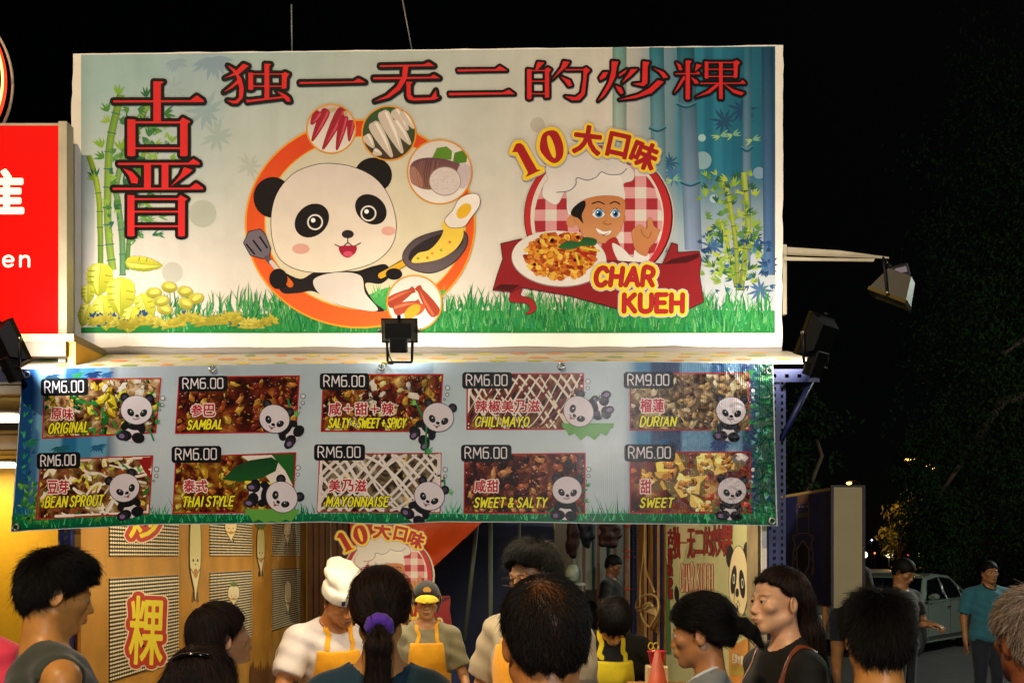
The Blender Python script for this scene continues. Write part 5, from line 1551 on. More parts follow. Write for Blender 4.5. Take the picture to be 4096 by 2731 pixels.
rp = side_plane(XR - .006)
pb = thing('poster_banner', (XR - .006, 5.5, 1.2), 'pale green banner on the right inner wall reading CHAR KUEH with a panda face', 'banner')
m = MB()
xs_ = np.linspace(2664, 2996, 15)
v = []
for x in xs_:
    for y in (2010, 2700):
        q = rp(x, 2220, 0); z = 2.35 if y == 2010 else .75
        v.append((q[0], q[1], z))
m.add(v, [(2 * i, 2 * i + 1, 2 * i + 3, 2 * i + 2) for i in range(14)])
m.build('banner_sheet', mat('pale_green_banner', '#b9b98a', .45, noise=.12, nscale=3, bump=.3, bscale=3, bdist=.03), pb)
d = Art(lambda x, y, l: rp(x, y, l + .002), 1)
cr = lambda pts: [(2500 + x / 2.302, 2050 + y / 2.302) for x, y in pts]
d.poly(cr([(470, 60), (720, 60), (560, 340), (500, 700), (480, 300)]), '#cfc096', '#c0bd8c')
for k_ in range(26):
    leaf(d, *cr([(rf.choice([1100, 1135, 400, 385]) + rf.uniform(-8, 14), rf.uniform(150, 1300))])[0], 18, 5, rf.uniform(-2, -1), rf.choice(['#3f7a34', '#5f9a3f', '#27502c']))
d.poly(cr([(378, 420), (410, 700), (425, 1300), (372, 1300)]), '#4f7044')
d.level += 1
for ch, x0, y0, x1, y1 in (('独', 445, 130, 507, 420), ('无', 575, 150, 640, 415), ('二', 645, 165, 715, 370), ('的', 725, 130, 800, 390), ('炒', 805, 100, 892, 400), ('粿', 893, 90, 985, 395), ('古', 395, 150, 442, 290), ('晋', 395, 330, 436, 470), ('独', 396, 480, 436, 580), ('炒', 398, 600, 436, 690), ('粿', 398, 700, 436, 790)):
    (a_, b_), (c_, e_) = cr([(x0, y0), (x1, y1)])
    d.char(ch, a_, b_, c_, e_, '#8f1c14', [(5.5, '#2a100c')], 2)
d.stroke(cr([(512, 275), (568, 275)]), 6, '#8f1c14')
for s_, x0, x1 in (('CHAR', 512, 630), ('KUEH', 662, 805)):
    (a_, b_), (c_, e_) = cr([(x0, 475), (x1, 725)])
    d.text(s_, a_, b_, c_, e_, 3.2, '#d8c8a0', [(8.5, '#8f1c18')], gap=.32)
d.level += 2
X, Y = 2500 + 1045 / 2.302, 2050 + 640 / 2.302
for cx_, cy_ in ((965, 400), (1122, 370)):
    q = cr([(cx_, cy_)])[0]; d.circle(q[0], q[1], 15, '#14100e', ry=46)
d.level += 1
d.circle(X, Y, 40, '#1a1612', ry=148, n=40); d.level += .5; d.circle(X, Y, 38, '#d8c9a0', ry=145, n=40); d.level += .5
for cx_, cy_, rr in ((1000, 615, .08), (1078, 655, -.08)):
    q = cr([(cx_, cy_)])[0]; d.circle(q[0], q[1], 11.5, '#14100e', ry=58, rot=rr); d.level += .3
    d.circle(q[0] + 1, q[1] - 3, 4.5, '#cfd8c8', ry=20); d.level += .3; d.circle(q[0] + 1, q[1] - 3, 3, '#101010', ry=14); d.level += .3
d.circle(*cr([(1033, 735)])[0], 7, '#1c1612', ry=18)
d.stroke(cr([(1010, 700), (1003, 820), (1025, 850), (1040, 800), (1060, 860)]), 2.4, '#1c1612'); d.circle(*cr([(1036, 880)])[0], 4, '#14100e', ry=14)
for cx_, cy_ in ((470, 740), (480, 760)):
    q = cr([(cx_, cy_)])[0]; d.circle(q[0], q[1], 7, '#14100e', ry=30)
d.build('poster_print', MA, pb)
# orange notice low on the wall
nt_ = thing('orange_notice', rp(2950, 2660, 0), 'orange card notice with small Chinese lettering below the panda banner', 'notice')
d = Art(lambda x, y, l: rp(x, y, l + .012), 1)
q = cr([(955, 1235), (1135, 1150), (1138, 1568), (960, 1568)])
solid('card', mat('orange_card', '#b8803a', .6), nt_, lambda m: m.prism(q, .006, .011, lambda u, v, w: Vector(rp(u, v, w))))
for k_, ch in enumerate('招牌炒粿'):
    (a_, b_), (c_, e_) = cr([(985 + k_ * 27, 1290 + k_ * 6), (1008 + k_ * 27, 1385 + k_ * 4)])
    d.char(ch, a_, b_, c_, e_, '#d8ccb0', [(3, '#4a2c14')], 1)
(a_, b_), (c_, e_) = cr([(975, 1400), (1100, 1500)])
d.poly([(a_, b_), (c_, b_ + 6), (c_, e_), (a_, e_ - 4)], '#8a7a30', '#a09040')
d.build('notice_print', MA, nt_)

# cable and socket on the right wall
cb = thing('extension_cable', rp(2610, 2440, .03), 'cream extension cable looped over a wall socket on the plywood wall', 'cable')
c8 = lambda pts, l=.03: [rp(1800 + x / 2.302, 2050 + y / 2.302, l + .004 * i) for i, (x, y) in enumerate(pts)]
m = MB()
m.tube(smooth_path(c8([(1800, -60), (1795, 200), (1775, 450), (1755, 620), (1752, 860)]), 4), .008, 6)
m.tube(smooth_path(c8([(1792, -60), (1795, 330), (1805, 520), (1850, 640), (1885, 730)]), 4), .008, 6)
m.tube(smooth_path(c8([(1752, 860), (1712, 880), (1730, 800), (1800, 755), (1880, 760), (1920, 820), (1915, 930), (1870, 1010), (1840, 1050), (1790, 1000), (1760, 920), (1790, 850), (1840, 830), (1870, 860)]), 5), .009, 6)
m.tube(smooth_path(c8([(1720, 905), (1790, 890), (1850, 870), (1890, 870), (1900, 950), (1850, 1040)]), 4), .009, 6)
m.build('cord', mat('cream_cord', '#cfae70', .5), cb)
s0, s1 = rp(2598, 2415, .02), rp(2632, 2463, .02)
m = MB(); m.box((XR - .05, s1[1], s1[2]), (XR - .012, s0[1], s0[2]), bev=.006); m.build('socket', mat('socket_plastic', '#d8bc80', .5), cb)
m = MB(); m.box((XR - .03, s1[1] + .03, s1[2] - .12), (XR - .012, s0[1] - .05, s1[2] - .01)); m.build('card_flap', M_WOOD, cb)

# red bucket with scissors, orange sheet, tray
bk = thing('red_bucket', W(2627, 2662, 4.75), 'small red plastic bucket holding scissors beside the plywood wall', 'bucket')
c = W(2627, 2660, 4.75)
m = MB(); m.lathe([(.030, 0), (.043, .066), (.046, .066), (.046, .070), (.041, .070), (.029, .004), (0.0, .004)], 20, Matrix.Translation(c)); m.build('tub', mat('red_plastic', '#c81e48', .4), bk)
sc_ = thing('scissors', c + Vector((-.02, 0, .08)), 'yellow-handled scissors standing in the red bucket', 'scissors')
m = MB()
for dx in (-.016, .008):
    m.tube([c + Vector((-.012 + dx + .012 * math.cos(t), 0, .092 + .016 * math.sin(t))) for t in [6.2832 * i / 12 for i in range(13)]], .003, 6)
m.build('handles', mat('yellow_handle', '#c8b02a', .4), sc_)
m = MB(); m.tube([c + Vector((-.02, 0, .075)), c + Vector((-.012, 0, .01))], .003, 5); m.tube([c + Vector((-.008, 0, .075)), c + Vector((-.014, 0, .01))], .003, 5); m.build('blades', M_STEEL, sc_)
m = MB(); m.lathe([(.05, 0), (.012, .17), (0, .172)], 16, Matrix.Translation(W(2630, 2750, 4.6))); m.build('orange_cone_bag', mat('orange_film', '#a8452a', .5), label='orange plastic cone standing beside the red bucket', cat='cone')

sh_ = thing('side_shelf', W(2625, 2760, 4.7), 'narrow plywood shelf on the right wall under the red bucket and orange cone', 'shelf')
zs_ = W(2630, 2750, 4.6).z
m = MB(); m.box((.56, 4.5, zs_ - .016), (XR - .002, 4.85, zs_ - .001)); m.build('board', M_WOOD, sh_)
m = MB(); m.box((.60, 4.66, 0), (.63, 4.69, zs_ - .0165)); m.build('leg', M_WOOD, sh_)
bz_ = W(2627, 2660, 4.75).z
m = MB(); m.box((c.x - .05, c.y - .05, zs_), (c.x + .05, c.y + .05, bz_ - .001), bev=.004); m.build('small_carton', mat('pale_carton', '#c8b48c', .7), label='small pale carton on the shelf with the red bucket on it', cat='carton')
# counter under the menu banner
ct_o = thing('serving_counter', (-.35, 3.8, 0), 'steel-topped serving counter between the staff and the customers', 'counter')
m = MB(); m.box((XL + .05, 3.62, .93), (XR - .05, 3.95, .96), bev=.004); m.build('counter_top', mat('brushed_steel', '#a8a49a', .35, .9), ct_o)
m = MB(); m.box((XL + .07, 3.66, .05), (XR - .07, 3.9, .928)); m.build('front_panel', M_OCHRE, ct_o)
# prep table deeper in the stall
pt = thing('prep_table', (-.25, 5.55, 0), 'low preparation table with food trays behind the staff', 'table')
m = MB(); m.box((-.9, 5.4, .86), (.6, 5.7, .89)); m.build('table_top', mat('brushed_steel', '#a8a49a', .35, .9), pt)
for x in (-.88, .55):
    for y in (5.42, 5.66):
        m = MB(); m.box((x, y, 0), (x + .03, y + .03, .859)); m.build('leg', M_STEEL, pt)

# fan
fn = thing('pedestal_fan', W(1204, 2640, 5.3), 'round grey pedestal fan with wire guard behind the man in the white hat', 'fan')
fc = W(1210, 2640, 5.3)
m = MB()
Rf = .145
for z_, r_ in ((0, Rf), (.04, Rf * .98)):
    m.tube([fc + Vector((r_ * math.cos(t), z_, r_ * math.sin(t))) for t in [6.2832 * i / 32 for i in range(33)]], .003, 6)
m.build('guard_rim', M_WHITEP, fn)
m = MB()
for i in range(40):
    t = 6.2832 * i / 40
    m.tube([fc + Vector((.025 * math.cos(t), -.025, .025 * math.sin(t))), fc + Vector((.09 * math.cos(t), -.022, .09 * math.sin(t))), fc + Vector((Rf * math.cos(t), 0, Rf * math.sin(t)))], .0012, 4)
m.build('guard_wires', mat('grey_wire', '#6a6458', .4, .5), fn)
m = MB(); m.lathe([(0, -.03), (.03, -.02), (.034, .02), (.03, .09), (0, .1)], 14, Matrix.Translation(fc) @ Matrix.Rotation(R(-90), 4, 'X')); m.build('motor', M_BLACK, fn)
for k_ in range(3):
    m = MB(); t = 2.094 * k_; v = [fc + Vector((r_ * math.cos(t + a_), .01 + .02 * a_, r_ * math.sin(t + a_))) for r_, a_ in ((.03, 0), (.12, -.1), (.125, .5), (.05, .7))]
    m.add(v + [q_ + Vector((0, .003, 0)) for q_ in v], [(0, 1, 2, 3), (7, 6, 5, 4), (0, 4, 5, 1), (1, 5, 6, 2), (2, 6, 7, 3), (3, 7, 4, 0)]); m.build('blade', mat('grey_fan_blade', '#4a4a44', .4), fn)
m = MB(); m.tube([fc + Vector((0, .06, -.02)), Vector((fc.x, fc.y + .06, .04))], .014, 8); m.lathe([(.17, 0), (.16, .03), (.02, .045)], 20, Matrix.Translation((fc.x, fc.y + .06, 0))); m.build('stand', M_WHITEP, fn)

# tube lamps inside, hidden from the front by the menu banner
def tube_lamp(a_, b_, label, energy, color=(1, .84, .58), group='tube lamps', rad=.014, size_y=.05):
    a_, b_ = Vector(a_), Vector(b_)
    t = thing('tube_lamp', (a_ + b_) / 2, label, 'lamp', group)
    m = MB(); m.tube([a_, b_], rad, 10); m.build('lit_tube', M_TUBE, t)
    dv = (b_ - a_).normalized()
    m = MB(); m.tube([a_ - dv * .02 + Vector((0, 0, .035)), b_ + dv * .02 + Vector((0, 0, .035))], .02, 4); m.build('batten', M_WHITEP, t)
    l = bpy.data.lights.new('tube_lamp_light', 'AREA'); l.shape = 'RECTANGLE'; l.size = (b_ - a_).length; l.size_y = size_y
    l.energy = energy; l.color = color
    o = bpy.data.objects.new('tube_lamp_light', l); o.location = (a_ + b_) / 2 - Vector((0, 0, .02))
    o.rotation_euler = (0, 0, math.atan2(dv.y, dv.x)); COL.objects.link(o)
tube_lamp((-1.5, 4.28, 2.46), (.8, 4.28, 2.46), 'lit tube lamp just under the awning above the staff', 36, (1, .80, .50))
tube_lamp((-1.2, 6.2, 2.45), (-.1, 6.2, 2.45), 'lit tube lamp under the stall roof deeper in', 28)

# ---------------------------------------------------------------- neighbouring stall on the left
ns = thing('red_lightbox', (-2.6, 4.25, 2.66), 'glowing red shop lightbox with cream lettering at the left edge', 'sign')
rx0, rx1, rz0, rz1 = -3.4, W(240, 0, 4.2).x, W(0, 1345, 4.2).z, W(0, 503, 4.2).z
m = MB(); m.box((rx0, 4.2, rz0), (rx1, 4.205, rz1)); m.build('lit_face', mat('lit_red_acrylic', '#600000', .6, emit=(1, .002, .0004), estr=.85, spec=.1), ns)
m = MB()
m.box((rx1, 4.185, rz0 - .01), (rx1 + .035, 4.25, rz1 + .012)); m.box((rx0, 4.187, rz0 - .012), (rx1, 4.318, rz0)); m.box((rx0, 4.21, rz0), (rx1, 4.3, rz1)); m.box((rx0, 4.199, rz1), (rx1, 4.317, rz1 + .010))
m.build('case', M_CREAM, ns)
ME = mat('lit_cream_acrylic', '#f4e8c8', .4, emit='#f6ecc8', estr=.85)
l4 = front_plane(4.199)
d = Art(l4, 1)
vs_, fs_, es_, bb = glyph('隹')
d.char('隹', -72, 682, 90, 862, '#f4e8c8', [], 14)
d.text('en', 13, 1001, 117, 1065, 10, '#f4e8c8', gap=.42)
d.build('lit_lettering', ME, ns, kind='stuff')
lr = thing('led_ring_sign', W(-322, 325, 4.3), 'ring sign edged with orange-red LED beads above the red lightbox', 'sign')
cc = W(-322, 325, 4.3); Rr = 340 * 4.3 / FOC
m = MB(); m.tube([cc + Vector((Rr * math.cos(t), 0, Rr * math.sin(t))) for t in [6.2832 * i / 72 for i in range(73)]], .011, 8); m.build('ring', mat('red_glow_tube', '#d01808', .4, emit=(1, .06, .01), estr=1.1), lr)
m = MB()
for i in range(260):
    t = 6.2832 * i / 260; p = cc + Vector(((Rr - .002) * math.cos(t), -.012, (Rr - .002) * math.sin(t)))
    m.box(p - Vector((.004, .003, .004)), p + Vector((.004, .003, .004)))
m.build('led_beads', mat('lit_bead', '#ffd080', .4, emit=(1, .5, .12), estr=4), lr, kind='stuff')
m = MB(); m.tube([cc + Vector(((Rr + .02) * math.cos(t), .03, (Rr + .02) * math.sin(t))) for t in [6.2832 * i / 72 for i in range(73)]], .006, 6)
m.tube([cc + Vector((0, .03, -Rr)), Vector((cc.x, 4.32, rz1))], .012, 6); m.build('rim', M_CREAM, lr)

M_YEL = mat('yellow_wall_paint', '#d8a008', .55, noise=.05)
M_CEIL = mat('brown_ceiling_board', '#7a6a40', .6, noise=.1)
nb_ = thing('neighbour_stall', (-3, 6, 0), 'yellow walled food stall under a boarded ceiling left of the menu banner', 'stall')
m = MB(); m.box((-6, 8.6, 0), (XL - .03, 8.65, 2.62)); m.build('back_wall', M_YEL, nb_)
m = MB(); m.box((XL - .06, 4.02, 0), (XL - .03, 8.6, 2.62)); m.build('side_wall', M_YEL, nb_)
for k_ in range(9):
    m = MB(); y0 = 4.0 + k_ * .52; m.box((-6, y0 + .006, 2.62 + .004 * (k_ % 2)), (XL - .03, y0 + .514, 2.65)); m.build('ceiling_board', M_CEIL, nb_)
for q0, q1, z0_ in ((4.0, 4.04, 2.56), (6.2, 6.25, 2.54)):
    m = MB(); m.box((-6, q0, z0_), (XL - .06, q1, 2.618)); m.build('ceiling_beam', mat('dark_beam', '#3a3020', .6), nb_)
m = MB(); m.box((-6, 4.07, 2.652), (rx1 + .02, 4.3, 2.66)); m.box((-6, 4.03, 2.60), (-1.8, 4.06, 2.635)); m.build('fascia', M_CREAM, nb_)
m = MB(); m.box((W(232, 0, 4.1).x, 4.10, 0), (W(262, 0, 4.1).x, 4.13, 2.6)); m.build('post', mat('grey_post', '#8a8c88', .5), nb_)
tube_lamp((-3.4, 5.4, 2.50), (W(80, 0, 5.4).x, 5.4, 2.50), 'front lit tube lamp under the ceiling of the yellow stall', 26, group='tube lamps in the yellow stall', rad=.02)
tube_lamp((-5.2, 8.2, 2.50), (W(62, 0, 8.2).x, 8.2, 2.50), 'rear lit tube lamp under the ceiling of the yellow stall', 26, group='tube lamps in the yellow stall', rad=.02)

# unseen lamp masts behind the viewer: white one inferred, warm one added as fill
for mx_, my_, mz_, en_, cl_, lb_ in ((2.7, -7.5, 4.1, 360, (.96, .95, .94), 'lamp mast with a white floodlight behind the viewer, right of the stall axis'), (-4.6, -5.0, 10.5, 1300, (1, .74, .42), 'added unseen lamp mast, warm fill from behind the viewer on the left')):
    lm = thing('unseen_lamp_mast', (mx_, my_, 0), lb_, 'lamp')
    m = MB(); m.tube([(mx_, my_, 0), (mx_, my_, mz_)], [.07, .05], 12); m.build('mast', M_STEEL, lm)
    Ml = Matrix.Translation((mx_, my_, mz_ + .1)) @ Vector((-mx_ * .6 + .3, -my_ + 3, -2)).to_track_quat('Y', 'Z').to_matrix().to_4x4()
    m = MB(); m.box((-.3, -.08, -.15), (.3, 0, .15), M=Ml, bev=.02); m.build('lamp_head', M_BLACK, lm)
    m = MB(); m.box((-.27, .001, -.12), (.27, .012, .12), M=Ml); m.build('lamp_glass', M_TUBE, lm)
    l = bpy.data.lights.new('mast_light', 'AREA'); l.shape = 'RECTANGLE'; l.size, l.size_y = .54, .24; l.energy = en_; l.color = cl_
    lo = bpy.data.objects.new('mast_light', l); lo.matrix_world = Ml @ Matrix.Translation((0, .03, 0)) @ Matrix.Rotation(R(90), 4, 'X'); COL.objects.link(lo)
# ================================================================ people: smooth bodies grown from distance fields
F32 = np.float32
def A3(*v): return np.array(v, dtype=F32)
def smin(a, b, k):
    h = np.clip(.5 + .5 * (b - a) / k, 0, 1)
    return b * (1 - h) + a * h - k * h * (1 - h)
def smax(a, b, k): return -smin(-a, -b, k)
def ell(P, c, r, M=None):
    q = P - np.asarray(c, F32)
    if M is not None: q = q @ np.asarray(M, F32)
    r = np.asarray(r, F32)
    k0 = np.sqrt(((q / r) ** 2).sum(-1)) + 1e-9
    k1 = np.sqrt(((q / (r * r)) ** 2).sum(-1)) + 1e-9
    return k0 * (k0 - 1) / k1
def cone(P, a, b, ra, rb):
    a, b = np.asarray(a, F32), np.asarray(b, F32)
    ba = b - a
    h = np.clip(((P - a) @ ba) / float(ba @ ba), 0, 1)
    return np.sqrt((((P - a) - h[..., None] * ba) ** 2).sum(-1)) - (ra + (rb - ra) * h)
def rotm(x=0, y=0, z=0):
    return np.array(Matrix.Rotation(z, 3, 'Z') @ Matrix.Rotation(y, 3, 'Y') @ Matrix.Rotation(x, 3, 'X'), dtype=F32)

def surface_nets(F, X, Y, Z):
    s = F < 0
    c = np.zeros(tuple(n - 1 for n in F.shape), np.int8)
    offs = [(i, j, k) for i in (0, 1) for j in (0, 1) for k in (0, 1)]
    sl = lambda o, a: slice(o, F.shape[a] - 1 + o)
    for o in offs: c += s[sl(o[0], 0), sl(o[1], 1), sl(o[2], 2)]
    ids = np.argwhere((c > 0) & (c < 8))
    if not len(ids): return np.zeros((0, 3)), []
    idx = -np.ones(c.shape, np.int32); idx[tuple(ids.T)] = np.arange(len(ids))
    acc = np.zeros((len(ids), 3), F32); cnt = np.zeros(len(ids), F32)
    for a in offs:
        for ax in range(3):
            if a[ax]: continue
            b = list(a); b[ax] = 1
            ia, ib = ids + a, ids + b
            fa, fb = F[tuple(ia.T)], F[tuple(ib.T)]
            m = (fa < 0) != (fb < 0)
            t = fa[m] / (fa[m] - fb[m])
            pa = np.stack([X[ia[m, 0]], Y[ia[m, 1]], Z[ia[m, 2]]], 1); pb = np.stack([X[ib[m, 0]], Y[ib[m, 1]], Z[ib[m, 2]]], 1)
            acc[m] += pa + t[:, None] * (pb - pa); cnt[m] += 1
    V = acc / np.maximum(cnt, 1)[:, None]
    faces = []
    for ax in range(3):
        o1, o2 = [q for q in range(3) if q != ax]
        a_ = [slice(None)] * 3; b_ = [slice(None)] * 3
        a_[ax] = slice(0, -1); b_[ax] = slice(1, None)
        sa, sb = s[tuple(a_)], s[tuple(b_)]
        e = np.argwhere(sa != sb)
        ok = (e[:, o1] > 0) & (e[:, o2] > 0) & (e[:, o1] < F.shape[o1] - 1) & (e[:, o2] < F.shape[o2] - 1)
        e = e[ok]
        q = []
        for d1, d2 in ((-1, -1), (0, -1), (0, 0), (-1, 0)):
            w = e.copy(); w[:, o1] += d1; w[:, o2] += d2
            q.append(idx[tuple(w.T)])
        q = np.stack(q, 1)
        fl = sa[tuple(e.T)]
        if ax == 1: fl = ~fl
        q = np.where(fl[:, None], q, q[:, ::-1])
        faces.append(q[(q >= 0).all(1)])
    return V, np.concatenate(faces)

def glines(lo, hi, fine, hf, hc):
    out = [lo]
    while out[-1] < hi:
        p = out[-1]
        out.append(p + (hf if any(a - hc < p < b for a, b in fine) else hc))
    while (len(out) - 1) % 4: out.append(out[-1] + hc)
    return np.array(out, F32)

def grow(f, lo, hi, fine=(), hf=.005, hc=.014):
    """triangulates the zero level of f inside lo..hi; fine = boxes to sample densely"""
    G = [glines(lo[a], hi[a], [(b[0][a], b[1][a]) for b in fine], hf, hc) for a in range(3)]
    n = [len(g) for g in G]
    nb = [(q - 1) // 4 for q in n]
    C = [(g[0:-1:4] + g[4::4]) / 2 for g in G]; D = [(g[4::4] - g[0:-1:4]) / 2 for g in G]
    cc = np.stack(np.meshgrid(*C, indexing='ij'), -1).reshape(-1, 3)
    rr = np.sqrt(sum(np.meshgrid(*[q ** 2 for q in D], indexing='ij'))).reshape(-1)
    v = np.concatenate([f(cc[i:i + 60000]) for i in range(0, len(cc), 60000)])
    near = (np.abs(v) < rr * 1.5 + .012).reshape(nb)
    sg = np.where(v < 0, -1.0, 1.0).astype(F32).reshape(nb)
    Fv = np.ones(n, F32)
    Fv[:-1, :-1, :-1] = sg.repeat(4, 0).repeat(4, 1).repeat(4, 2)
    M = np.zeros(n, bool)
    nr = near.repeat(4, 0).repeat(4, 1).repeat(4, 2)
    for o in [(i, j, k) for i in (0, 1) for j in (0, 1) for k in (0, 1)]:
        M[o[0]:n[0] - 1 + o[0], o[1]:n[1] - 1 + o[1], o[2]:n[2] - 1 + o[2]] |= nr
    ij = np.argwhere(M)
    P = np.stack([G[0][ij[:, 0]], G[1][ij[:, 1]], G[2][ij[:, 2]]], 1)
    Fv[M] = np.concatenate([f(P[i:i + 60000]) for i in range(0, len(P), 60000)])
    return surface_nets(Fv, *G)

def np_mesh(name, V, Fc, mats, parent, cols=None):
    me = bpy.data.meshes.new(name)
    me.vertices.add(len(V)); me.vertices.foreach_set('co', np.asarray(V, F32).ravel())
    Fc = np.asarray(Fc, np.int32)
    me.loops.add(Fc.size); me.loops.foreach_set('vertex_index', Fc.ravel())
    me.polygons.add(len(Fc)); me.polygons.foreach_set('loop_start', np.arange(0, Fc.size, 4, dtype=np.int32))
    me.polygons.foreach_set('loop_total', np.full(len(Fc), 4, np.int32))
    me.update(calc_edges=True); me.validate()
    me.polygons.foreach_set('use_smooth', np.ones(len(me.polygons), bool))
    if cols is not None:
        ca = me.color_attributes.new('Col', 'FLOAT_COLOR', 'POINT')
        ca.data.foreach_set('color', np.concatenate([cols, np.ones((len(cols), 1))], 1).astype(F32).ravel())
    return link_mesh(name, me, mats, parent, local=True)

def gradf(f, P, h=.003):
    g = np.stack([f(P + A3(h, 0, 0)) - f(P - A3(h, 0, 0)), f(P + A3(0, h, 0)) - f(P - A3(0, h, 0)), f(P + A3(0, 0, h)) - f(P - A3(0, 0, h))], 1)
    return g / (np.linalg.norm(g, axis=1, keepdims=True) + 1e-9)

def hair_obj(name, S, rad, material, parent):
    """S: strands x points x 3"""
    n, k = S.shape[:2]
    h = bpy.data.hair_curves.new(name)
    h.add_curves([k] * n)
    h.attributes['position'].data.foreach_set('vector', S.astype(F32).ravel())
    a = h.attributes.new('radius', 'FLOAT', 'POINT')
    t = np.linspace(1, .25, k, dtype=F32)
    a.data.foreach_set('value', np.tile(rad * t, n))
    o = bpy.data.objects.new(name, h)
    h.materials.append(material)
    COL.objects.link(o)
    o.parent = parent
    return o

# ---- anatomy in a standing frame: feet at z=0, looking towards -y
def head_sd(q, o):
    fem = o.get('fem', 0)
    jaw = .86 if fem else 1.0
    d = ell(q, (0, .014, .036), (.076, .096, .086))
    d = smin(d, ell(q, (0, -.026, -.030), (.060 * jaw, .062, .080)), .03)
    for s in (-1, 1):
        d = smin(d, cone(q, (s * .052 * jaw, .002, -.058), (s * .016, -.060, -.092), .018, .014), .03)
        d = smin(d, ell(q, (s * .042, -.060, -.018), (.020, .020, .018)), .02)
        d = smin(d, cone(q, (s * .040, -.074, .022), (s * .012, -.083, .018), .0055 if fem else .009, .0055 if fem else .009), .014)
    d = smin(d, ell(q, (0, -.068, -.096), (.022, .018, .015)), .02)
    for s in (-1, 1):
        d = smax(d, -ell(q, (s * .031, -.098, .003), (.020, .018, .012)), .014)
    d = smin(d, cone(q, (0, -.084, .008), (0, -.102 if fem else -.106, -.030), .0055 if fem else .0065, .0085 if fem else .0105), .012)
    for s in (-1, 1):
        d = smin(d, ell(q, (s * .012, -.094, -.035), (.009, .011, .008)), .008)
    d = smin(d, ell(q, (0, -.086, -.060), (.026, .011, .017)), .014)
    d = smin(d, ell(q, (0, -.0985, -.0585), (.021, .0045, .0044)), .005)
    d = smin(d, ell(q, (0, -.0965, -.0690), (.017, .0050, .0052)), .005)
    for s in (-1, 1):      # eyelids
        e = q - A3(s * .031, -.0765, .003)
        sh = np.sqrt((e ** 2).sum(-1)) - .0140
        lid = np.maximum(sh, -(e[..., 2] - (-.0075 if o.get('down') else .0020)))
        low = np.maximum(sh, (e[..., 2] + .0062))
        d = smin(d, np.minimum(lid, low), .003)
        m = rotm(0, 0, s * .35)
        ear = smax(ell(q, (s * .078, .016, -.008), (.007, .020, .033), m), -ell(q, (s * .086, .012, -.004), (.006, .011, .020), m), .005)
        d = smin(d, ear, .006)
    return d
def neck_sd(q, o, nb):
    """neck from the skull to the neck base nb (head frame)"""
    r = .048 if o.get('fem') else .062
    return cone(q, (0, .022, -.045), nb, r, r + .006)

def hand_sd(P, w, dr, nm, curl=.5, s=1):
    """w wrist, dr towards the fingers, nm back-of-hand normal, s side of the thumb"""
    dr = np.asarray(dr, F32); dr = dr / np.linalg.norm(dr)
    nm = np.asarray(nm, F32); nm = nm - dr * (nm @ dr); nm = nm / np.linalg.norm(nm)
    lt = np.cross(dr, nm)
    M = np.stack([lt, nm, dr], 1)
    w = np.asarray(w, F32)
    d = ell(P, w + dr * .045, (.040, .016, .050), M)
    d = smin(d, cone(P, w - dr * .03, w + dr * .02, .026, .024), .02)
    for i, L in enumerate((.036, .042, .039, .031)):
        p = w + dr * .082 + lt * s * (.030 - .020 * i)
        an = 0.0
        for j in range(3):
            an += curl * (.55 if j == 0 else .8)
            v = dr * math.cos(an) - nm * math.sin(an)
            e = p + v * L * (1, .68, .55)[j]
            d = smin(d, cone(P, p, e, .0095 - .0009 * j, .0088 - .0009 * j), .004)
            p = e
    p = w + dr * .025 + lt * s * .030 - nm * .006
    e = p + (dr * .6 + lt * s * .75 - nm * .25) * .042
    d = smin(d, cone(P, p, e, .013, .010), .01)
    e2 = e + (dr * .9 + lt * s * .15 - nm * .35) * .032
    return smin(d, cone(P, e, e2, .010, .0085), .005)

SKINS = {}
def skin_mat(tone):
    m = mat('skin_' + tone.strip('#'), tone, .42, attr=True, noise=.16, nscale=16, bump=.3, bscale=260, bdist=.0012, sss=.15, spec=.5, bump2=.25, bscale2=30)
    return m
M_HAIR = mat('black_hair', '#0a0807', .65, spec=.2)
M_HAIRB = mat('dark_brown_hair', '#110a07', .55, spec=.25)
def hair_mat(name, dark, light, rough=.38, base=False):
    m = mat(name, dark, max(rough, .5), spec=.22)
    nt = m.node_tree; p = nt.nodes['Principled BSDF']
    mx = nd(nt, 'ShaderNodeMix', data_type='RGBA'); mx.inputs[6].default_value = (*lin(dark), 1); mx.inputs[7].default_value = (*lin(light), 1)
    hi = nd(nt, 'ShaderNodeHairInfo'); pw = nd(nt, 'ShaderNodeMath', operation='POWER'); pw.inputs[1].default_value = 2.2
    nt.links.new(hi.outputs['Random'], pw.inputs[0]); nt.links.new(pw.outputs[0], mx.inputs[0]); nt.links.new(mx.outputs[2], p.inputs['Base Color'])
    return m
STRAND = {'black_hair': hair_mat('black_hair_strand', '#060504', '#17100c', .5), 'dark_brown_hair': hair_mat('brown_hair_strand', '#0c0705', '#3a261b', .45), 'grey_hair': hair_mat('grey_hair_strand', '#6a5a50', '#c8b8a8', .5), 'thinning_hair': hair_mat('thinning_hair_strand', '#0a0807', '#2c231e', .55)}
M_HAIRG = mat('grey_hair', '#8a7464', .5)
M_HAIRG2 = mat('thinning_hair', '#1c1512', .5)
M_EYEW = mat('eyeball', (1, 1, 1), .15, attr=True, spec=.6)
def fabric(name, c, **kw):
    kw = {**dict(rough=.85, noise=.10, nscale=14, bump=.35, bscale=260, bdist=.002, bump2=.45, bscale2=9, sheen=.2), **kw}
    m = mat(name, c, **kw)
    for n in m.node_tree.nodes:
        if n.type == 'BUMP' and n.inputs['Strength'].default_value == kw['bump2']: n.inputs['Distance'].default_value = .009
    return m

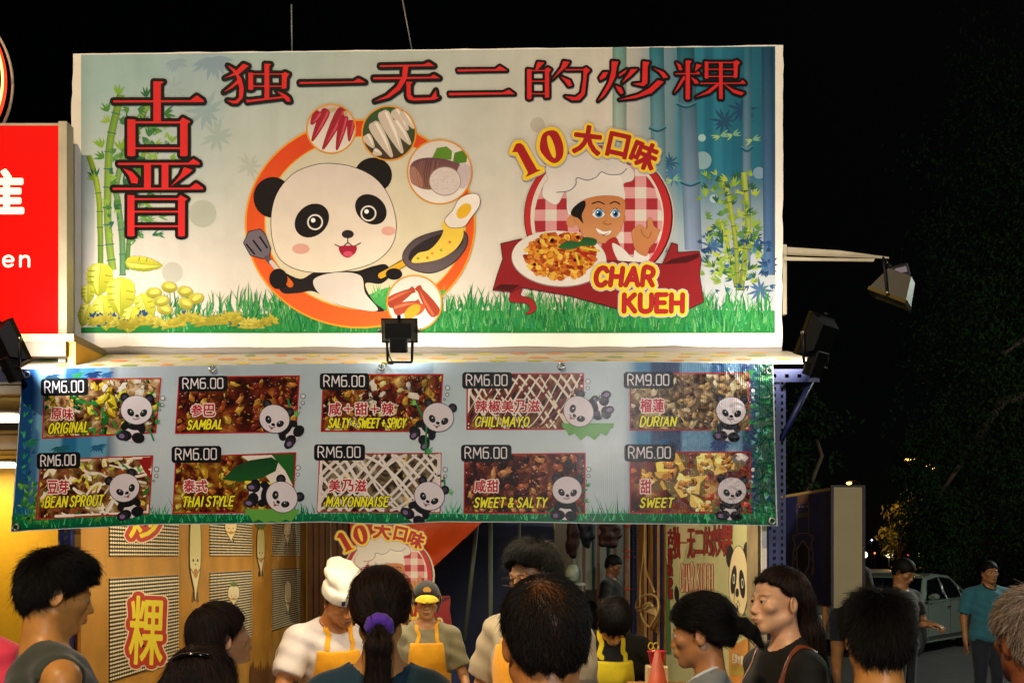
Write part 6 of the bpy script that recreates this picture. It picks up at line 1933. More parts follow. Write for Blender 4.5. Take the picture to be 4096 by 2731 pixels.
def person(label, S, yaw, tone='#a9744e', hair=None, shirt=None, legs=None, fem=0, pitch=0, roll=0, turn=0, lean=0, arms=None, hands=(), group=None,
           width=1.0, far=False, extras=None, down=False, hf=.0048, seed=0, neckr=None, low=False, nohead=False, slump=0.0):
    """S = (x, y, d) of the head centre in the photograph's pixels and metres"""
    rs = np.random.RandomState(seed + 5)
    hw = W(*S)
    # joints (x mirrored); lean tips the trunk forward about the hips
    def tip(p):
        p = np.array(p, F32); z = p[2] - .95
        if z <= 0: return p
        c, s_ = math.cos(R(lean)), math.sin(R(lean))
        return np.array([p[0], p[1] * c - z * s_, .95 + z * c + p[1] * s_ * -0.0], F32)
    hl = tip((0, -.015 - slump * .5, 1.605 - slump * .3))
    s = hw.z / float(hl[2])
    Rz = Matrix.Rotation(R(yaw), 3, 'Z')
    off = Rz @ (Vector(hl) * s)
    loc = Vector((hw.x - off.x, hw.y - off.y, 0))
    root = thing('person', loc, label, 'person', group)
    root.rotation_euler = (0, 0, R(yaw)); root.scale = (s, s, s)
    Rh = rotm(R(pitch), 0, 0)
    Rh = rotm(0, 0, R(turn)) @ rotm(0, R(roll), 0) @ rotm(R(pitch), 0, 0)      # head axes in body frame; +pitch looks down
    o = dict(fem=fem, down=down)
    H = lambda P: (P - hl) @ Rh
    nb = tip((0, .025, 1.43))
    nbh = (nb - hl) @ Rh
    SHX = (.155 if fem else .178) * width
    AR = {}
    arms = arms or {}
    for sd in (-1, 1):
        sh = tip((sd * SHX, .01, 1.365))
        el = np.array(arms.get((sd, 'el'), tip((sd * (SHX + .05), .03, 1.12))), F32); wr = np.array(arms.get((sd, 'wr'), (sd * (SHX + .055), -.02, .88)), F32)
        AR[sd] = (sh, el, wr)
    rs_ = .86 if fem else 1.0
    def trunk(P, e=0.0, skin=False):
        ML = rotm(R(lean), 0, 0)
        d = ell(P, tip((0, .005, 1.24)), (.155 * width * (.92 if fem else 1) + e, .108 * width + e, .205 + e), ML)
        d = smin(d, ell(P, tip((0, .0, 1.06)), (.135 * width + e, .100 * width + e, .17 + e), ML), .05)
        d = smin(d, ell(P, (0, .012, .93), (.160 * width + e, .118 * width + e, .125 + e)), .05)
        a_, b_ = tip((-SHX * .84, .012, 1.368)), tip((SHX * .84, .012, 1.368))
        d = smin(d, cone(P, a_, b_, .054 * rs_ + e, .054 * rs_ + e), .05)
        for sd in (-1, 1):
            d = smin(d, cone(P, tip((sd * .032, .028, 1.448)), tip((sd * SHX * .8, .018, 1.375)), .028 + e, .038 * rs_ + e), .04)
            if fem: d = smin(d, ell(P, tip((sd * .062, -.072, 1.245)), (.062 + e, .040 + e, .055 + e)), .07)
        return d
    def armsd(P, e=0.0, lower=True):
        d = None
        for sd in (-1, 1):
            sh, el, wr = AR[sd]
            q = cone(P, sh, el, .051 * rs_ + e, .039 * rs_ + e)
            if lower: q = smin(q, cone(P, el, wr, .038 * rs_ + e, .026 * rs_ + e), .015)
            d = q if d is None else np.minimum(d, q)
        return d
    lg = [((sd * .085, .015, .90), (sd * .095, -.005, .50), (sd * .10, .02, .09), (sd * .105, -.11, .035)) for sd in (-1, 1)]
    def legsd(P, e=0.0):
        d = None
        for a_, b_, c_, f_ in lg:
            q = smin(cone(P, a_, b_, .083 * width + e, .052 + e), cone(P, b_, c_, .050 + e, .036 + e), .02)
            if e == 0: q = smin(q, cone(P, (c_[0], .035, .035), f_, .034, .030), .02)
            d = q if d is None else np.minimum(d, q)
        return d
    hnds = []
    for h_ in hands:
        hnds.append(h_)
    def skin(P):
        d = smin(trunk(P), armsd(P), .03)
        d = smin(d, legsd(P), .03)
        if not nohead:
            q = H(P)
            hd = smin(head_sd(q, o), neck_sd(q, o, nbh), .022)
            d = smin(d, hd, .035)
        for h_ in hnds:
            d = smin(d, hand_sd(P, *h_), .01)
        for sd in (-1, 1):
            if not any(np.linalg.norm(np.array(h_[0]) - AR[sd][2]) < .02 for h_ in hnds):
                d = smin(d, ell(P, AR[sd][2] + (0, -.01, -.06), (.018, .035, .075)), .02) if far else smin(d, hand_sd(P, AR[sd][2], (0, -.08, -1), (sd, 0, 0), .25, -sd if False else 1), .012)
        return d
    lo = np.minimum(np.min([AR[-1][1], AR[-1][2], AR[1][1], AR[1][2], hl], 0) - .16, (-.30, -.22, -.02))
    hi = np.maximum(np.max([AR[-1][1], AR[-1][2], AR[1][1], AR[1][2], hl], 0) + .16, (.30, .22, 1.5))
    lo[2] = -.01
    fine = [(hl - .125, hl + .125)] + [(np.array(h_[0]) - .11, np.array(h_[0]) + .11) for h_ in hnds]
    V, Fc = grow(skin, lo, hi, fine, hf if not far else .009, .016 if not far else .018)
    q = H(V)
    base = np.array(lin(tone))
    cols = np.tile(base, (len(V), 1))
    # lips, brows, lash lines and scalp under the hair
    lip = np.exp(-(((q[:, 0]) / .021) ** 2 + ((q[:, 2] + .0635) / .0085) ** 2 + ((q[:, 1] + .101) / .011) ** 2))
    cols = cols * (1 - lip[:, None] * .55) + np.array(lin('#7a2c26')) * lip[:, None] * .55
    mouth = np.exp(-((q[:, 0] / .019) ** 4 + ((q[:, 2] + .0635) / .0022) ** 2 + ((q[:, 1] + .1) / .014) ** 4)); cols *= (1 - .75 * mouth)[:, None]
    for sd in (-1, 1):
        br = np.exp(-(((q[:, 0] - sd * .033) / .0175) ** 4 + ((q[:, 2] - .0235) / (.0030 if fem else .0042)) ** 2)) * (q[:, 1] < -.045)
        cols *= (1 - .82 * br)[:, None]
        e = q - A3(sd * .031, -.0765, .003)
        ls = np.exp(-((e[:, 2] - (-.0065 if down else .0025)) / .0020) ** 2 - (e[:, 0] / .0125) ** 4) * (np.abs(np.linalg.norm(e, axis=1) - .014) < .0035)
        cols *= (1 - .8 * ls)[:, None]
        ns = np.exp(-(((q[:, 0] - sd * .008) / .0045) ** 2 + ((q[:, 2] + .0415) / .003) ** 2 + ((q[:, 1] + .100) / .009) ** 2)); cols *= (1 - .6 * ns)[:, None]
    if hair and hair.get('stubble', 1):
        sc_ = (hair['mask'](q) < .004) if 'mask' in hair else (q[:, 2] + hair.get('slope', .78) * (q[:, 1] + .09) > hair.get('line', .062) + .004) & (np.abs(q[:, 0]) < .09) & (q[:, 2] > -.13) & (q[:, 1] > -.1)
        head_only = (np.linalg.norm(q - A3(0, .0, .03), axis=1) < .14)
        k = hair.get('bald')
        f_ = np.where(sc_ & head_only, .80, 0.0)
        if k is not None: f_ = f_ * (1 - .12 * np.exp(-np.linalg.norm(q - np.array(k, F32), axis=1) ** 2 / .045 ** 2))
        cols = cols * (1 - f_[:, None]) + np.array(lin('#17110f')) * f_[:, None]
    np_mesh('body', V, Fc, skin_mat(tone), root, cols)
    # eyes
    if not far and not nohead:
        for sd in (-1, 1):
            m = MB(); nn = 14
            prof = [(.0122 * math.sin(math.pi * i / 12), -.0122 * math.cos(math.pi * i / 12)) for i in range(13)]
            m.lathe([(r_, z_) for r_, z_ in prof], nn)
            c = hl + Rh @ A3(sd * .031, -.0765, .003)
            me = bpy.data.meshes.new('eye')
            look = Rh @ np.array(Matrix.Rotation(R(90), 3, 'X'), dtype=F32)     # z -> -y
            P = np.array(m.v, F32)
            P2_ = P @ look.T + c
            me.from_pydata([tuple(p) for p in P2_], [], m.f)
            ca = me.color_attributes.new('Col', 'FLOAT_COLOR', 'POINT')
            ang = P[:, 2] / .0122
            cl = np.where(ang[:, None] > .86, np.array(lin('#120a08')), np.array(lin('#b8a89a')))
            ca.data.foreach_set('color', np.concatenate([cl, np.ones((len(cl), 1))], 1).astype(F32).ravel())
            me.polygons.foreach_set('use_smooth', [True] * len(me.polygons))
            link_mesh('eye', me, M_EYEW, root, local=True)
    ctx = dict(root=root, hl=hl, Rh=Rh, H=H, trunk=trunk, armsd=armsd, AR=AR, tip=tip, rs=rs, far=far, nb=nb, lean=lean, SHX=SHX, skin=skin, s=s, legsd=legsd, width=width, lo=lo, hi=hi, fem=fem)
    # clothes
    if shirt:
        c = shirt; e = c.get('ease', .013); hem = c.get('hem', .86)
        sl = c.get('sleeve', .62)
        nr = c.get('neck', .062)
        ncen = tip((0, -.018 + c.get('ny', 0), 1.475 + c.get('nz', 0)))
        axis = tip((0, -.03, 1.6)) - nb; axis = axis / np.linalg.norm(axis)
        def fs(P):
            fold = (.0035 * np.sin(P[:, 0] * 38 + P[:, 2] * 21 + seed) * np.sin(P[:, 2] * 33 - P[:, 1] * 17)).astype(F32) + .0025 * np.sin(P[:, 2] * 71 + P[:, 0] * 29)
            d = trunk(P, e)
            if sl > 0:
                for sd in (-1, 1):
                    sh, el, wr = AR[sd]
                    dr = el - sh; L = np.linalg.norm(dr); dr = dr / L
                    if sl <= 1:
                        q_ = cone(P, sh, el, .058 * rs_ + e, .050 * rs_ + e + .008)
                        q_ = np.maximum(q_, (P - sh) @ dr - L * sl)
                    else:
                        q_ = smin(cone(P, sh, el, .058 * rs_ + e, .046 * rs_ + e), np.maximum(cone(P, el, wr, .046 * rs_ + e, .034 * rs_ + e), (P - el) @ ((wr - el) / np.linalg.norm(wr - el)) - np.linalg.norm(wr - el) * (sl - 1)), .02)
                    d = smin(d, q_, .03)
            else:
                for sd in (-1, 1):      # sleeveless: cut round the shoulder
                    sh, el, wr = AR[sd]
                    d = np.maximum(d, -(np.sqrt(((P - (sh + A3(sd * .012, 0, -.035))) ** 2).sum(-1)) - .072))
                    d = np.maximum(d, sd * P[:, 0] - (SHX * .98))
            d = d + fold
            d = np.maximum(d, hem - P[:, 2])
            d = np.maximum(d, -ell(P, ncen, (nr, nr * 1.05, nr * c.get('nh', .8))))
            d = np.maximum(d, (P - nb) @ axis - .055)
            return d
        lo_ = lo.copy(); lo_[2] = hem - .03
        V, Fc = grow(fs, lo_, hi, (), .01, .010 if not far else .016)
        np_mesh(c.get('name', 'shirt'), V, Fc, c['mat'], root)
        ctx['shirt'] = fs
        if c.get('trim'):        # a collar band or coloured neck rim
            m = MB(); k_ = 28; ps = []
            for i in range(k_ + 1):
                an = 6.2832 * i / k_
                p = ncen + A3(nr * 1.0 * math.sin(an), nr * 1.0 * math.cos(an), 0)
                # slide down on to the shirt
                z_ = np.linspace(.06, -.12, 60, dtype=F32); col_ = np.tile(p, (60, 1)); col_[:, 2] += z_
                v_ = trunk(col_, e + .001); j_ = int(np.argmax(v_ < 0)); ps.append(tuple(col_[j_]))
            m.tube(ps, c.get('trimr', .006), 6, caps=False)
            me = bpy.data.meshes.new('collar'); me.from_pydata(m.v, [], m.f); me.polygons.foreach_set('use_smooth', [True] * len(m.f)); link_mesh('collar', me, c['trim'], root, local=True)
    if legs:
        def ft(P):
            d = smin(legsd(P, .014), ell(P, (0, .012, .93), (.165 * width + .008, .124 * width + .008, .13)), .03)
            d = np.maximum(d, P[:, 2] - .98)
            return np.maximum(d, legs.get('hem', .07) - P[:, 2])
        V, Fc = grow(ft, (-.28, -.2, legs.get('hem', .07) - .03), (.28, .24, 1.02), (), .016, .016)
        np_mesh(legs.get('name', 'trousers'), V, Fc, legs['mat'], root)
    if hair: do_hair(ctx, hair)
    if extras:
        for e_ in extras: e_(ctx)
    return ctx

def to_body(ctx, q): return q @ ctx['Rh'].T + ctx['hl']

def do_hair(ctx, hair):
    rs, root = ctx['rs'], ctx['root']
    style = hair['style']
    M = hair.get('mat', M_HAIR)
    t = hair.get('t', .012)
    line = hair.get('line', .062)
    def cap_(q):
        d = ell(q, (0, .016, .038), (.076 + t, .098 + t, .087 + t))
        d = smin(d, ell(q, (0, .055, -.02), (.062 + t * .6, .045 + t, .06)), .03)
        if style in ('pony', 'long', 'bun'):
            cut = line - (q[:, 2] + hair.get('slope', .62) * (q[:, 1] + .09))
        else:
            cut = line - (q[:, 2] + hair.get('slope', .78) * (q[:, 1] + .09))
        cut = cut + (0 if style == 'long' else .005) * np.sin(q[:, 0] * 90) + .003 * np.sin(q[:, 0] * 210 + 1)
        d = smax(d, cut * .78, .006)
        # keep the ears free
        for sd in (-1, 1):
            if hair.get('ears', 1):
                d = smax(d, -ell(q, (sd * .088, .008, -.012), (.026, .026, .036)), .008)
        return d
    hs = cap_
    if style == 'short' and hair.get('top'):
        hs = lambda q: smin(cap_(q), ell(q, hair['top'][0], hair['top'][1]), .025)
    if style == 'pony':
        tie = np.array(hair.get('tie', (0, .115, .03)), F32)
        tail = [np.array(p, F32) for p in hair['tail']]
        tr = hair.get('tr', [.016, .026, .024, .016])
        def hs(q):
            d = smin(cap_(q), cone(q, tie - A3(0, .03, 0), tie, .03, .017), .03)
            for i in range(len(tail) - 1):
                d = smin(d, cone(q, tail[i], tail[i + 1], tr[i], tr[i + 1]), .012)
            return d
    if style == 'long':
        fl = [np.array(p, F32) for p in hair['fall']]; frd = hair['fr']; wd = hair.get('wd', .06)
        def hs(q):
            d = cap_(q)
            for i in range(len(fl) - 1):
                for off in (-1, 0, 1):
                    a_, b_ = fl[i] + A3(off * wd * (1), 0, 0), fl[i + 1] + A3(off * wd * .9, 0, 0)
                    d = smin(d, cone(q, a_, b_, frd[i], frd[i + 1]), .03)
            return d
    lo, hi = np.array((-.13, -.14, -.15), F32), np.array((.13, .17, .17), F32)
    for key in ('tail', 'fall'):
        if key in hair:
            pts = np.array(hair[key], F32)
            lo = np.minimum(lo, pts.min(0) - .11); hi = np.maximum(hi, pts.max(0) + .11)
    V, Fc = grow(hs, lo, hi, (), .006, .007 if not ctx['far'] else .011)
    if hair.get('mesh', 1):
        np_mesh('hair', to_body(ctx, V), Fc, M, root)
    n = hair.get('n', 5000)
    if not n or ctx['far']: return
    P = V[rs.randint(0, len(V), n)] + rs.normal(0, .003, (n, 3)).astype(F32)
    P = P.astype(F32)
    f = hs
    K = 8
    step = hair.get('len', .04) / K * rs.uniform(.6, 1.25, (n, 1)).astype(F32)
    lift = hair.get('lift', .25) * rs.uniform(.3, 1.5, (n, 1)).astype(F32)
    fly = (rs.uniform(0, 1, (n, 1)) < .07).astype(F32)
    lift = lift + fly * rs.uniform(.15, .5, (n, 1)).astype(F32)
    S = np.zeros((n, K + 1, 3), F32)
    N = gradf(f, P)
    P = P - N * f(P)[:, None]
    S[:, 0] = P - N * .002
    jit = rs.normal(0, hair.get('mess', .25), (n, 3)).astype(F32)
    crown = np.array(hair.get('crown', (.01, .055, .13)), F32)
    offs = rs.uniform(.0003, hair.get('vol', .004), (n, 1)).astype(F32)
    for k in range(K):
        N = gradf(f, P)
        if style == 'pony':
            # towards the tie, then along the tail
            g = tie - P
            dist = np.linalg.norm(g, axis=1, keepdims=True)
            g = g / (dist + 1e-6)
            tl = tail
            best = np.full(n, 1e9, F32); gt = np.zeros_like(g)
            for i in range(len(tl) - 1):
                ba = tl[i + 1] - tl[i]; h_ = np.clip(((P - tl[i]) @ ba) / float(ba @ ba), 0, 1)
                dd = np.linalg.norm(P - tl[i] - h_[:, None] * ba, axis=1) - tr[i]
                m_ = dd < best; best[m_] = dd[m_]; gt[m_] = ba / np.linalg.norm(ba)
            hd_ = cap_(P)
            w_ = (best < hd_ + .004)[:, None]
            g = np.where(w_, gt, g)
        elif style == 'long':
            g = P - crown; g = g / (np.linalg.norm(g, axis=1, keepdims=True) + 1e-6)
            g = g * .4 + A3(0, .15, -1) * np.clip((.10 - P[:, 2:3]) / .1, 0, 1.2)
        else:
            g = P - crown; g = g / (np.linalg.norm(g, axis=1, keepdims=True) + 1e-6)
            g = g + np.array(hair.get('comb', (0, 0, -.3)), F32)
        g = g + jit
        g = g - N * (g * N).sum(1, keepdims=True)
        g = g / (np.linalg.norm(g, axis=1, keepdims=True) + 1e-6)
        P = P + g * step + N * lift * step
        if style in ('pony', 'long'):
            P = P - N * (f(P)[:, None] - offs - fly * .012 * (k + 1) / K)
        S[:, k + 1] = P
    keep = np.ones(n, bool)
    if hair.get('bald') is not None:
        keep = rs.uniform(0, 1, n) > .68 * np.exp(-np.linalg.norm(S[:, 0] - np.array(hair['bald'], F32), axis=1) ** 2 / .05 ** 2)
    S = S[keep]
    S = to_body(ctx, S.reshape(-1, 3)).reshape(-1, K + 1, 3)
    hair_obj('hair_strands', S, hair.get('rad', .00045), STRAND[M.name], root)

def local_mesh(name, m, mats, ctx, head=False, smooth=True):
    P = np.array([tuple(p) for p in m.v], F32)
    if head: P = to_body(ctx, P)
    me = bpy.data.meshes.new(name)
    me.from_pydata([tuple(float(q) for q in p) for p in P], [], m.f)
    me.polygons.foreach_set('use_smooth', m.s)
    me.polygons.foreach_set('material_index', m.mi)
    me.update()
    return link_mesh(name, me, mats, ctx['root'], local=True)

def grown_part(ctx, name, f, lo, hi, h, material, head=True):
    V, Fc = grow(f, lo, hi, (), h, h)
    if head: V = to_body(ctx, V)
    return np_mesh(name, V, Fc, material, ctx['root'])
# ---------------------------------------------------------------- accessories
M_APR = fabric('yellow_apron_cloth', '#f0a814')
M_APR2 = fabric('lemon_apron_cloth', '#e0c818')
def apron(material, logo=True):
    def f(ctx):
        trunk, tip = ctx['trunk'], ctx['tip']
        def fa(P):
            zz = P[:, 2]; L = R(ctx['lean'])
            # height and depth along the tipped trunk
            z2 = .95 + (P[:, 2] - .95) * math.cos(L) - P[:, 1] * math.sin(L); y2 = P[:, 1] * math.cos(L) + (P[:, 2] - .95) * math.sin(L)
            w = np.where(z2 > 1.12, .112 + (1.33 - z2) * .12, .20)
            d = trunk(P, .030 if not ctx['fem'] else .032)
            d = np.maximum(d, y2 + .035); d = np.maximum(d, np.abs(P[:, 0]) - w); d = np.maximum(d, z2 - 1.335)
            return np.maximum(d, .62 - z2)
        lo, hi = ctx['lo'].copy(), ctx['hi'].copy(); lo[2] = .6
        V, Fc = grow(fa, lo, hi, (), .009, .009)
        np_mesh('apron', V, Fc, material, ctx['root'])
        for sd in (-1, 1):
            strap([tip((sd * .088, -.2, 1.315)), tip((sd * .080, -.17, 1.37)), tip((sd * .072, -.11, 1.43)), tip((sd * .066, -.03, 1.46)), tip((sd * .05, .06, 1.46))], .026, material, 'apron_strap')(ctx)
        if logo:
            fr = ctx['trunk']
            d = MB()
            def onf(x, z):
                a_ = tip((x, .0, z)); b_ = tip((x, -.35, z))
                for q in np.linspace(.1, 1, 160):
                    pt = a_ * (1 - q) + b_ * q
                    if trunk(pt[None], .039)[0] > 0: return pt
                return b_
            for pts, mi in (([(-.065, 1.16), (-.025, 1.16), (-.022, 1.145), (-.068, 1.145)], 0), ([(-.06, 1.143), (-.03, 1.143), (-.02, 1.12), (-.045, 1.095), (-.07, 1.12)], 0), ([(-.052, 1.135), (-.038, 1.135), (-.045, 1.108)], 1),
                             ([(.02, 1.10), (.05, 1.13), (.075, 1.11), (.07, 1.06), (.04, 1.05), (.02, 1.07)], 1), ([(.03, 1.135), (.05, 1.16), (.06, 1.13)], 2)):
                d.add([onf(*p) for p in pts], [tuple(range(len(pts)))], False, mi)
            local_mesh('apron_print', d, [mat('print_navy', '#1c1a34', .6), mat('print_cream', '#e8dcc0', .6), mat('print_pink', '#c86a7a', .6)], ctx)
    return f

def cap_black(ctx):
    f = lambda q: np.maximum(ell(q, (0, .014, .040), (.091, .113, .098)), .035 - q[:, 2] - .1 * q[:, 1])
    grown_part(ctx, 'cap', f, (-.12, -.14, 0), (.12, .15, .16), .007, fabric('black_cap_cloth', '#16130f'), True)
    b = lambda q: np.maximum(np.maximum(np.abs(ell(q, (0, -.085, -.002), (.085, .085, .062))) - .0028, q[:, 1] + .075), .018 - q[:, 2])
    grown_part(ctx, 'cap_brim', b, (-.12, -.2, -.02), (.12, -.05, .1), .005, fabric('yellow_brim_cloth', '#d8b818'), True)
    m = MB()
    for i in range(9):
        pass
    ps = [(.09 + .012 * math.sin(i * .6), .03 + i * .006, .045 - i * .018) for i in range(9)]
    v = [(x, y - .02, z) for x, y, z in ps] + [(x - .01, y + .07, z) for x, y, z in ps]
    m.add(v + [(x * .97, y, z) for x, y, z in v], [(i, i + 1, 9 + i + 1, 9 + i) for i in range(8)] + [(18 + i, 27 + i, 27 + i + 1, 18 + i + 1) for i in range(8)], True)
    local_mesh('neck_flap', m, fabric('khaki_flap', '#4a2a1c'), ctx, True)
    m = MB(); m.tube(ps[:], .004, 6); m.tube([ps[-1], (.08, .09, -.10)], .004, 6)
    local_mesh('flap_piping', m, fabric('cream_piping', '#a8906a'), ctx, True)
    m = MB(); m.add([(-.02, -.098, .085), (.022, -.098, .085), (.03, -.094, .10), (.01, -.086, .118), (-.012, -.088, .116), (-.028, -.094, .10)], [(0, 1, 2, 3, 4, 5)])
    m.v = [(x * 1.0, y - .012 - (.10 - z) * .12, z) for x, y, z in m.v]
    local_mesh('cap_badge', m, mat('badge_gold', '#d89a2a', .5), ctx, True)

def chef_hat(ctx):
    W_ = fabric('white_hat_cloth', '#e6e0d2')
    def f(q):
        band = np.maximum(ell(q, (0, .014, .040), (.092, .114, .125)), np.maximum(.030 - q[:, 2] + .05 * q[:, 1], q[:, 2] - .09))
        puff = ell(q, (.030, .050, .112), (.108, .128, .052), rotm(.30, .30, 0))
        d = smin(band, puff, .02)
        ph_ = np.arctan2(q[:, 1] - .04, q[:, 0] - .02); up_ = np.clip((q[:, 2] - .07) / .03, 0, 1)
        return d + up_ * .006 * np.abs(np.sin(5 * ph_ + q[:, 2] * 14)) + up_ * .004 * np.sin(q[:, 0] * 47 + q[:, 1] * 33)
    grown_part(ctx, 'cook_hat', f, (-.15, -.15, 0), (.15, .22, .22), .007, W_, True)
    m = MB()
    for (x, z, w, h) in ((-.035, .056, .009, .013),):
        m.add([(x - w, -.105, z - h), (x + w, -.107, z - h), (x + w, -.106, z + h), (x - w, -.103, z + h)], [(0, 1, 2, 3)])
    local_mesh('hat_badge', m, mat('print_navy', '#1c1a34', .6), ctx, True)

def glasses(ctx):
    m = MB()
    for sd in (-1, 1):
        c = (sd * .034, -.112, .0)
        pts = [(c[0] + .026 * max(-1, min(1, 1.25 * math.cos(t))), c[1] + abs(.026 * math.cos(t)) * .12 * (1 if sd * math.cos(t) > 0 else 0), c[2] + .017 * max(-1, min(1, 1.25 * math.sin(t)))) for t in [6.2832 * i / 20 for i in range(21)]]
        m.tube(pts, .0017, 6)
        m.tube([(sd * .060, -.108, .006), (sd * .080, -.02, .006), (sd * .082, .02, .0)], .0018, 5)
    m.tube([(-.008, -.112, .004), (.008, -.112, .004)], .0016, 5)
    local_mesh('spectacles', m, mat('dark_spectacle_frame', '#100c0c', .3), ctx, True)

def torus_part(name, c, r, rr, axis, material):
    def f(ctx):
        ax = Vector(axis).normalized(); u = ax.orthogonal().normalized(); v = ax.cross(u)
        m = MB()
        m.tube([Vector(c) + (u * math.cos(t) + v * math.sin(t)) * r * (1 + .06 * math.sin(t * 9)) for t in [6.2832 * i / 36 for i in range(37)]], rr, 10, caps=False)
        local_mesh(name, m, material, ctx, True)
    return f

def strap(pts, w, material, name='bag_strap', e=.018):
    """a strap that lies on the shirt; pts in standing frame"""
    def f(ctx):
        P = np.array(smooth_path(pts, 6), F32)
        N = gradf(ctx['shirt'], P)
        for _ in range(4):
            P = P - N * (ctx['shirt'](P) - .003)[:, None]; N = gradf(ctx['shirt'], P)
        m = MB(); v = []
        for i in range(len(P)):
            t = P[min(i + 1, len(P) - 1)] - P[max(i - 1, 0)]; t = t / (np.linalg.norm(t) + 1e-9)
            sdv = np.cross(t, N[i]); v += [P[i] - sdv * w / 2, P[i] + N[i] * .003, P[i] + sdv * w / 2]
        m.add(v, [(3 * i + k, 3 * i + k + 1, 3 * i + k + 4, 3 * i + k + 3) for i in range(len(P) - 1) for k in (0, 1)], True)
        local_mesh(name, m, material, ctx)
    return f

def claw_clip(ctx):
    m = MB()
    m.tube(smooth_path([(-.05, .085, .112), (-.02, .098, .118), (.02, .10, .115), (.05, .094, .10)], 4), [.004] + [.006] * 11 + [.004], 8)
    local_mesh('hair_clip', m, mat('black_glossy_plastic', '#0c0a0c', .12, coat=.5), ctx, True)

# ---------------------------------------------------------------- the customers
TANK = fabric('grey_green_vest_cloth', '#3f4438')
person('man with short black hair and a grey-green sleeveless vest at the left', (232, 2375, 3.15), 124, '#d8964e',
       hair=dict(style='short', n=14000, len=.036, lift=.34, mess=.30, t=.009, top=((0, -.005, .092), (.072, .086, .044)), comb=(0, -.35, -.1), line=.074, slope=.80, rad=.0006),
       shirt=dict(mat=TANK, sleeve=0, neck=.082, name='vest', nh=.75), legs=dict(mat=fabric('dark_jeans', '#161a26')), pitch=14, width=1.24, hf=.0042, seed=1, roll=0)
person('woman with long dark hair in a bright pink T-shirt cut off by the left edge', (-150, 2330, 3.3), 168, '#c8946c', fem=1,
       hair=dict(style='long', n=6000, len=.10, lift=.0, mess=.05, mat=M_HAIRB, fall=[(0, .07, 0), (.01, .10, -.15), (.02, .10, -.32)], fr=[.045, .04, .025], ears=0),
       shirt=dict(mat=fabric('pink_cloth', '#f0405a'), sleeve=.7, neck=.07), legs=dict(mat=fabric('dark_jeans', '#161a26')), width=1.1, seed=2)
person('dark-haired woman in a white top looking up towards the right, by the check panels', (888, 2548, 3.4), 128, '#c08a60', fem=1,
       hair=dict(style='long', n=8000, len=.09, lift=.0, mess=.06, mat=M_HAIRB, fall=[(0, .06, 0), (0, .085, -.12), (0, .09, -.2)], fr=[.05, .045, .03], wd=.035, line=.06, ears=1, slope=.7),
       shirt=dict(mat=fabric('white_cloth', '#cfd2d8'), sleeve=.7, neck=.075), legs=dict(mat=fabric('dark_jeans', '#161a26')), pitch=-12, seed=3)
person('woman seen from behind with straight brown hair held by a black claw clip', (812, 2768, 2.5), 176, '#b07c58', fem=1,
       hair=dict(style='long', n=12000, len=.11, lift=.0, mess=.10, mat=M_HAIRB, fall=[(0, .06, .0), (0, .085, -.15), (0, .09, -.36)], fr=[.05, .045, .03], ears=0, vol=.005, rad=.0006, t=.014),
       shirt=dict(mat=fabric('dark_top_cloth', '#1a1618'), sleeve=.7, neck=.07), legs=dict(mat=fabric('dark_jeans', '#161a26')), extras=[claw_clip], seed=4)
person('woman with low ponytail in a fluffy purple hair tie and dark teal top', (1522, 2448, 2.95), 186, '#c89058', fem=1,
       hair=dict(style='pony', n=14000, len=.10, lift=.0, mess=.08, tie=(0, .118, -.040), tail=[(0, .118, -.040), (.002, .135, -.10), (.004, .125, -.2), (.0, .115, -.33)], tr=[.020, .033, .033, .018], line=.056, slope=.52, mat=M_HAIRB, vol=.003, rad=.0006, t=.014, ears=0),
       shirt=dict(mat=fabric('dark_teal_cloth', '#0f3446'), sleeve=.7, neck=.088, ny=.03, nh=.9), legs=dict(mat=fabric('dark_jeans', '#161a26')), pitch=4,
       extras=[torus_part('hair_tie', (0, .126, -.042), .026, .017, (0, 1, -.55), fabric('purple_towelling', '#5a2fb0', bump=.9, bscale=300))], seed=5)
person('man with thinning hair on his crown seen from behind in a pale shirt', (2175, 2562, 1.98), 192, '#c8844c',
       hair=dict(style='short', n=15000, len=.024, lift=.18, mess=.22, t=.009, bald=(.02, .06, .112), mat=M_HAIRG2, crown=(.02, .06, .12), line=.06, slope=.62, rad=.0005, mesh=0),
       shirt=dict(mat=fabric('pale_knit_cloth', '#a8a498', bump=.8, bscale=120), sleeve=.7, neck=.075, trim=fabric('pale_knit_cloth', '#a8a498'), trimr=.014), legs=dict(mat=fabric('khaki_cloth', '#5a5040')), width=1.12, hf=.004, seed=6, pitch=3)
person('woman facing left with a messy ponytail in a purple band and a grey hooded top', (2800, 2532, 3.25), -112, '#b47c50', fem=1,
       hair=dict(style='pony', n=10000, len=.075, lift=.0, mess=.22, tie=(0, .118, .012), tail=[(0, .118, .012), (.0, .150, .012), (.0, .180, -.015), (0, .20, -.06)], tr=[.014, .019, .015, .005], line=.062, vol=.006, rad=.0006, t=.016, slope=.6, ears=1),
       shirt=dict(mat=fabric('grey_hoodie_cloth', '#7c8486'), sleeve=1.7, neck=.078, trim=fabric('white_cloth', '#cfd2d8'), trimr=.006, ease=.02), legs=dict(mat=fabric('dark_jeans', '#161a26')), pitch=8,
       extras=[torus_part('hair_band', (0, .124, .010), .018, .004, (0, 1, -.2), fabric('violet_band', '#5a4ab0'))], seed=7)
BROWN = mat('tan_leather', '#7a3c22', .35)
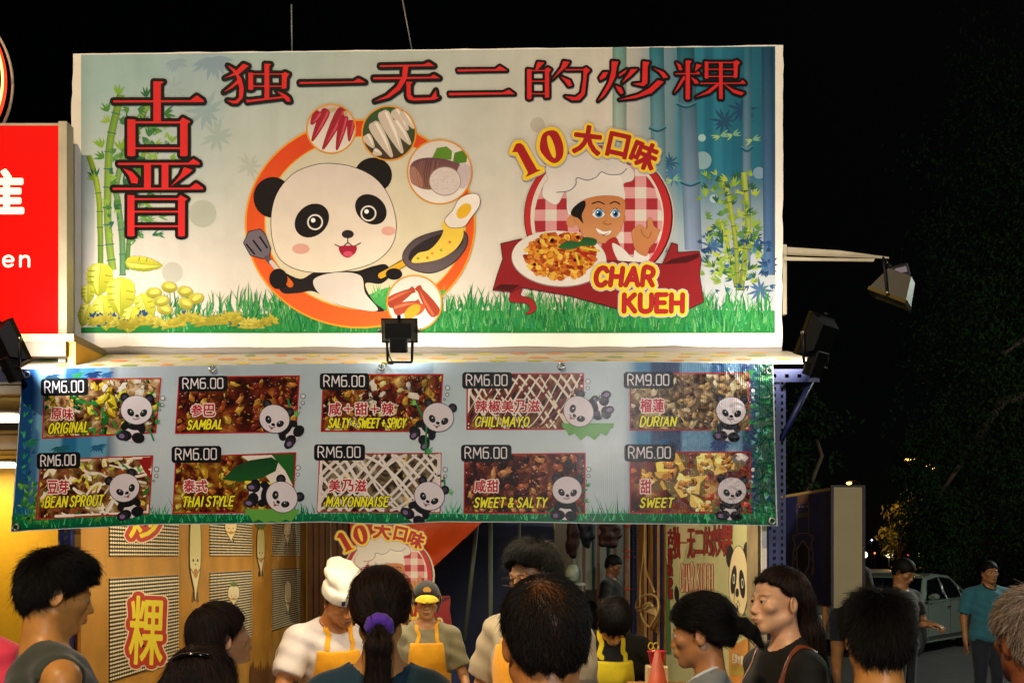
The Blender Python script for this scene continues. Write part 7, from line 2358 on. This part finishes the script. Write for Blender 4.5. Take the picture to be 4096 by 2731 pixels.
person('woman with very long hair and black T-shirt looking left, brown strap on her shoulder', (3112, 2405, 3.55), -73, '#dca880', fem=1,
       hair=dict(style='long', n=12000, len=.12, lift=.0, mess=.03, fall=[(0, .075, .0), (.0, .115, -.12), (-.02, .15, -.32), (-.03, .17, -.55)], fr=[.040, .040, .048, .03], wd=.028, ears=1, line=.092, slope=.62, vol=.002, t=.005, rad=.0006, mat=M_HAIRB),
       shirt=dict(mat=fabric('black_cloth', '#060606', sheen=0), sleeve=.40, neck=.066), legs=dict(mat=fabric('dark_jeans', '#161a26')), hf=.0038, pitch=0, turn=0, seed=8,
       extras=[strap([(.10, -.12, 1.05), (.12, -.10, 1.25), (.115, -.03, 1.45), (.115, .03, 1.46), (.12, .10, 1.30), (.14, .12, 1.05)], .022, BROWN), strap([(-.13, -.10, 1.0), (-.11, -.11, 1.2), (-.10, -.08, 1.36), (-.10, .03, 1.45), (-.1, .1, 1.3)], .012, BROWN)])
person('man with spiky black hair and navy T-shirt, seen from behind right of the crowd', (3500, 2548, 2.7), 181, '#d2924e',
       hair=dict(style='short', n=13000, len=.030, lift=.6, mess=.22, t=.010, crown=(.0, .045, .13), line=.055, slope=.66, rad=.0006), shirt=dict(mat=fabric('navy_shirt_cloth', '#1c1c38'), sleeve=.7, neck=.078, ny=.012), legs=dict(mat=fabric('dark_jeans', '#161a26')), seed=9)
person('grey-haired older man cut off by the right edge of the picture', (4130, 2560, 2.45), 188, '#9a5a3a',
       hair=dict(style='short', n=12000, len=.030, lift=.45, mess=.3, t=.011, mat=M_HAIRG, line=.06, slope=.62, rad=.0006, stubble=0), shirt=dict(mat=fabric('brown_shirt_cloth', '#4a3024'), sleeve=.7, neck=.085), legs=dict(mat=fabric('khaki_cloth', '#5a5040')), seed=10)

# ---------------------------------------------------------------- the staff
person('stall cook in a floppy white hat, white T-shirt and yellow apron, looking down', (1366, 2402, 4.9), 30, '#b87a48',
       hair=dict(style='short', n=0, t=.006, mesh=0), shirt=dict(mat=fabric('white_cloth2', '#d9cfcc'), sleeve=.66, neck=.085, nh=1.0, ease=.02), legs=dict(mat=fabric('dark_jeans', '#161a26')), pitch=30, roll=-8, lean=12, slump=.12, down=True,
       arms={(-1, 'el'): (-.30, -.16, 1.10), (-1, 'wr'): (-.12, -.36, 1.02), (1, 'el'): (.27, -.18, 1.10), (1, 'wr'): (.10, -.38, 1.02)}, hands=[((-.12, -.36, 1.02), (.8, -.6, -.15), (0, 0, 1), .6, 1), ((.10, -.38, 1.02), (-.8, -.6, -.15), (0, 0, 1), .6, -1)],
       extras=[apron(M_APR), chef_hat], width=1.02, seed=11)
person('older woman stallholder in a black cap with yellow brim and yellow apron', (1706, 2402, 6.2), 6, '#c08a5c', fem=1, down=True,
       hair=dict(style='short', n=0, t=.010, line=.045), shirt=dict(mat=fabric('olive_grey_cloth', '#8a8264'), sleeve=.8, neck=.082, nh=.9, ease=.018), legs=dict(mat=fabric('dark_jeans', '#161a26')), pitch=10, lean=4,
       arms={(-1, 'el'): (-.24, -.04, 1.12), (-1, 'wr'): (-.07, -.26, 1.02), (1, 'el'): (.25, -.06, 1.10), (1, 'wr'): (.28, -.27, .98)}, hands=[((-.07, -.26, 1.02), (.75, -.5, -.3), (0, -.3, 1), .5, 1), ((.28, -.27, .98), (-.2, -.8, -.5), (0, 0, 1), .3, -1)],
       extras=[apron(M_APR), cap_black], width=1.08, hf=.0042, seed=12)
person('tall young man with thick black hair and glasses in a grey shirt and yellow apron', (2128, 2306, 4.2), -44, '#b8845a', down=False,
       hair=dict(style='short', n=9000, len=.05, lift=.3, mess=.3, t=.018, top=((0, .004, .102), (.080, .082, .044)), comb=(0, -.3, -.1), line=.100, slope=.78, rad=.0008), shirt=dict(mat=fabric('stone_shirt_cloth', '#9a8c74'), sleeve=.72, neck=.07, ease=.022, trim=fabric('dark_collar', '#1c1814'), trimr=.010), legs=dict(mat=fabric('dark_jeans', '#161a26')), pitch=10, turn=-4,
       arms={(-1, 'el'): (-.30, -.02, 1.10), (-1, 'wr'): (-.10, -.24, 1.10), (1, 'el'): (.28, -.05, 1.12), (1, 'wr'): (.10, -.26, 1.08)}, hands=[((-.10, -.24, 1.10), (.8, -.4, .25), (0, -.5, 1), .7, 1), ((.10, -.26, 1.08), (-.8, -.4, 0), (0, -.3, 1), .7, -1)],
       extras=[apron(M_APR), glasses], width=1.16, seed=13)
person('young helper in black with a lemon yellow apron, head bowed low', (2457, 2488, 5.0), 2, '#c08a54', fem=1, down=True,
       hair=dict(style='short', n=9000, len=.05, lift=.05, mess=.1, t=.014, line=.035, slope=.62, crown=(0, .03, .13), comb=(0, -.3, -.5), rad=.0007, ears=0), shirt=dict(mat=fabric('black_cloth', '#060606', sheen=0), sleeve=1.5, neck=.07, ease=.016), legs=dict(mat=fabric('dark_jeans', '#161a26')), pitch=58, lean=14, slump=.26,
       arms={(-1, 'el'): (-.25, -.14, 1.02), (-1, 'wr'): (-.06, -.38, .98), (1, 'el'): (.30, -.10, 1.04), (1, 'wr'): (.15, -.36, 1.00)}, hands=[((-.06, -.38, .98), (.6, -.7, -.1), (0, 0, 1), .7, 1), ((.15, -.36, 1.00), (-.8, -.5, -.1), (0, 0, 1), .7, -1)],
       extras=[apron(M_APR2)], width=1.08, seed=14)

# ---------------------------------------------------------------- people further off
def phone(ctx):
    m = MB(); m.box((-.04, -.40, 1.085), (.04, -.30, 1.095), bev=.003); local_mesh('phone', m, M_BLACK, ctx)
person('man in a black T-shirt looking down at his hands before the silver car', (3616, 2288, 9.5), 38, '#a0704a', hair=dict(style='short', n=0, t=.014, line=.05), shirt=dict(mat=fabric('black_tshirt_far', '#0e0e0e'), sleeve=.7, neck=.072), legs=dict(mat=fabric('dark_jeans', '#161a26')), pitch=26,
       arms={(-1, 'el'): (-.27, -.05, 1.12), (-1, 'wr'): (-.06, -.27, 1.12), (1, 'el'): (.28, -.05, 1.12), (1, 'wr'): (.07, -.28, 1.11)}, hands=[((-.06, -.27, 1.12), (.5, -.8, 0), (0, 0, 1), .7, 1), ((.07, -.28, 1.11), (-.5, -.8, 0), (0, 0, 1), .7, -1)], width=1.15, hf=.007, seed=15, down=True)
person('man in a teal polo shirt and jeans facing the camera beside the silver car', (3958, 2290, 10.6), 4, '#a8784e', hair=dict(style='short', n=0, t=.010, line=.06), shirt=dict(mat=fabric('teal_polo_cloth', '#2a6f86'), sleeve=.8, neck=.066, trim=fabric('dark_collar', '#1c1814'), trimr=.012, ease=.02), legs=dict(mat=fabric('blue_jeans', '#1c2638')),
       width=1.22, hf=.007, seed=16)
person('bare-legged person in dark shorts half hidden behind the blue booth', (3388, 2190, 11.0), 170, '#a8784e', fem=1, hair=dict(style='short', n=0, t=.014), shirt=dict(mat=fabric('black_tshirt_far', '#0e0e0e'), sleeve=.7, neck=.066), legs=dict(mat=fabric('dark_shorts', '#14182c'), hem=.72, name='shorts'), far=True, seed=17)
person('person in black with a white armband sitting far behind the stall', (2455, 2262, 12.5), 60, '#7a5238', hair=dict(style='short', n=0, t=.014), shirt=dict(mat=fabric('black_tshirt_far', '#0e0e0e'), sleeve=.7, neck=.066), legs=dict(mat=fabric('dark_jeans', '#161a26')), far=True, seed=18, pitch=20)
# ================================================================ what stands behind and beside the stall
# blue booth box with a crest
k_ = -.0922
def booth_pl(x, y, l):
    d = (2.088 - l - 6.5 * k_) / ((x - CXP) / FOC - k_)
    return ((x - CXP) * d / FOC, d, HC + (YHP - y) * d / FOC)
zt, zb2 = 2.204, 1.417
bo = thing('booth_sign_box', (2.2, 6.5, 0), 'tall navy box sign with a grey end and printed crest standing right of the stall', 'sign')
d0, d1 = 6.5, 8.6
xa = lambda d: 2.088 + (d - 6.5) * k_
m = MB()
q = [(xa(d0), d0), (xa(d1), d1), (xa(d1) + .2, d1), (xa(d0) + .205, d0)]
m.prism(q, zb2, zt, lambda u, v, w: Vector((u, v, w)))
m.build('box', mat('cream_end_panel', '#e0c890', .6, noise=.06, nscale=5), bo)
m = MB(); m.add([(xa(d0) - .004, d0 + .012, zb2 + .01), (xa(d1) - .004, d1, zb2 + .01), (xa(d1) - .004, d1, zt - .02), (xa(d0) - .004, d0 + .012, zt - .02)], [(0, 1, 2, 3)])
m.build('navy_face', mat('navy_print', '#2c3a86', .45, noise=.15, nscale=6), bo)
m = MB()
for (x, y) in ((xa(d0) - .008, d0 - .008), (xa(d0) + .198, d0 - .008)): m.box((x, y, zb2 - .012), (x + .018, y + .014, zt + .012))
m.box((xa(d0) - .008, d0 - .004, zt + .0015), (xa(d0) + .21, d0 + .02, zt + .014)); 
m.build('corner_trim', mat('brown_trim', '#4a3a34', .5), bo)
m = MB()
for (x, y, z) in [(xa(d0) + a_, d0 - .011, z) for a_ in (0.001, .207) for z in (zb2 + .03, (zb2 + zt) / 2, zt - .02)]:
    m.tube([(x, y, z), (x, y - .004, z)], .006, 8)
m.build('rivets', M_STEEL, bo, kind='stuff')
m = MB()
for (x, y) in ((xa(8.0) + .08, 8.0), (xa(8.5) + .08, 8.5)): m.box((x, y, 0), (x + .04, y + .04, zb2 - .001))
m.build('posts', mat('dark_grey_metal', '#1c1c1e', .5), bo)
d = Art(lambda x, y, l: booth_pl(x, y, l + .006), 1)
cz = lambda pts: [(3050 + x / 1.6845, 1800 + y / 1.6845) for x, y in pts]
TAN, LN = '#8a6c60', '#b8a8a0'
d.poly(cz([(235, 305), (310, 290), (310, 345), (235, 358)]), TAN)
for x in (245, 262, 279, 296): d.poly(cz([(x, 372), (x + 8, 370), (x + 8, 386), (x, 388)]), LN)
d.stroke(cz([(232, 365), (312, 350), (312, 560), (232, 560)]), 2.0, LN, closed=True)
d.poly(cz([(230, 425), (312, 415), (312, 448), (230, 455)]), '#75686a')
for s_ in (0, 1):
    mx = lambda x: x if s_ == 0 else 548 - x
    d.stroke(cz(smooth_path([(mx(p[0]), p[1]) for p in ((232, 572), (210, 600), (225, 650), (205, 690), (222, 730), (203, 750), (210, 800), (225, 850), (262, 905))], 4)), 6, TAN)
    d.stroke(cz(smooth_path([(mx(p[0]), p[1]) for p in ((236, 572), (205, 575), (215, 640), (203, 740), (208, 830), (240, 900))], 4)), 1.8, LN)
d.level += 1
d.poly(cz([(272, 610), (312, 670), (310, 780), (272, 860), (236, 780), (232, 670)]), '#14142a')
d.stroke(cz([(272, 608), (314, 668), (311, 780), (272, 862), (234, 780), (230, 668)]), 3.0, LN, closed=True)
d.stroke(cz([(238, 678), (272, 628), (306, 678)]), 6, '#6a2028')
d.poly(cz([(210, 830), (272, 880), (336, 830), (330, 915), (300, 890), (285, 935), (265, 940), (240, 900)]), '#4f3d3a')
d.build('crest_print', MA, bo)

# ---- trees
def leaf_cloud(n, centre, rad, size, rs, weep=0.0, thin=.0):
    ph = rs.uniform(0, 6.28, n); ct = rs.uniform(-1, 1, n); r = rs.uniform(0, 1, n) ** .45
    st = np.sqrt(1 - ct ** 2)
    P = np.stack([st * np.cos(ph), st * np.sin(ph), ct], 1)
    lump = 1 + .22 * np.sin(P[:, 0] * 5 + P[:, 2] * 9) * np.cos(P[:, 1] * 6 + 1) + .12 * np.sin(P[:, 2] * 23 + P[:, 0] * 11)
    P = P * (r * lump)[:, None]
    P = P * np.array(rad) + np.array(centre)
    cl = np.sin(P[:, 0] * 3.1 + P[:, 2] * .9) + np.sin(P[:, 2] * 2.3 + P[:, 1] * 2) + np.sin(P[:, 0] * 6 + P[:, 1] * 5)
    P = P[cl > thin]
    n = len(P)
    a = rs.normal(0, 1, (n, 3)); a[:, 2] -= weep; a /= np.linalg.norm(a, axis=1, keepdims=True)
    b = np.cross(a, rs.normal(0, 1, (n, 3))); b /= np.linalg.norm(b, axis=1, keepdims=True)
    L = size * rs.uniform(.6, 1.4, (n, 1))
    V = np.stack([P, P + a * L * .5 + b * L * .22, P + a * L, P + a * L * .5 - b * L * .22], 1).reshape(-1, 3)
    return V, np.arange(n * 4).reshape(-1, 4)
def tree(x, y, h, crowns, label, group, leafm, n, size, weep=0, trunk_r=.2, seed=0, thin=0, cls='leafy_tree'):
    rs = np.random.RandomState(seed)
    t = thing(cls, (x, y, 0), label, 'tree', group)
    m = MB(); ps = [(x + .25 * math.sin(i * 1.3 + seed), y + .2 * math.cos(i * 1.7), h * .85 * i / 7) for i in range(8)]
    m.tube(ps, [trunk_r * (1 - .1 * i) for i in range(8)], 10)
    for c, r in crowns:
        m.tube([ps[3], ((ps[4][0] + x + c[0]) / 2, (ps[4][1] + y + c[1]) / 2, (ps[4][2] + c[2]) / 2), (x + c[0], y + c[1], c[2])], [trunk_r * .5, trunk_r * .35, trunk_r * .12], 6)
    m.build('trunk', mat('bark', '#3a2c20', .9, noise=.3, nscale=4, bump=.5, bscale=12), t)
    VV, FF, o = [], [], 0
    for c, r in crowns:
        V, Fq = leaf_cloud(int(n / len(crowns)), (x + c[0], y + c[1], c[2]), r, size, rs, weep, thin)
        VV.append(V); FF.append(Fq + o); o += len(V)
    me_o = np_mesh('crown', np.concatenate(VV) - np.array((x, y, 0)), np.concatenate(FF), leafm, t)
    me_o.data.polygons.foreach_set('use_smooth', [False] * len(me_o.data.polygons))
    return t
M_LEAF = mat('dark_leaves', '#142410', .9, spec=.05)
tree(13.2, 24, 16, [((0, 0, 11), (3.4, 3, 4.5)), ((-1.6, -.5, 6.5), (2.3, 2.2, 4.0)), ((1.8, 0, 6), (2.8, 2.6, 4.2)), ((-2.9, 0, 3.2), (1.0, 1.2, 2.2)), ((.8, -1, 2.6), (3.0, 2, 2.0))], 'tall dark drooping tree filling the right side of the night sky', None, M_LEAF, 150000, .10, 1.6, .35, 3, .1)
tree(17.5, 30, 17, [((0, 0, 12), (3.6, 3, 5)), ((-1, 0, 6), (3.6, 2.6, 4))], 'second tall dark tree behind the drooping one at the right edge', None, M_LEAF, 50000, .13, 1.2, .35, 5, .1)
tree(6.1, 20.5, 5.2, [((0, 0, 3.4), (.9, .9, 1.9))], 'small dark tree behind the navy box sign', None, M_LEAF, 7000, .14, .6, .1, 6, .1)
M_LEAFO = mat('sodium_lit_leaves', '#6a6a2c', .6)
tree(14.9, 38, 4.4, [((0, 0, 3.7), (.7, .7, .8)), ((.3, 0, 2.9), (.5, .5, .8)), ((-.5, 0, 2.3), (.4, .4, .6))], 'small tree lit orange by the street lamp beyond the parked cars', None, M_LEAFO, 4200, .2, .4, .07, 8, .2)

# ---- street lamps
M_SOD = mat('sodium_glow', '#ffb050', .4, emit=(1, .42, .06), estr=14)
M_GLOBE = mat('globe_glow', '#fff0c0', .4, emit=(1, .86, .5), estr=3.5)
def street_lamp(x, y, d, label, heads=1, energy=0):
    hs_ = 1.0 if heads > 1 else .5
    p = W(x, y, d)
    t = thing('street_lamp', (p.x + .3, d, 0), label, 'street lamp')
    m = MB(); m.tube([(p.x + .5, d, 0), (p.x + .5, d, p.z), (p.x + .3, d, p.z + .12), (p.x, d, p.z + .1)], [.07, .05, .04, .035], 8); m.build('pole', mat('dark_grey_metal', '#1c1c1e', .5), t)
    for i in range(heads):
        c = p + Vector((i * .62, 0, -i * .22))
        m = MB(); m.lathe([(r_ * hs_, z_ * hs_) for r_, z_ in ((0, -.13), (.18, -.08), (.25, .02), (.18, .10), (0, .13))], 14, Matrix.Translation(c)); m.build('lamp_head', M_SOD, t)
    if energy:
        l = bpy.data.lights.new('sodium_light', 'POINT'); l.energy = energy; l.color = (1, .48, .10); l.shadow_soft_size = .2
        o = bpy.data.objects.new('sodium_light', l); o.location = p + Vector((-.1, -.35, -.35)); COL.objects.link(o)
street_lamp(3643, 1845, 36, 'two-headed orange street lamp beside the tall dark tree', 2, 420)
street_lamp(3396, 1932, 46, 'small far orange street lamp above the grey end of the box sign', 1, 0)
for x, y, r_, lb in ((3457, 2218, 13, 'round pale yellow globe lamp right beside the box sign'), (3557, 2215, 14, 'round pale yellow globe lamp above the black-shirted man'), (3688, 2210, 13, 'cluster of pale yellow globe lamps left of the man in teal')):
    p = W(x, y, 40)
    t = thing('globe_lamp', (p.x, 40, 0), lb, 'lamp', 'globe lamps beyond the car park')
    offs_ = [(0, 0)] if x < 3600 else [(-.1, -.06), (.02, .1), (.1, -.02), (-.02, -.1), (.14, .1)]
    for ox, oz in offs_:
        m = MB(); rr = r_ * 40 / FOC * (1 if len(offs_) == 1 else .5)
        m.lathe([(rr * math.sin(math.pi * i / 8), -rr * math.cos(math.pi * i / 8)) for i in range(9)], 14, Matrix.Translation(p + Vector((ox, 0, oz)))); m.build('globe', M_GLOBE, t)
    m = MB(); m.tube([(p.x, 40.05, 0), (p.x, 40.05, p.z - .1)], .03, 6); m.build('pole', mat('dark_grey_metal', '#1c1c1e', .5), t)
for x, y, r_, c_, lb in ((3487, 2159, 5, (.5, .6, 1), 'tiny blue-white light above the globe lamps'), (3499, 2211, 4.5, (1, .18, .04), 'tiny red-orange light between two globe lamps'), (3632, 2219, 4, (.9, .05, .1), 'tiny red tail light beyond the cars'), (4088, 2204, 5, (1, .75, .2), 'tiny yellow light at the right edge')):
    p = W(x, y, 48); rr = r_ * 48 / FOC
    m = MB(); m.lathe([(0, -rr), (rr, 0), (0, rr)], 10, Matrix.Translation(p)); m.tube([(p.x, 48.05, 0), (p.x, 48.05, p.z)], .02, 5, mi=1)
    m.build('distant_light', [mat('glow_%d' % x, '#ffffff', .4, emit=c_, estr=3), mat('dark_grey_metal', '#1c1c1e', .5)], label=lb, cat='light')

# ---- parked cars
def car(label, x, d, yaw, paint, seed=0):
    t = thing('parked_car', (x, d, 0), label, 'car', None, R(yaw))
    def put(m, name, mt, parent=t, bevel=0, smooth=None):
        o = m.build(name, mt, None, smooth)
        o.parent = parent
        if bevel:
            b = o.modifiers.new('b', 'BEVEL'); b.width = bevel; b.segments = 3; b.limit_method = 'ANGLE'; b.angle_limit = R(25)
        return o
    # side view runs along x, nose at -x; metres
    low = [(-2.2, .28), (-2.24, .50), (-2.14, .68), (-1.75, .80), (-1.02, .90), (0.2, .93), (1.35, .94), (2.0, .96), (2.2, .86), (2.24, .5), (2.18, .28), (1.72, .22), (1.66, .45), (1.5, .60), (1.34, .64), (1.18, .60), (1.02, .45), (.96, .22), (-1.0, .22), (-1.06, .45), (-1.22, .60), (-1.38, .64), (-1.54, .60), (-1.7, .45), (-1.76, .24)]
    m = MB(); m.prism(low, -.86, .86, lambda u, v, w: Vector((u, w, v))); body = put(m, 'body', paint, bevel=.05)
    m = MB()
    a_ = [(-1.05, .90), (-.42, 1.36), (.15, 1.42), (.85, 1.38), (1.62, .95)]
    v = []
    for (u, z) in a_:
        w = .80 - (z - .9) * .38
        v += [(u, -w, z), (u, w, z)]
    m.add(v, [(0, 2, 4, 6, 8), (9, 7, 5, 3, 1), (0, 1, 3, 2), (2, 3, 5, 4), (4, 5, 7, 6), (6, 7, 9, 8), (0, 8, 9, 1)])
    put(m, 'roof', paint, bevel=.04)
    GL_ = mat('car_glass', '#05070a', .05, spec=.9)
    for sd in (-1, 1):
        f = lambda u, z: (u, sd * (.80 - (z - .9) * .38 + .006), z)
        for pts in ([(-.86, .95), (-.40, 1.30), (.16, 1.355), (.18, .96)], [(.26, .96), (.24, 1.355), (.78, 1.315), (1.02, 1.17), (1.02, .97)], [(1.09, .97), (1.09, 1.15), (1.36, .98)]):
            m = MB(); P = [f(*p) for p in pts]; m.add(P if sd < 0 else P[::-1], [tuple(range(len(P)))]); w_ = put(m, 'side_window', GL_)
            m = MB(); P = [Vector(f(*p)) for p in pts]; m.tube(P + [P[0]], .010, 5); put(m, 'window_trim', mat('chrome', '#d8dcd8', .12, 1.0))
        m = MB(); m.box((-1.0, sd * .862, .26), (1.0, sd * .880, .32), bev=.008); put(m, 'sill_trim', mat('chrome', '#d8dcd8', .12, 1.0))
        for hx in (.02, 1.0):
            m = MB(); m.box((hx, sd * .861, .80), (hx + .17, sd * .885, .83), bev=.008); put(m, 'door_handle', mat('chrome', '#d8dcd8', .12, 1.0))
        for dx in (-.95, .21, 1.12):
            m = MB(); m.box((dx, sd * .8605, .34), (dx + .008, sd * .8630, .92)); put(m, 'door_seam', M_BLACK)
        m = MB(); m.box((-.90, sd * .84, .96), (-.72, sd * 1.0, 1.08), bev=.04); put(m, 'mirror', paint)
        for wx in (-1.38, 1.34):
            m = MB(); m.lathe([(.20, -.1), (.31, -.1), (.33, -.06), (.33, .06), (.31, .1), (.20, .1)], 28, Matrix.Translation((wx, sd * .76, .33)) @ Matrix.Rotation(R(90), 4, 'X')); wh = put(m, 'wheel', mat('tyre_rubber', '#0c0c0c', .8))
            m = MB(); m.lathe([(0, -.095), (.05, -.1), (.20, -.085), (.215, -.1), (.215, .1), (.20, .085), (.05, .1), (0, .095)], 24, Matrix.Translation((wx, sd * .76, .33)) @ Matrix.Rotation(R(90), 4, 'X')); r_ = put(m, 'rim', mat('alloy', '#8a8c8a', .3, .9)); r_.parent = wh
        m = MB(); m.box((-2.235, sd * .52, .56), (-2.08, sd * .83, .70), bev=.03); put(m, 'headlight', mat('headlight_glass', '#9aa0a0', .1))
        m = MB(); m.box((2.10, sd * .52, .66), (2.24, sd * .83, .84), bev=.03); put(m, 'tail_light', mat('tail_light_glass', '#5a0808', .15))
    for (u0, z0, u1, z1) in ((-.98, .94, -.46, 1.33), (1.55, .98, .90, 1.355)):
        m = MB(); w0, w1 = .80 - (z0 - .9) * .38 - .05, .80 - (z1 - .9) * .38 - .05; sx_ = -.02 if u0 < 0 else .02
        P = [(u0 + sx_, -w0, z0 + .01), (u0 + sx_, w0, z0 + .01), (u1 + sx_, w1, z1 + .015), (u1 + sx_, -w1, z1 + .015)]
        m.add(P, [(0, 1, 2, 3)]); put(m, 'windscreen', GL_)
    m = MB(); m.box((-2.26, -.42, .40), (-2.20, .42, .60), bev=.02); put(m, 'grille', M_BLACK)
    return t
SIL = mat('silver_green_paint', '#98a49a', .2, .7, coat=.6)
car('silver saloon car with bright window trim parked behind the man in teal', 7.36, 18.9, 48, SIL)
p = W(3490, 2300, 24); car('pale car seen past the box sign behind the black-shirted man', p.x, 24.5, 78, mat('white_car_paint', '#a8b0a8', .3, .2, coat=.5))
p = W(4200, 2300, 22); car('dark car at the right edge behind the man in teal', p.x, 22, 30, mat('black_car_paint', '#101214', .2, .3, coat=.6))
p = W(3700, 2300, 29); car('dark red car further back under the globe lamps', p.x, 30, 80, mat('red_car_paint', '#4a1014', .3, .3, coat=.5))
lm2 = thing('unseen_lamp_mast', (11.5, 13, 0), 'unseen mast added to light the car park, out of the picture to the right', 'lamp')  # unseen mast and lamp added to brighten the parked cars and trees
m = MB(); m.tube([(11.5, 13, 0), (11.5, 13, 6.2)], [.08, .05], 12); m.build('mast', M_STEEL, lm2)
m = MB(); m.box((11.2, 12.8, 6.2), (11.8, 13.2, 6.35), bev=.02); m.build('lamp_head', M_BLACK, lm2)
m = MB(); m.box((11.22, 12.85, 6.185), (11.78, 13.15, 6.199)); m.build('lamp_glass', M_TUBE, lm2)
l = bpy.data.lights.new('car_park_fill_light', 'POINT'); l.energy = 2200; l.color = (.9, 1, .85); l.shadow_soft_size = .2
lo = bpy.data.objects.new('car_park_fill_light', l); lo.location = (11.5, 13, 6.0); COL.objects.link(lo)

# ---- further stall seen through the gap behind the staff
gs = thing('grey_stall', (1.4, 14, 0), 'dim grey stall seen through the gap behind the helper', 'stall')
for k2, (x0, x1, c_) in enumerate(((2205, 2290, '#5a564a'), (2292, 2372, '#6f7a74'), (2374, 2440, '#646e6a'), (2442, 2520, '#59645f'))):
    a_, b_ = W(x0, 2000, 14), W(x1, 2000, 14)
    m = MB(); m.box((a_.x, 14 + .01 * k2, 0), (b_.x, 14.04 + .01 * k2, 3.2)); m.build('wall_panel', mat('grey_panel_%d' % k2, c_, .5, noise=.2, nscale=2), gs)
m = MB(); m.box((W(2215, 0, 13.6).x, 13.5, 0), (W(2510, 0, 13.6).x, 13.9, 1.28)); m.build('counter', mat('black_counter', '#0e0e0e', .6), gs)
for x in (2330, 2388, 2455):
    m = MB(); q = W(x, 2220, 13.4); m.box((q.x, 13.4, 0), (q.x + .04, 13.43, 3)); m.build('post', mat('rust_post', '#5a3a28', .6), gs)
tb = thing('folding_table', W(2295, 2322, 12.6), 'dark folding table with a pale top edge behind the tall man', 'table')
a_, b_ = W(2258, 2328, 12.6), W(2334, 2316, 12.6)
m = MB(); m.box((a_.x, 12.3, a_.z - .03), (b_.x, 12.7, a_.z)); m.build('table_top', mat('pale_table', '#a8b8a0', .4), tb)
for x in (a_.x + .02, b_.x - .04):
    m = MB(); m.box((x, 12.32, 0), (x + .02, 12.34, a_.z - .031)); m.build('leg', mat('grey_post', '#8a8c88', .5), tb)
m = MB(); m.lathe([(0, 0), (.09, .03), (.10, .14), (.05, .22), (0, .23)], 14, Matrix.Translation((a_.x + .1, 12.5, a_.z))); m.build('pale_bag', mat('pale_plastic_bag', '#a8b8ac', .4), label='pale plastic bag on the folding table behind the tall man', cat='bag')
def lump(name, p, r, material, label, cat, seed):
    rs = np.random.RandomState(seed); ph = rs.uniform(0, 6, 6)
    f = lambda P: ell(P, (0, 0, 0), r) + .22 * min(r) * np.sin(P[:, 0] / r[0] * 5 + ph[0]) * np.sin(P[:, 2] / r[2] * 4 + ph[1]) + .1 * min(r) * np.sin(P[:, 2] / r[2] * 11 + ph[2])
    t = thing(name, p, label, cat)
    rr = max(r)
    V, Fc = grow(f, (-rr * 1.5,) * 3, (rr * 1.5,) * 3, (), rr * .11, rr * .11)
    np_mesh('bundle', V, Fc, material, t)
    m = MB(); m.tube([p + Vector((0, 0, r[2] * .8)), p + Vector((.01, 0, r[2] + .8))], .006, 5); m.build('cord', M_BLACK, t)
lump('hanging_bundle', W(2437, 2135, 10.5), (.12, .10, .16), mat('dark_red_cloth', '#2c1414', .7), 'dark wrapped bundle hanging at the top of the gap by the wooden pole', 'bundle', 1)
lump('hanging_bundle', W(2345, 2110, 10.8), (.09, .08, .22), mat('dark_blue_cloth', '#10182c', .7), 'dark blue bundle hanging left of the wrapped one', 'bundle', 2)
lump('hanging_bundle', W(2290, 2150, 11.2), (.08, .08, .24), mat('dark_wine_cloth', '#2a1018', .7), 'wine-dark bundle hanging above the folding table', 'bundle', 3)
cloth('beige_awning_flap', [W(2106, 2060, 10), W(2222, 2060, 10), W(2218, 2168, 10), (W(2150, 2110, 10))], mat('beige_flap_cloth', '#a8946c', .7), 'beige cloth flap under the menu banner right of the navy tarpaulin', 'cloth', 5, .02)
cloth('yellow_cloth', [W(2156, 2128, 9.7), W(2172, 2124, 9.7), W(2202, 2168, 9.7), W(2152, 2168, 9.7)], mat('yellow_green_cloth', '#9aa818', .6), 'small yellow-green cloth corner just above the tall man', 'cloth', 6, .01)
